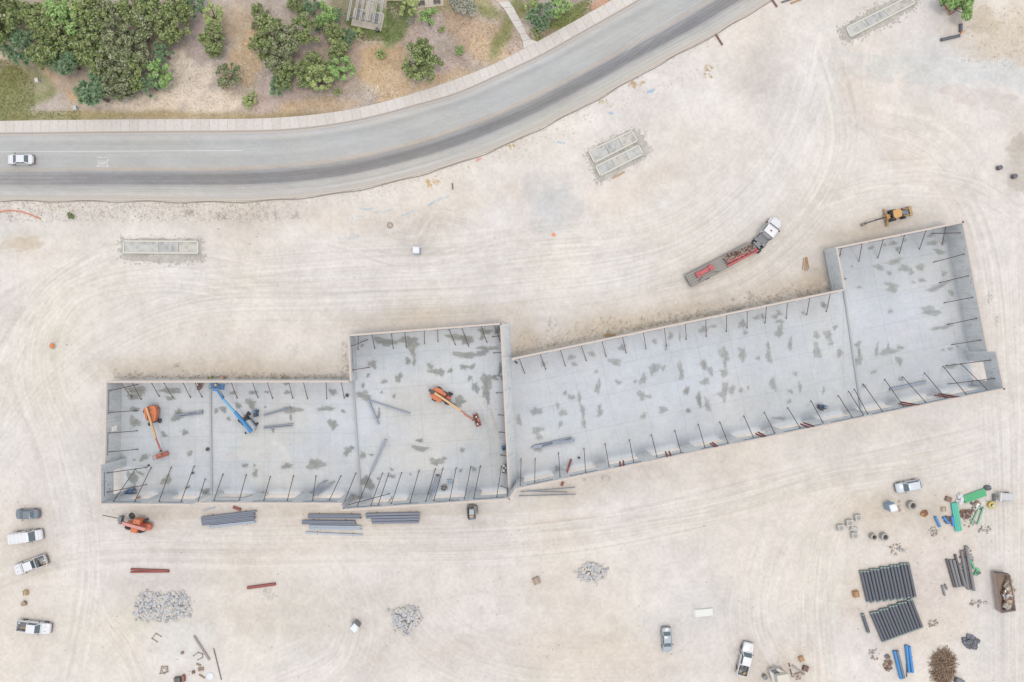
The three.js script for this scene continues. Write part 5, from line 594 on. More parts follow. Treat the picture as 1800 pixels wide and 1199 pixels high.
// ---------- loose boards and poles outdoors ----------
const plank = (label, list, m, w, h, group, name = 'timber_plank', cat = 'plank') => { for (const [x0, y0, x1, y1] of list) { const o = thing(name, label, cat, P((x0 + x1) / 2, (y0 + y1) / 2, 0), 0, list.length > 1 ? group : undefined), A = at(o, x0, y0, h / 2 + .01), B = at(o, x1, y1, h / 2 + .01); mesh('board', beam(A, B, w, h, Math.min(w, h) * .12), m, o); mesh('end_cut', [beam(A, A.clone().lerp(B, .01), w * .94, h * .94), beam(B.clone().lerp(A, .01), B, w * .94, h * .94)].map((g, i) => { const d = B.clone().sub(A).normalize().multiplyScalar(i ? .012 : -.012); return g.translate(d.x, 0, d.z); }), oldWood, o); } };
plank('brown timber board in the loose fan near the lorry', [[1413, 454, 1411, 474], [1416, 452, 1415, 476], [1417.5, 452, 1419, 476], [1418.5, 452, 1422, 472]], wood, .16, .08, 'fanned boards near the lorry'); plank('brown timber lying by the north wall of the longest bay', [[1063, 591, 1082, 588.5], [1064, 588.5, 1074, 587]], wood, .25, .12, 'timbers by the north wall'); plank('dark brown post lying beside the road kerb', [[1258, 60, 1270, 79]], rust, .3, .2); plank('dark brown post near the end of the road kerb', [[1357, -1, 1366, 12]], rust, .3, .2); plank('dark steel bar at the very end of the road kerb', [[1374, 4, 1396, -3]], junkB, .25, .2); plank('orange brown board beside the dark bar by the kerb end', [[1390, 6, 1410, -2]], wood, .3, .1); plank('dark short stake between blue spray marks and the kerb', [[795, 322, 796, 333]], junkB, .2, .2); plank('orange board in the gravel of the double pad', [[1077, 313, 1098, 302]], dirty('boardOrange', [206, 172, 146], .9), .35, .06); plank('grey weathered beam lying beside a thin dark pole', [[341, 1118, 368, 1160]], dirty('weathered', [178, 168, 162], .95), .38, .2); plank('thin dark pole lying on bare ground', [[375.5, 1140, 389, 1195]], mat('poleDark', [110, 106, 104], .7), .13, .13, null, 'steel_pole', 'pole');
plank('weathered plank in the small scatter of timber offcuts', [[345, 1167, 353, 1170], [348, 1175, 358, 1174], [348.5, 1179, 358, 1177], [350, 1186, 360, 1192]], oldWood, .3, .14, 'timber offcuts'); plank('short brown timber by the cream cabin', [[1389, 1176, 1393, 1190], [1387, 1166, 1388.5, 1172]], rust, .22, .12, 'timbers by the cabin'); plank('grey twisted strip by the cream cabin', [[1393, 1170, 1407, 1180]], junkA, .3, .14); plank('pale pinkish batten by the cream cabin', [[1399, 1195, 1408, 1193]], oxide, .1, .06);
function frame(label, pts, px, py, closed) { const o = thing('wire_frame', label, 'wire frame', P(px, py, 0)); for (let i = 0; i + 1 < pts.length + (closed ? 1 : 0); i++) { const a = pts[i % pts.length], b = pts[(i + 1) % pts.length]; mesh('bar', rod(at(o, a[0], a[1], .1), at(o, b[0], b[1], .1), .06, 6), oldWood, o); } mesh('corner_block', pts.map((p) => { const q = at(o, p[0], p[1], .1); return box(.14, .14, .14, q.x, .1, q.z); }), junkB, o); }
frame('open three sided wooden frame on bare ground', [[283, 1119], [274, 1113.5], [267, 1122.5], [276, 1128.5]], 275, 1120); frame('square frame holding a round ring on bare ground', [[284, 1172], [294, 1172], [295, 1181], [289, 1184], [281, 1184]], 288, 1178, true); frame('bent hooked wire lying by the weathered beam', [[340, 1153], [348, 1147], [356, 1150], [356, 1156], [348, 1160]], 349, 1153); mesh('ring', new THREE.TorusGeometry(.42, .05, 6, 18).rotateX(Math.PI / 2).translate(.1, .14, 0), oldWood, scene.children.find((o) => o.name === 'wire_frame_001'));
// ---------- boxes, toilets, cones ----------
function toilet(label, px, py, ry, side, s = 1.2) { const o = thing('portable_toilet', label, 'toilet', P(px, py, 0), ry); mesh('wall', [rbox(s, 2.0, s, .04, 0, 1.1, 0)], side, o); mesh('skid', [box(s, .1, .12, 0, .05, s / 2 - .1), box(s, .1, .12, 0, .05, -s / 2 + .1)], junkB, o); mesh('roof', loft([[1.04, 2.1], [1.0, 2.2], [.8, 2.3]].map(([k, y]) => [V(-s / 2 * k, y, -s / 2 * k), V(-s / 2 * k, y, s / 2 * k), V(s / 2 * k, y, s / 2 * k), V(s / 2 * k, y, -s / 2 * k)])), mat('toiletRoof', [240, 244, 248], .4), o); mesh('door', box(s * .7, 1.7, .04, 0, 1.05, s / 2 + .021), mat('toiletDoor', [206, 214, 222], .5), o); mesh('vent_pipe', cyl(.05, .05, .4, s * .35, 2.35, -s * .35, 8), mat('toiletDoor'), o); return o; }
toilet('white and blue portable toilet alone on the open haul road side', 734, 442, 0, mat('toiletBlue', [150, 186, 214], .5)); toilet('grey portable toilet standing turned near a rubble pile', 627.5, 1096, -.75, mat('toiletGrey', [146, 146, 150], .6), 1.25); toilet('pale blue portable toilet beside the large concrete ring', 1560, 888, .3, mat('toiletPale', [150, 180, 204], .5), 1.3);
function crate(label, px, py, ry, w, d, h, m, name = 'timber_box', cat = 'box') { const o = thing(name, label, cat, P(px, py, 0), ry); mesh('box_body', rbox(w, h, d, .04, 0, h / 2, 0), m, o); mesh('lid', rbox(w * .9, .06, d * .9, .02, 0, h + .03, 0), m, o); mesh('batten', [box(.1, .05, d * .96, -w * .3, h + .085, 0), box(.1, .05, d * .96, w * .3, h + .085, 0)], oldWood, o); return o; }
crate('tan cardboard box in front of the parked pickups', 47, 1041, .1, .8, .9, .5, dirty('cardboard', [214, 186, 146], .9)); { const o = thing('cable_reel', 'brown wooden reel lying flat near the tan box', 'reel', P(44, 1060, 0)); mesh('flange', cyl(.45, .45, .08, 0, .06, 0, 18), oldWood, o); mesh('drum', cyl(.25, .25, .4, 0, .3, 0, 14), wood, o); mesh('flange', cyl(.45, .45, .08, 0, .54, 0, 18), dirty('reelTop', [190, 164, 144], .9), o); }
crate('pinkish brown box alone on the open ground', 943, 1020, .4, 1.3, 1.2, .5, dirty('boxPink', [198, 176, 164], .9)); crate('dark grey box with a red side at the frame debris', 314, 1194, .1, 1.2, 1.1, .7, junkB); crate('red case against the dark grey box', 324, 1191, .1, .5, 1.2, .5, oxide); crate('small rust red box among timber offcuts', 340.5, 1181, .3, .5, .5, .3, rust); crate('tiny tan box on pale soil', 321, 1147, .3, .5, .45, .25, oldWood); crate('orange brown box in the debris by the cream cabin', 1407.5, 1157, .4, .9, .9, .5, dirty('boxTan', [212, 168, 130], .9)); crate('dark brown broken box by the grey strip', 1415, 1174, -.3, 1.0, .95, .5, dirty('boxDark', [136, 108, 100], .9)); crate('brown slatted pallet box near the green pipes', 1666, 877, -.3, 1.1, .9, .4, dirty('boxBrown', [156, 130, 120], .9)); crate('pale tan pallet near the teal pipes', 1658, 895, .05, .95, .8, .2, dirty('palletTan', [212, 194, 172], .9)); crate('orange tool chest beside the black pipe rows', 1503, 1043, .2, 1.0, 1.1, .7, dirty('chestOrange', [206, 158, 112], .8)); crate('dark steel box at the brush heap', 1684, 1196, -.4, 1.6, 1.0, .7, dirty('boxSteel', [130, 138, 148], .6));
{ const o = thing('white_basin', 'round white plastic lid lying by timber offcuts', 'lid', P(369, 1189, 0)); mesh('shell', new THREE.LatheGeometry([[.0, .16], [.4, .14], [.66, .08], [.7, .0]].map(([a, b]) => new THREE.Vector2(a, b)), 8), mat('lidWhite', [236, 240, 244], .4), o); mesh('rim', new THREE.TorusGeometry(.68, .04, 6, 16).rotateX(Math.PI / 2).translate(0, .04, 0), mat('lidWhite'), o); }
{ const o = thing('rigid_sheet', 'white rigid sheet stack lying by a grey soil patch', 'sheet', P(1236, 1076, 0), .08); for (let k = 0; k < 3; k++) mesh('sheet', box(3.6 - k * .2, .06, 1.3, k * .05, .05 + k * .07, k * .04, k * .02), mat('sheetWhite', [236, 236, 232], .6), o); }
{ const o = thing('survey_cover', 'round orange manhole marker in a patch of darker soil', 'manhole', P(92.5, 608, 0)); mesh('cover', cyl(.42, .4, .3, 0, .15, 0, 18), mat('coverOrange', [222, 140, 82], .6), o); mesh('ring', new THREE.TorusGeometry(.52, .1, 8, 20).rotateX(Math.PI / 2).translate(0, .06, 0), dirty('coverRing', [222, 208, 192], .9), o); }
{ const o = thing('manhole_ring', 'thin brown manhole ring set in scraped soil', 'manhole', P(685.5, 396, 0)); mesh('ring', new THREE.TorusGeometry(.5, .07, 6, 20).rotateX(Math.PI / 2).translate(0, .03, 0), oldWood, o); mesh('plate', cyl(.46, .46, .04, 0, .0, 0, 18), dirty('plateSoil', [204, 192, 180], .95), o); }
for (const [x, y, l, ry] of [[1754, 296, 'dark rubber bucket near the soil heap, upright one', .3], [1780, 311, 'dark squat drum beside the soil heap edge', 1.2], [1343, 1188, 'grey metal barrel beside the cream cabin', 0]]) { const o = thing('drum', l, 'drum', P(x, y, Math.max(0, groundY(P(x, y).x, P(x, y).z))), ry); mesh('shell', new THREE.LatheGeometry([[0, .05], [.4, .05], [.44, .3], [.4, .55], [.44, .8], [.36, .86], [0, .84]].map(([a, b]) => new THREE.Vector2(a, b)), 16), x > 1700 ? dirty('drumDark', [122, 122, 128], .7) : dirty('drumGrey', [150, 154, 152], .6), o); mesh('bung', cyl(.08, .08, .05, .18, .88, 0, 8), blackMetal, o); }
{ const o = thing('site_cabin', 'cream site cabin with a dark open hatch', 'cabin', P(1374, 1192, 0), 0), f = (x, y) => [1320 + x / 12.86, 1120 + y / 12.86]; mesh('wall', outline(o, [f(420, 770), f(570, 740), f(830, 840), f(900, 1060), f(600, 1100), f(500, 1010)], .3, 1.2, .05), lampWhite, o); mesh('roof', outline(o, [f(590, 880), f(850, 835), f(905, 1060), f(620, 1100)], 1.2, 2.4, .05), dirty('cabinCream', [236, 230, 214], .6), o); mesh('hatch', outline(o, [f(450, 770), f(560, 735), f(700, 850), f(590, 880)], 1.21, 1.45, .04), dirty('hatchDark', [112, 118, 126], .6), o); mesh('hatch_lid', outline(o, [f(565, 735), f(620, 715), f(830, 830), f(705, 850)], 1.22, 1.6, .04), dirty('cabinCream', [236, 230, 214]), o); mesh('skid', outline(o, [f(470, 800), f(850, 860), f(860, 1050), f(540, 1010)], .02, .3), blackMetal, o); }
// ---------- precast concrete and pipe yard ----------
const precast = dirty('precast', [224, 220, 214], .9), precastDark = dirty('precastDark', [186, 180, 174], .9);
[[1475.6, 926.6, .1, 'white precast box with a round hatch, outermost of its slanting row'], [1491, 918, .05, 'white precast box with a round hatch in the middle of its slanting row'], [1506, 909, .12, 'white precast box with a round hatch nearest the portable toilet'], [1500, 940, 0, 'white precast box behind a tilted slab']].forEach(([x, y, ry, l]) => { const o = thing('precast_box', l, 'concrete box', P(x, y, 0), ry); mesh('shell', rbox(1.15, .8, 1.15, .05, 0, .4, 0), precast, o); mesh('hatch', cyl(.38, .36, .08, 0, .83, 0, 18), precastDark, o); mesh('hatch_rim', new THREE.TorusGeometry(.4, .04, 6, 18).rotateX(Math.PI / 2).translate(0, .82, 0), precast, o); });
{ const o = thing('precast_slab', 'tilted precast slab leaning on a white box', 'concrete slab', P(1500, 929.5, 0)); mesh('slab', box(1.3, .2, .9, 0, .35, 0, -.3, .35), precast, o); mesh('lifting_eye', [box(.1, .1, .1, -.4, .6, -.1), box(.1, .1, .1, .4, .5, -.1)], junkB, o); }
[[1600, 887, .82, 'large grey concrete manhole ring standing open'], [1532.6, 942, .62, 'smaller concrete ring with a stone core near the precast boxes'], [1552, 942, .72, 'concrete ring with a cracked rim near the black pipes']].forEach(([x, y, r, l]) => { const o = thing('manhole_ring', l, 'concrete ring', P(x, y, 0)); mesh('ring', new THREE.LatheGeometry([[r * .6, 0], [r, 0], [r * .98, .9], [r * .9, 1.0], [r * .62, 1.0], [r * .6, 0]].map(([a, b]) => new THREE.Vector2(a, b)), 24), dirty('ringGrey', [206, 202, 196], .9), o); mesh('step_iron', [box(.25, .04, .1, r * .5, .7, 0), box(.25, .04, .1, r * .5, .35, 0)], junkB, o); });
const black = dirty('pipeBlack', [104, 108, 118], .5), sock = mat('pipeBell', [150, 168, 164], .6), oldPipe = dirty('pipeOld', [150, 148, 150], .7), bluePipe = dirty('pipeBlue', [74, 154, 222], .45), green = dirty('pipeGreen', [104, 204, 146], .45), teal = dirty('pipeTeal', [92, 212, 196], .45), paleGreen = dirty('pipePale', [148, 206, 170], .5);
function pipe(label, group, x0, y0, x1, y1, r, m, y = 0, bell = null) { const o = thing('pipe', label, 'pipe', P((x0 + x1) / 2, (y0 + y1) / 2, y), 0, group), A = at(o, x0, y0, y + r), B = at(o, x1, y1, y + r), L = A.distanceTo(B); A.y = B.y = r; const g = new THREE.LatheGeometry([[r * .82, 0], [r, 0], [r, L], [r * .82, L], [r * .82, 0]].map(([a, b]) => new THREE.Vector2(a, b)), 12), d = B.clone().sub(A).normalize(); g.applyQuaternion(new THREE.Quaternion().setFromUnitVectors(V(0, 1, 0), d)); mesh('barrel', g.translate(A.x, A.y, A.z), m, o); mesh('end_band', [rod(A.clone().addScaledVector(d, .02), A.clone().addScaledVector(d, .22), r * 1.08, 12), rod(B.clone().addScaledVector(d, -.22), B.clone().addScaledVector(d, -.02), r * 1.05, 12)].map((q) => q), bell || m, o); return o; }
const openPipe = pipe;
for (let i = 0; i < 15; i++) pipe('large black pipe in the straight row laid side by side behind precast boxes', 'black pipes, straight row', 1513 + i * 5.9, 1003 - i * 1.1 + (i % 3), 1526 + i * 5.9, 1058 - i * .6 + (i % 2) * 2, .29, black, (i % 2) * .03, sock);
for (let i = 0; i < 14; i++) pipe('large black pipe in the slanting row pointing at the blue pipes', 'black pipes, slanting row', 1531 + i * 5.4, 1076 - i * 1.9 + (i % 3), 1553 + i * 5.2, 1128 - i * 1.9, .28, black, (i % 2) * .03, sock);
pipe('single black pipe lying apart from the slanting row', null, 1516, 1079, 1527, 1112, .3, black, 0, sock);
[[1664, 983, 1678, 1032], [1670, 984, 1683, 1032], [1676, 984, 1688, 1031], [1679, 975, 1694, 1030], [1690, 968, 1702, 1036], [1698, 960, 1712, 1038], [1695, 980, 1706, 1036], [1686, 992, 1697, 1031]].forEach((p, i) => pipe('weathered grey pipe in the loose rack beside the dumpster', 'weathered grey pipes', ...p, .22 + (i % 3) * .03, i % 3 ? oldPipe : dirty('pipeOld2', [112, 108, 110], .7))); [[1656, 1029, 1661, 1047], [1661, 1027, 1665, 1036]].forEach((p) => pipe('short grey pipe offcut lying by the weathered rack', 'pipe offcuts', ...p, .17, oldPipe));
[[1572, 1144, 1584, 1193], [1577, 1144, 1589, 1192], [1593, 1134, 1598, 1182], [1598, 1136, 1604, 1182]].forEach((p, i) => pipe('bright blue pipe lying past the end of the black rows', 'bright blue pipes', ...p, .27, i === 1 ? dirty('pipeSlate', [122, 140, 160], .5) : bluePipe)); pipe('thin dark rod lying between blue pipes', null, 1594, 1140, 1594, 1190, .08, rust);
for (let i = 0; i < 5; i++) pipe('green pipe in the tight bundle with white wrapping at its end', 'green pipe bundle', 1693.2 + i * .9, 873.5 + i * 2.5, 1730.2 + i * .9, 860 + i * 2.5, .16, green, .12); for (let i = 0; i < 4; i++) pipe('teal pipe in the bundle running toward the pipe rows', 'teal pipe bundle', 1673.5 + i * 2.9, 884.5 - i * .4, 1681 + i * 2.9, 934 - i * .4, .17, i < 2 ? teal : dirty('pipeMint', [118, 214, 178], .45), .1); [[1723, 888, 1707, 922], [1729, 891, 1718, 922]].forEach((p) => pipe('thin pale green pipe lying loose by the yellow reel', 'loose pale green pipes', ...p, .15, paleGreen)); [[1644, 908, 1652, 926], [1658, 909, 1668, 920], [1673, 908, 1676, 925]].forEach((p) => pipe('short blue pipe end near the teal bundle', 'short blue pipe ends', ...p, .24, bluePipe)); pipe('short green pipe piece among weathered pipes', null, 1705, 984, 1713, 1000, .2, green);
pipe('short fat black pipe on grey spread soil', null, 1654.5, 70, 1687, 62.5, .28, black); { const o = pipe('stubby black pipe with an orange end', null, 1689, 42, 1689, 56, .3, black); mesh('orange_cap', cyl(.2, .26, .35, 0, .3, .95, 12), mat('capOrange', [232, 160, 112], .6), o); }
{ const o = thing('cable_reel', 'yellow cable reel lying by the white trailer', 'reel', P(1741, 887, 0)); for (const [r, h, y, m] of [[.68, .08, .06, 'yellowReel'], [.42, .35, .28, 'yellowHub'], [.68, .08, .5, 'yellowReel']]) mesh(m === 'yellowHub' ? 'hub' : 'flange', new THREE.TorusGeometry(r * .72, r * .26, 6, 22).rotateX(Math.PI / 2).scale(1, h / (r * .52), 1).translate(0, y, 0), dirty(m, m === 'yellowHub' ? [206, 190, 120] : [230, 210, 116], .6), o); mesh('core_wrap', cyl(.2, .2, .5, .2, .3, .1, 10), lampWhite, o); }
{ const o = thing('flat_trailer', 'small white flat trailer beside the yellow reel', 'trailer', P(1763, 872, 0), -.06); mesh('deck', rbox(2.5, .14, 1.5, .04, .1, .75, 0), dirty('trailerWhite', [222, 222, 222], .6), o); mesh('headboard', rbox(.3, .6, 1.6, .04, -1.2, 1.0, 0), lampWhite, o); mesh('drawbar', beam(V(-1.3, .6, 0), V(-1.8, .5, 0), .12, .12), junkB, o); mesh('side_rail', [box(2.4, .12, .06, .1, .88, .72), box(2.4, .12, .06, .1, .88, -.72)], paleSteel, o); for (const z of [-.7, .7]) wheel(o, .5, .34, z, .34, .22); }
{ const o = thing('upright_drum', 'dark grey post roll between trailer and reel', 'roll', P(1746, 874, 0), .05); mesh('roll', new THREE.CylinderGeometry(.24, .24, 1.3, 12).rotateX(Math.PI / 2).translate(0, .24, 0), dirty('rollGrey', [134, 134, 136], .8), o); mesh('rope', [box(.5, .06, .1, 0, .46, .3), box(.5, .06, .1, 0, .46, -.3)], junkB, o); }
{ const o = thing('tarp_heap', 'dark tarpaulin heap above the green pipe bundle', 'tarpaulin', P(1736, 857, 0)), r = rng(3); const g = new THREE.SphereGeometry(.62, 14, 8); const p = g.attributes.position; for (let i = 0; i < p.count; i++) { const k = .8 + .5 * vn(1, p.getX(i) * 4 + 9, p.getZ(i) * 4 + p.getY(i) * 3 + 9); p.setXYZ(i, p.getX(i) * k * 1.1, Math.max(0, p.getY(i) * k * .7), p.getZ(i) * k * .8); } g.computeVertexNormals(); mesh('cover', g, dirty('tarpDark', [104, 106, 116], .6), o); mesh('fold', [rod(V(-.4, .3, .1), V(.3, .45, -.2), .06), rod(V(-.1, .4, .3), V(.4, .2, .3), .05)], junkA, o); }
function scatter(name, label, cat, cx, cy, rx, ry, n, cols, s0, s1, seed, h = .4, parts = 3, shape = 'box') { const lump = (a) => .78 + .5 * vn(3, Math.cos(a) * 2 + seed, Math.sin(a) * 2 + seed); const o = thing(name, label, cat, P(cx, cy, 0)), r = rng(seed), gs = cols.map(() => []); for (let i = 0; i < n; i++) { const a = r() * 6.283, d = shape === 'rock' ? Math.sqrt(r()) * lump(a) * (r() < .08 ? 1.3 : 1) : Math.sqrt(r()), x = Math.cos(a) * d * rx * PX, z = Math.sin(a) * d * ry * PX, s = s0 + r() * s1, y = h * Math.max(0, 1 - d * d) * (.3 + .7 * r()) + s * .15; let g; if (shape === 'rock') { g = new THREE.DodecahedronGeometry(s * .5, 0); g.scale(1 + r() * .6, .45 + r() * .4, .7 + r() * .5); g.rotateX((r() - .5) * 1.2); g.rotateZ((r() - .5) * 1.2); g.rotateY(r() * 6); g.translate(x, y, z); } else if (shape === 'stick') { const b = r() * 6.3, L = s * 3; g = rod(V(x - Math.cos(b) * L / 2, y, z - Math.sin(b) * L / 2), V(x + Math.cos(b) * L / 2, y + (r() - .5) * .3, z + Math.sin(b) * L / 2), .025 + r() * .03, 5, .015); } else g = box(s, s * (.3 + .5 * r()), s * (.4 + r()), x, y, z, r() * 6, (r() - .5) * .5, (r() - .5) * .5); gs[i % cols.length].push(g); } cols.forEach((m, i) => gs[i].length && tag(mesh(name.includes('rubble') ? 'stone' : 'debris', gs[i], m, o), null, null, null, 'stuff')); return o; }
const stones = [dirty('stoneA', [228, 224, 220], .9), dirty('stoneB', [210, 212, 216], .9), dirty('stoneC', [236, 226, 214], .9), dirty('stoneD', [196, 196, 198], .9), dirty('stoneE', [220, 222, 226], .9)];
for (const [l, cx, cy, rx, ry, n, sd] of [['largest rubble pile of broken grey concrete, rounded half beside the red girders', 268, 1066, 30, 25, 640, 61], ['rubble of broken grey concrete joined to the largest rounded pile', 307, 1063, 28, 22, 520, 62], ['rubble pile of broken pale concrete near the grey portable toilet', 715, 1086, 27, 21, 460, 63], ['small pale rubble pile on open ground south of the long wall', 1042, 1006, 20, 17, 300, 64]]) tag(scatter('rubble_pile', l, 'rubble', cx, cy, rx, ry, n, stones, .14, .5, sd, .5, 5, 'rock'), l, 'rubble');
scatter('debris_heap', 'brown and grey pipe fittings heaped beside the teal pipes', 'debris', 1697, 903, 11, 7, 60, [rust, junkB, oldWood], .15, .4, 71, .4); scatter('debris_heap', 'brown and white packing scraps by the thin green pipes', 'debris', 1715, 890, 9, 9, 40, [oldWood, lampWhite, junkB], .15, .35, 72, .3); scatter('debris_heap', 'white plastic wrapping crumpled at the green bundle end', 'wrapping', 1687, 877, 6, 9, 50, [lampWhite, mat('wrapClear', [226, 228, 236], .4)], .15, .35, 73, .35); scatter('debris_heap', 'rust orange offcuts heap near the precast rings', 'debris', 1623.5, 902, 5, 5, 26, [dirty('offcutOrange', [204, 150, 96], .9), rust], .15, .35, 74, .3); scatter('debris_heap', 'fittings and strapping scattered along the weathered pipes', 'debris', 1698, 985, 12, 24, 70, [junkB, oldWood, junkA, rust], .1, .35, 75, .2); scatter('debris_heap', 'broken pallet wood beside the blue pipes', 'debris', 1560, 1166, 7, 14, 50, [oldWood, rust, junkB], .15, .4, 76, .2); scatter('debris_heap', 'dark hoses and cuttings heaped near the brush', 'debris', 1706, 1128, 14, 11, 60, [junkB, dirty('hoseBlue', [126, 132, 146], .7)], .2, .5, 77, .5); scatter('debris_heap', 'grey fittings beside the blue pipe ends', 'debris', 1667, 914, 9, 6, 36, [junkB, dirty('hoseBlue'), rust], .15, .35, 78, .25); scatter('debris_heap', 'dark machine parts by the short green pipe', 'debris', 1716, 1006, 5, 5, 26, [junkB, green], .15, .4, 79, .4);
[[1640, 935, 'short offcuts beside the blue pipe ends'], [1730, 930, 'packing scraps near the loose green pipes'], [1575, 965, 'bits of strapping behind the concrete rings'], [1720, 1060, 'wood scraps between pipe rack and dumpster'], [1640, 1095, 'twigs and scraps near the brush heap'], [1535, 1150, 'boards and scraps beside the blue pipes'], [1400, 1186, 'scraps around the cream cabin'], [1700, 918, 'fittings spilled between green and teal pipes']].forEach(([x, y, l], i) => scatter('debris_heap', l, 'debris', x, y, 9 + i % 4 * 2, 7 + i % 3 * 2, 22, [junkA, oldWood, dirty('scrapPale', [214, 206, 196], .9), dirty('scrapTan', [196, 176, 156], .9)], .1, .3, 300 + i, .08));
scatter('brush_pile', 'heap of dry brown brush and cut branches', 'brush', 1657, 1172, 20, 30, 620, [dirty('brushA', [172, 140, 114], .95), dirty('brushB', [142, 116, 98], .95), dirty('brushC', [202, 178, 154], .95)], .3, .5, 81, .9, 3, 'stick');
{ const o = thing('dumpster', 'long rusty open dumpster filled with white and brown waste', 'dumpster', P(1768, 1042, 0)), pts = [[1752, 1008], [1775, 1011], [1785, 1073], [1760, 1077]], w = pts.map((p) => at(o, p[0], p[1], 1.5)); for (let i = 0; i < 4; i++) { const a = w[i].clone(), b = w[(i + 1) % 4].clone(); a.y = b.y = .8; mesh('side_panel', beam(a, b, .1, 1.4), dirty('dumpRust', [200, 178, 168], .8), o); const c = a.clone(), d = b.clone(); c.y = d.y = 1.54; mesh('top_rail', beam(c, d, .16, .1), dirty('dumpRail', [142, 120, 112], .8), o); } mesh('floor', outline(o, pts, .05, .3), oldWood, o); mesh('front_plate', beam(w[0].clone().setY(1.0), w[1].clone().setY(1.0), .3, .6), dirty('dumpDark', [116, 112, 110], .8), o); scatter('waste_load', 'white plaster and brown board waste inside the dumpster', 'waste', 1767.5, 1043, 6.5, 24, 150, [lampWhite, dirty('wasteGrey', [206, 204, 204], .8), oldWood, dirty('wasteTan', [210, 190, 168], .9), rust], .3, .6, 82, .5).position.y = .6; }
// ---------- orange hose ----------
tag(mesh('hose', new THREE.TubeGeometry(new THREE.CatmullRomCurve3([[-6, 374], [8, 371], [20, 370], [38, 372.5], [55, 378], [71, 385]].map(([x, y]) => P(x, y, .08))), 50, .11, 6), mat('hoseOrange', [236, 140, 106], .7)), 'orange hose curving over the dry verge', 'hose');
for (const [x, y, l] of [[68, 143, 'white utility box standing in the lawn corner'], [135, 191.5, 'pale green utility box by the footway']]) { const o = thing('utility_box', l, 'utility box', P(x, y, .03), .2); mesh('case', rbox(.55, .7, .7, .04, 0, .35, 0), mat('utility' + x, x < 100 ? [232, 228, 222] : [206, 214, 210], .6), o); mesh('lid', rbox(.6, .06, .75, .02, 0, .73, 0), mat('utility' + x), o); mesh('latch', box(.04, .1, .1, .3, .5, 0), junkB, o); }
// ---------- park pergola and benches ----------
const fr = (x, y) => [595 + x / 8.78, y / 8.78];
{ const o = thing('pergola_pad', 'cream concrete pad under the white pergola', 'pad', P(648, 30, .03)); mesh('slab', outline(o, [fr(240, 125), fr(405, 140), fr(435, 0), fr(560, 0), fr(540, 175), fr(690, 195), fr(712, 235), fr(655, 480), fr(190, 390)], -.1, .12, .02), dirty('padCream', [220, 208, 192], .92), o); mesh('slab_apron', outline(o, [fr(435, -250), fr(600, -250), fr(560, -2), fr(436, -2)], -.1, .12, .02), dirty('padCream'), o);
  const p = thing('pergola', 'white steel pergola of double rafters over picnic tables', 'pergola', P(648, 18, .03)), q = (x, y, h) => at(p, ...fr(x, y), h), pm = dirty('pergolaWhite', [206, 206, 202], .6);
  for (const [x0, x1, y1] of [[205, 140, 320], [300, 250, 290], [395, 330, 330], [490, 430, 335], [595, 530, 360], [695, 620, 390]]) for (const d of [-11, 11]) mesh('rafter', beam(q(x0 + d + 40, -250, 3), q(x1 + d, y1, 3), .11, .2), pm, p); mesh('cross_beam', beam(q(120, 255, 2.8), q(650, 368, 2.8), .16, .25), dirty('pergolaBeam', [138, 136, 132], .6), p); mesh('cross_beam', beam(q(270, -40, 2.8), q(720, 60, 2.8), .16, .25), pm, p); for (const [x, y] of [[170, 265], [630, 362], [250, -45], [690, 55]]) mesh('post', beam(q(x, y, 0).setY(-.02), q(x, y, 2.7), .16, .16).applyMatrix4(new THREE.Matrix4()), pm, p);
  for (const [x, y, a, l] of [[330, 240, -.5, 'grey picnic table under the pergola, shaded by closer rafters'], [580, 290, -.3, 'grey picnic table under the pergola beside the litter bin']]) { const t = thing('picnic_table', l, 'table', P(...fr(x, y), .12), a); mesh('table_top', [-.26, 0, .26].map((z) => box(1.6, .05, .24, 0, .75, z)), dirty('tableGrey', [160, 158, 156], .7), t); for (const s of [-1, 1]) { mesh('seat', box(1.6, .05, .26, 0, .45, s * .7), dirty('tableGrey'), t); mesh('leg', [beam(V(s * .55, .72, -.2), V(s * .55, 0, -.75), .08, .08), beam(V(s * .55, .72, .2), V(s * .55, 0, .75), .08, .08)], blackMetal, t); } }
  const b = thing('litter_bin', 'round dark litter bin at the pad corner', 'bin', P(...fr(608, 480), .03)); mesh('drum', cyl(.32, .34, .9, 0, .45, 0, 18), dirty('binDark', [96, 102, 110], .6), b); mesh('lid', new THREE.LatheGeometry([[.16, .92], [.34, .92], [.32, .98], [.18, 1.04], [.16, .92]].map(([a, c]) => new THREE.Vector2(a, c)), 18), greyMetal, b);
  const s = thing('bench_pad', 'cream concrete pad carrying two benches', 'pad', P(755, 4, .03)); mesh('slab', outline(s, [fr(1165, -120), fr(1600, -160), fr(1625, 85), fr(1168, 132)], -.1, .12, .02), dirty('padCream'), s); mesh('control_joint', outline(s, [fr(1385, -130), fr(1392, -130), fr(1400, 100), fr(1393, 100)], .121, .125), dirty('jointCream', [186, 176, 162], .95), s);
  for (const [x, y, a, l] of [[1285, 68, .05, 'dark bench half hidden by leaves on the cream pad'], [1525, 45, .08, 'dark bench clear of leaves on the cream pad']]) { const t = thing('park_bench', l, 'bench', P(...fr(x, y), .12), a); for (const z of [-.15, 0, .15]) mesh('seat_slat', box(1.3, .04, .12, 0, .45, z), dirty('benchDark', [112, 106, 102], .7), t); mesh('backrest', box(1.3, .35, .05, 0, .75, -.25, 0, -.2), dirty('benchDark'), t); for (const s2 of [-1, 1]) mesh('leg', box(.08, .45, .5, s2 * .45, .22, 0), blackMetal, t); }
}
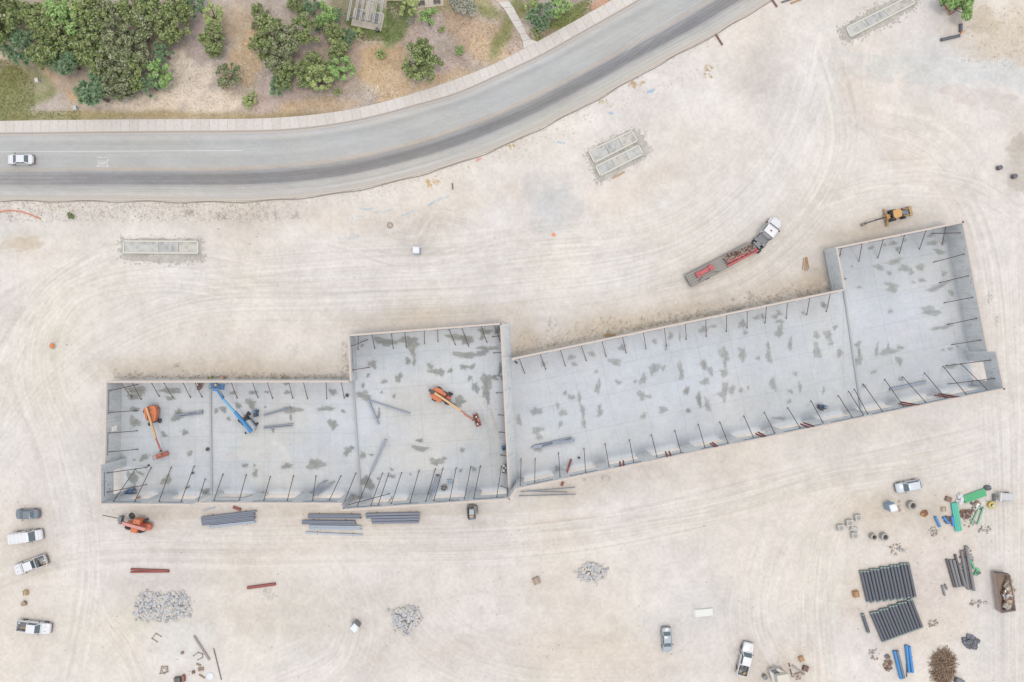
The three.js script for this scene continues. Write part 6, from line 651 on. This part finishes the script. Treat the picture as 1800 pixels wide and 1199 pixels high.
// low rail round the protected tree
{ const o = thing('tree_guard', 'low red brown timber rail around the green tree on the site', 'guard rail', P(1668, 12, 0)); for (const [x0, y0, x1, y1] of [[1648, -8, 1656, 4], [1656, 4, 1664, 14], [1664, 14, 1671, 25], [1671, 25, 1679, 19], [1679, 19, 1687, 11]]) { mesh('rail', beam(at(o, x0, y0, .5), at(o, x1, y1, .5), .22, .14), dirty('railRed', [196, 138, 116], .85), o); mesh('post', box(.14, .6, .14, at(o, x1, y1, .3).x, .3, at(o, x1, y1, .3).z), dirty('railRed'), o); } }
// ---------- people: one skin per body meshed from joined capsules, clothing over it ----------
function skin(bones, lo, hi, cell) {
  const span = Math.max(hi.x - lo.x, hi.y - lo.y, hi.z - lo.z), n = Math.ceil(span / cell) + 4, mc = new MarchingCubes(n, new THREE.MeshBasicMaterial(), false, false, 60000), c = lo.clone().add(hi).multiplyScalar(.5), half = span / 2 * (n / (n - 4)), p = V(0, 0, 0);
  for (let z = 0; z < n; z++) for (let y = 0; y < n; y++) for (let x = 0; x < n; x++) {
    p.set(c.x + (x / n * 2 - 1) * half, c.y + (y / n * 2 - 1) * half, c.z + (z / n * 2 - 1) * half); let d = 1e3;
    for (const [a, b, r0, r1] of bones) { const ab = b.clone().sub(a), t = Math.max(0, Math.min(1, p.clone().sub(a).dot(ab) / Math.max(1e-9, ab.lengthSq()))), q = p.distanceTo(a.clone().addScaledVector(ab, t)) - (r0 + (r1 - r0) * t), k = .035, h = Math.max(0, k - Math.abs(d - q)) / k; d = Math.min(d, q) - h * h * k / 4; }
    mc.field[z * n * n + y * n + x] = -d;
  }
  mc.isolation = 0; mc.update(); const g = new THREE.BufferGeometry(), m = mc.count; g.setAttribute('position', new THREE.BufferAttribute(mc.positionArray.slice(0, m * 3), 3)); g.setAttribute('normal', new THREE.BufferAttribute(mc.normalArray.slice(0, m * 3), 3)); g.scale(half, half, half); g.translate(c.x, c.y, c.z); return g;
}
const J = { hip: V(0, .92, 0), chest: V(.02, 1.3, 0), neck: V(.03, 1.5, 0), head: V(.05, 1.63, 0) };
const limbs = []; for (const s of [-1, 1]) limbs.push([V(0, .92, s * .09), V(.03 * s, .5, s * .11), .085, .06], [V(.03 * s, .5, s * .11), V(-.01, .08, s * .12), .058, .042], [V(-.01, .05, s * .12), V(.16, .035, s * .13), .04, .032]);
const arms = []; for (const s of [-1, 1]) arms.push([V(.02, 1.42, s * .18), V(.06, 1.14, s * .25), .05, .042], [V(.06, 1.14, s * .25), V(.26, 1.02, s * .2), .04, .03], [V(.27, 1.01, s * .2), V(.33, 1.0, s * .19), .03, .03], [V(.33, 1.0, s * .2), V(.4, .99, s * .2), .012, .01], [V(.33, 1.0, s * .18), V(.4, .985, s * .18), .012, .01], [V(.33, 1.0, s * .165), V(.39, .98, s * .165), .011, .009], [V(.32, .995, s * .215), V(.385, .99, s * .222), .011, .009], [V(.3, 1.01, s * .165), V(.34, 1.03, s * .145), .013, .011]);
const trunk = [[V(0, .95, 0), V(.02, 1.2, 0), .13, .13], [V(.02, 1.2, 0), V(.02, 1.38, 0), .135, .12], [V(.02, 1.4, -.13), V(.02, 1.4, .13), .07, .07]], skull = [[V(.03, 1.46, 0), V(.04, 1.55, 0), .055, .055], [V(.05, 1.6, 0), V(.04, 1.67, 0), .085, .095], [V(.13, 1.61, 0), V(.145, 1.595, 0), .018, .016], [V(.03, 1.62, -.1), V(.03, 1.64, -.1), .02, .02], [V(.03, 1.62, .1), V(.03, 1.64, .1), .02, .02]];
const grow = (b, r) => b.map(([p, q, a, c]) => [p, q, a + r, c + r]);
const bodyG = skin([...limbs, ...arms, ...trunk, ...skull], V(-.25, -.02, -.4), V(.5, 1.8, .4), .026), vestG = skin(grow(trunk, .022), V(-.2, .75, -.3), V(.25, 1.55, .3), .024), trouserG = skin(grow(limbs.filter((_, i) => i % 3 < 2), .016), V(-.15, 0, -.3), V(.2, 1.05, .3), .024), hatG = merge([new THREE.SphereGeometry(.135, 16, 8, 0, 6.283, 0, 1.57).scale(1.1, .9, 1).translate(.045, 1.66, 0), cyl(.15, .15, .02, .06, 1.665, 0, 16), box(.2, .03, .03, .045, 1.785, 0)]);
function person(label, px, py, y, ry, vest, hat, trouser) { const o = thing('person', label, 'person', P(px, py, y), ry); mesh('body', bodyG, mat('shirtSkin', [176, 140, 118], .8), o); mesh('vest', vestG, vest, o); mesh('trousers', trouserG, trouser, o); mesh('hard_hat', hatG, hat, o); return o; }
const lime = mat('vestLime', [206, 226, 92], .6), orangeV = mat('vestOrange', [236, 140, 92], .6), jean = mat('jean', [92, 102, 124], .9), khaki = mat('khaki', [166, 148, 122], .9), hatW = mat('hatWhite', [240, 236, 226], .4), hatT = mat('hatTan', [228, 196, 140], .4), hatB = mat('hatDark', [90, 92, 98], .4), hatL = mat('hatLime', [216, 230, 110], .4);
person('person in lime vest and dark hard hat outside the wall by the blue lift', 374, 663, 0, 3, lime, hatB, jean); person('person in orange vest outside the wall near the blue lift', 396.5, 663.5, 0, .4, orangeV, hatT, khaki); person('person in lime vest and pale hard hat outside the north wall midway along', 497, 663, 0, 1.4, lime, hatW, khaki);
person('person in tan hard hat standing in the blue lift basket', 385.5, 676.5, 3.95, 1.8, khaki, hatT, jean); person('person in orange vest at the back end of the low lift basket', 837.5, 731, .75, -.6, orangeV, hatW, jean); person('person in pale hard hat at the front end of the low lift basket', 839.8, 744, .75, .6, mat('vestRust', [206, 132, 104], .7), hatW, jean); person('person in lime hard hat beside the dark blue scissor lift', 1442, 720, .21, 1.5, jean, hatL, jean); person('person in tan clothes among the brace feet of the end bay', 332.5, 856, .1, 2.2, khaki, hatT, khaki); person('person in orange vest by the blue bound bundle', 246.5, 874, .1, .6, orangeV, hatT, jean);
// ---------- trees and shrubs ----------
const tones = { olive: [[124, 140, 82], [150, 162, 102], [96, 114, 66], [168, 170, 130], [132, 146, 86], [88, 104, 60]], blue: [[124, 154, 118], [144, 172, 136], [104, 134, 102], [134, 160, 112], [152, 174, 138]], bright: [[130, 164, 94], [152, 180, 112], [112, 146, 84], [158, 182, 120]], yellow: [[160, 174, 108], [178, 188, 128], [140, 156, 94], [154, 166, 110]], silver: [[196, 194, 180], [180, 182, 168], [206, 202, 190], [166, 172, 150]], oak: [[120, 134, 86], [142, 152, 104], [170, 168, 142], [94, 110, 70], [156, 154, 130], [84, 98, 62]] };
function crownGeo(seed, kind, shape) {                    // unit crown radius 1: leaf clumps spread through the volume
  const r = rng(seed), { clumps, leaves, size, flat, spiky } = shape, pos = [], col = [], pal = tones[kind].map((c) => base(...c.map((v) => Math.min(255, v * 1.12)))), C = [];
  for (let i = 0; i < clumps; i++) { const a = r() * 6.283, d = Math.sqrt(r()) * (.62 + .32 * r()), y = (r() * .9 - .1) * Math.sqrt(Math.max(.1, 1 - d * d)); C.push([Math.cos(a) * d, y * flat, Math.sin(a) * d, .1 + r() * r() * .26]); }
  const put = (p, c) => { pos.push(p.x, p.y, p.z); col.push(c.r, c.g, c.b); }, tmp = V(0, 0, 0);
  for (let i = 0; i < leaves; i++) {
    const c = C[Math.floor(r() * clumps)], u = r() * 6.283, v = Math.acos(1 - 1.75 * r()), rad = c[3] * (spiky ? .35 + .8 * r() : .6 + .45 * r()), n = V(Math.sin(v) * Math.cos(u), Math.cos(v), Math.sin(v) * Math.sin(u)), p = V(c[0] + n.x * rad, c[1] + n.y * rad * .9, c[2] + n.z * rad);
    const s = size * (.6 + .9 * r()), dir = spiky ? n.clone().add(V((r() - .5) * .6, (r() - .2) * .5, (r() - .5) * .6)).normalize() : V(r() - .5, (r() - .5) * .7, r() - .5).normalize(), up = n.clone().add(V((r() - .5) * 1.6, .5 + (r() - .5), (r() - .5) * 1.6)).normalize(), sd = dir.clone().cross(up).normalize(), w = s * (spiky ? .22 : .46), L = s * (spiky ? 1.3 : .9);
    const k = pal[Math.floor(r() * pal.length)].clone().multiplyScalar(.82 + .4 * r()), a = p.clone().addScaledVector(dir, -L / 2), b = p.clone().addScaledVector(dir, L / 2), m = up.clone().multiplyScalar(s * .12), e = p.clone().addScaledVector(sd, w).sub(m), f = p.clone().addScaledVector(sd, -w).sub(m);
    put(a, k); put(e, k); put(b, k); put(a, k); put(b, k); put(f, k);
  }
  const g = new THREE.BufferGeometry(); g.setAttribute('position', new THREE.Float32BufferAttribute(pos, 3)); g.setAttribute('color', new THREE.Float32BufferAttribute(col, 3)); g.computeVertexNormals(); g.userData.C = C; return g;
}
const leafM = new THREE.MeshStandardMaterial({ vertexColors: true, roughness: .85, side: THREE.DoubleSide }), barkM = dirty('bark', [136, 124, 110], .95), twigM = dirty('twig', [178, 170, 158], .95);
const shapes = { olive: { clumps: 44, leaves: 5600, size: .085, flat: .95 }, oak: { clumps: 40, leaves: 4600, size: .08, flat: .9 }, blue: { clumps: 26, leaves: 4200, size: .12, flat: .85, spiky: true }, bright: { clumps: 24, leaves: 3200, size: .11, flat: .85 }, yellow: { clumps: 22, leaves: 2000, size: .11, flat: .7 }, silver: { clumps: 24, leaves: 3000, size: .12, flat: .7, spiky: true } };
const protos = {};
for (const k of Object.keys(shapes)) protos[k] = [0, 1, 2, 3].map((s) => { const c = crownGeo(s * 31 + k.length * 101 + k.charCodeAt(0), k, shapes[k]), C = c.userData.C, limbs = [], twigs = [], r = rng(s + 900); for (const q of C.slice(0, 9)) limbs.push(rod(V(0, -.62, 0), V(q[0] * .85, q[1] * .8, q[2] * .85), .035, 5, .012)); for (const q of C) for (let j = 0; j < 6; j++) twigs.push(rod(V(q[0] * .7, q[1] * .6 - .05, q[2] * .7), V(q[0] + (r() - .5) * q[3] * 1.5, q[1] + q[3] * (.2 + r() * 1.0), q[2] + (r() - .5) * q[3] * 1.5), .009, 3, .003)); return { c, limb: merge(limbs), twig: merge(twigs), trunk: merge([rod(V(0, -1.3, 0), V(.03, -.9, .02), .09, 7, .07), rod(V(.03, -.9, .02), V(0, -.55, 0), .07, 7, .05)]) }; });
const tr = rng(1234);
function tree(label, kind, px, py, rpx, group, tall = 1, low = false) {
  const rad = rpx * PX * (low ? 1 : 1.06), lift = low ? rad * .55 : rad * (.85 + .6 * tr()) * tall, h = lift + rad * .4, g = P(px, py, h), o = thing(low ? 'shrub' : 'tree', label, low ? 'shrub' : 'tree', V(g.x, py < 215 ? .03 : 0, g.z), 0, group), q = protos[kind][Math.floor(tr() * 4)], a = tr() * 6.283, f = .92 + .16 * tr();
  const put = (n, geo, m, par) => { const w = mesh(n, geo, m, par); w.position.y = lift; w.rotation.y = a; w.scale.set(rad * 1.15 * f, n === 'trunk' ? lift / 1.3 : rad * 1.0, rad * 1.15 / f); return w; };
  const crown = put('crown', q.c, leafM, o); put('trunk', q.trunk, barkM, o); put('limb', q.limb, barkM, o); put('twig', q.twig, twigM, o); return o;
}
const wood_ = [['olive', 20, 18, 30], ['olive', 10, 52, 24], ['blue', 30, 80, 26], ['olive', -20, 40, 34], ['bright', 98, 8, 26], ['olive', 76, 38, 28], ['bright', 112, 30, 28], ['yellow', 135, 12, 26], ['olive', 72, 84, 26], ['blue', 116, 108, 23], ['olive', 162, 18, 28], ['olive', 150, 55, 30], ['oak', 186, 24, 28], ['oak', 203, 62, 28], ['olive', 232, 12, 28], ['oak', 236, 50, 30], ['olive', 264, 20, 27], ['olive', 298, 40, 28], ['olive', 312, 14, 24], ['olive', 128, 78, 24], ['olive', 163, 96, 28], ['oak', 198, 104, 28], ['oak', 228, 90, 26], ['blue', 283, 90, 18], ['bright', 281, 128, 22], ['blue', 258, 146, 20], ['blue', 160, 160, 29], ['oak', 200, 146, 26], ['olive', 234, 128, 26], ['olive', 176, 126, 24], ['oak', 215, 160, 18], ['blue', 340, 6, 18], ['olive', 52, 22, 22], ['oak', 290, 66, 18], ['olive', 95, 60, 24], ['blue', 85, 98, 20]];
const why = { olive: 'olive green tree', oak: 'grey green twiggy tree', blue: 'bluish green bushy juniper', bright: 'bright green leafy tree', yellow: 'yellow green loose tree', silver: 'silvery grey bush' };
for (const [k, x, y, r] of wood_) tree(why[k] + ' in the dense thicket beside the lawn corner', k, x, y, r, 'thicket beside the lawn, ' + k);
const grove = [['olive', 472, 56, 26], ['oak', 500, 66, 28], ['olive', 458, 78, 20], ['oak', 486, 92, 24], ['olive', 532, 50, 24], ['olive', 505, 122, 20], ['blue', 488, 148, 16], ['olive', 498, 140, 16], ['olive', 546, 108, 18], ['yellow', 560, 138, 24], ['olive', 540, 138, 18], ['olive', 575, 122, 18], ['bright', 600, 118, 21], ['olive', 596, 90, 17], ['olive', 586, 55, 17], ['blue', 613, 64, 15], ['blue', 562, 44, 10], ['blue', 545, 14, 17], ['olive', 520, 6, 15], ['bright', 574, 18, 19], ['blue', 592, 24, 13], ['yellow', 628, 57, 10], ['yellow', 592, 70, 14], ['olive', 455, 22, 15], ['oak', 449, 44, 8]];
for (const [k, x, y, r] of grove) tree(why[k] + ' in the loose grove beside the pergola', k, x, y, r, 'grove beside the pergola, ' + k, .9);
[['tall narrow olive tree standing apart on pale litter', 'olive', 371, 66, 22, 1.2], ['yellow green sapling above the narrow olive tree', 'yellow', 370, 24, 20, 1], ['compact dark green tree on the pale leaf litter', 'oak', 399, 129, 20, .9], ['slender olive tree joined below the yellow sapling', 'olive', 374, 84, 15, 1], ['broad olive tree alone on straw coloured grass', 'olive', 740, 104, 30, 1], ['olive tree joined to the broad tree on the straw grass', 'olive', 743, 82, 15, 1], ['bright green young tree below the bench pad', 'bright', 752, 30, 16, 1], ['thin yellow green tree drooping over the bench pad', 'yellow', 718, 8, 18, 1], ['dark green palm like tree beside the park path', 'blue', 950, 28, 21, .9], ['bright green tree behind the palm like tree', 'bright', 985, 10, 19, 1], ['loose yellow tree where the park path leaves the picture', 'yellow', 938, 4, 14, 1], ['bright green tree inside the low red rail on the site', 'bright', 1690, 2, 24, 1], ['second green stem inside the low red rail', 'bright', 1672, -4, 16, .9]].forEach(([l, k, x, y, r, t]) => tree(l, k, x, y, r, null, t));
[['round pale green shrub near the footway', 'yellow', 436, 174, 15], ['silvery sage bush by the bench pad', 'silver', 815, 5, 21], ['second silvery bush behind the sage bush', 'silver', 798, -4, 13], ['small light shrub on the bare patch', 'yellow', 668, 95, 10], ['tiny dark green shrub on the straw slope', 'bright', 808, 88, 8], ['small yellow shrub under the young bright tree', 'yellow', 776, 50, 7], ['pale tuft by the bright young tree', 'silver', 722, 36, 8], ['light shrub at the foot of the palm like tree', 'yellow', 943, 53, 9], ['pale thin weed on the mulch near the kerb', 'yellow', 594, 160, 8], ['small weed on pale verge beyond the kerb', 'olive', 123, 379, 6], ['dark small shrub by the broad tree', 'bright', 668, 92, 6]].forEach(([l, k, x, y, r]) => tree(l, k, x, y, r, null, 1, true));
// ---------- ground cover ----------
function cover(name, label, n, seed, spot, cols, s0, s1) {
  const r = rng(seed), v = []; for (let k = 0; k < 7; k++) { const a = k * .9, l = .5 + .5 * r(); v.push(Math.cos(a) * .06, 0, Math.sin(a) * .06, Math.cos(a + 1.6) * .09, 0, Math.sin(a + 1.6) * .09, Math.cos(a) * .5 * l, .6 * l, Math.sin(a) * .5 * l); }
  const g = new THREE.BufferGeometry(); g.setAttribute('position', new THREE.Float32BufferAttribute(v, 3)); g.computeVertexNormals(); const m = new THREE.InstancedMesh(g, new THREE.MeshStandardMaterial({ roughness: .95, side: THREE.DoubleSide }), n), M4 = new THREE.Matrix4(), q = new THREE.Quaternion();
  for (let i = 0; i < n; i++) { const [x, y] = spot(r), p = P(x, y, 0), s = s0 + r() * s1; q.setFromAxisAngle(V(0, 1, 0), r() * 6.28); m.setMatrixAt(i, M4.compose(V(p.x, y < 215 ? .03 : -.01, p.z), q, V(s, s * .7, s))); const c = cols[Math.floor(r() * cols.length)]; m.setColorAt(i, base(...c)); }
  m.name = numbered(name); scene.add(m); tag(m, label, name.replace(/_/g, ' '), null, 'stuff');
}
const above = (x) => { let i = 0; while (i < walkN.length - 2 && walkN[i + 1][0] < x) i++; const [a, b] = [walkN[i], walkN[i + 1]]; return a[1] + (b[1] - a[1]) * (x - a[0]) / (b[0] - a[0]); };
cover('lawn_grass', 'short green lawn grass in the corner beside the thicket', 6000, 1, (r) => { const y = 105 + r() * 105; return [-110 + r() * (172 + (y > 195 ? 80 : 0) - Math.max(0, 150 - y) * .8), y]; }, [[150, 156, 98], [136, 146, 86], [172, 170, 116]], .2, .25);
cover('dry_grass', 'dry straw grass and litter over the park slope', 6800, 2, (r) => { const x = 425 + r() * 495; return [x, 10 + r() * (above(x) - 13)]; }, [[212, 188, 152], [196, 172, 134], [180, 160, 118], [222, 204, 176], [176, 158, 140]], .16, .24);
cover('leaf_litter', 'pale dry leaf litter beside the dense thicket', 2600, 6, (r) => [225 + r() * 215, 95 + r() * 108], [[238, 224, 204], [226, 206, 182], [206, 184, 158], [242, 230, 214]], .14, .2);
cover('green_grass', 'green grass around the pergola pad and park path', 3200, 3, (r) => { const k = r(); if (k < .5) return [680 + r() * 36, 2 + r() * 72 * r() + 0]; if (k < .7) return [634 + r() * 50, 50 + r() * 22]; const x = 930 + r() * 110; return [x, Math.max(-20, above(x) - 2 - r() * 26)]; }, [[118, 138, 82], [134, 150, 92], [150, 156, 100]], .18, .25);
cover('verge_weed', 'dry brown weeds along the verge beyond the kerb', 1500, 4, (r) => { const x = r() < .5 ? -60 + r() * 520 : 450 + r() * 820, k = r() * r(); let i = 0; while (i < roadSpx.length - 2 && roadSpx[i + 1][0] < x) i++; const a = roadSpx[i], b = roadSpx[i + 1], y = a[1] + (b[1] - a[1]) * (x - a[0]) / (b[0] - a[0]); return [x, y + 5 + k * 36]; }, [[190, 164, 128], [168, 150, 122], [204, 184, 150], [170, 160, 110]], .12, .22);
{ const r = rng(17), g = new THREE.DodecahedronGeometry(.5, 0), n = 5200, m = new THREE.InstancedMesh(g, new THREE.MeshStandardMaterial({ roughness: .95 }), n), M4 = new THREE.Matrix4(), q = new THREE.Quaternion(); for (let i = 0; i < n; i++) { const k = r(); let x, y; if (k < .25) { x = -100 + r() * 560; y = 356 + r() * 30; } else if (k < .4) { x = 200 + r() * 405; y = 664 - r() * r() * 14; } else if (k < .6) { x = 910 + r() * 540; y = 620 - (x - 910) * .205 - r() * r() * 26; } else if (k < .68) { x = 1690 + r() * 110; y = 10 + r() * 110; } else { x = -100 + r() * 2000; y = 370 + r() * 860; if (y > 395 && y < 890 && x > 180 && x < 1760 && y > 700 - Math.max(0, x - 600) * .24 - 110) { y = 895 + r() * 330; } } const p = P(x, y, 0), s = .06 + r() * r() * .2; q.setFromEuler(new THREE.Euler(r() * 6, r() * 6, r() * 6)); m.setMatrixAt(i, M4.compose(V(p.x, groundY(p.x, p.z) + s * .15, p.z), q, V(s, s * .7, s))); m.setColorAt(i, base(...[[216, 208, 200], [196, 184, 170], [232, 226, 220], [176, 164, 150]][Math.floor(r() * 4)])); } m.name = 'loose_stones'; scene.add(m); tag(m, 'loose stones and clods strewn over the bare site soil', 'stones', null, 'stuff'); }
scene.traverse((o) => { if (o.isMesh) { o.castShadow = true; o.receiveShadow = true; } });
renderer.render(scene, camera);
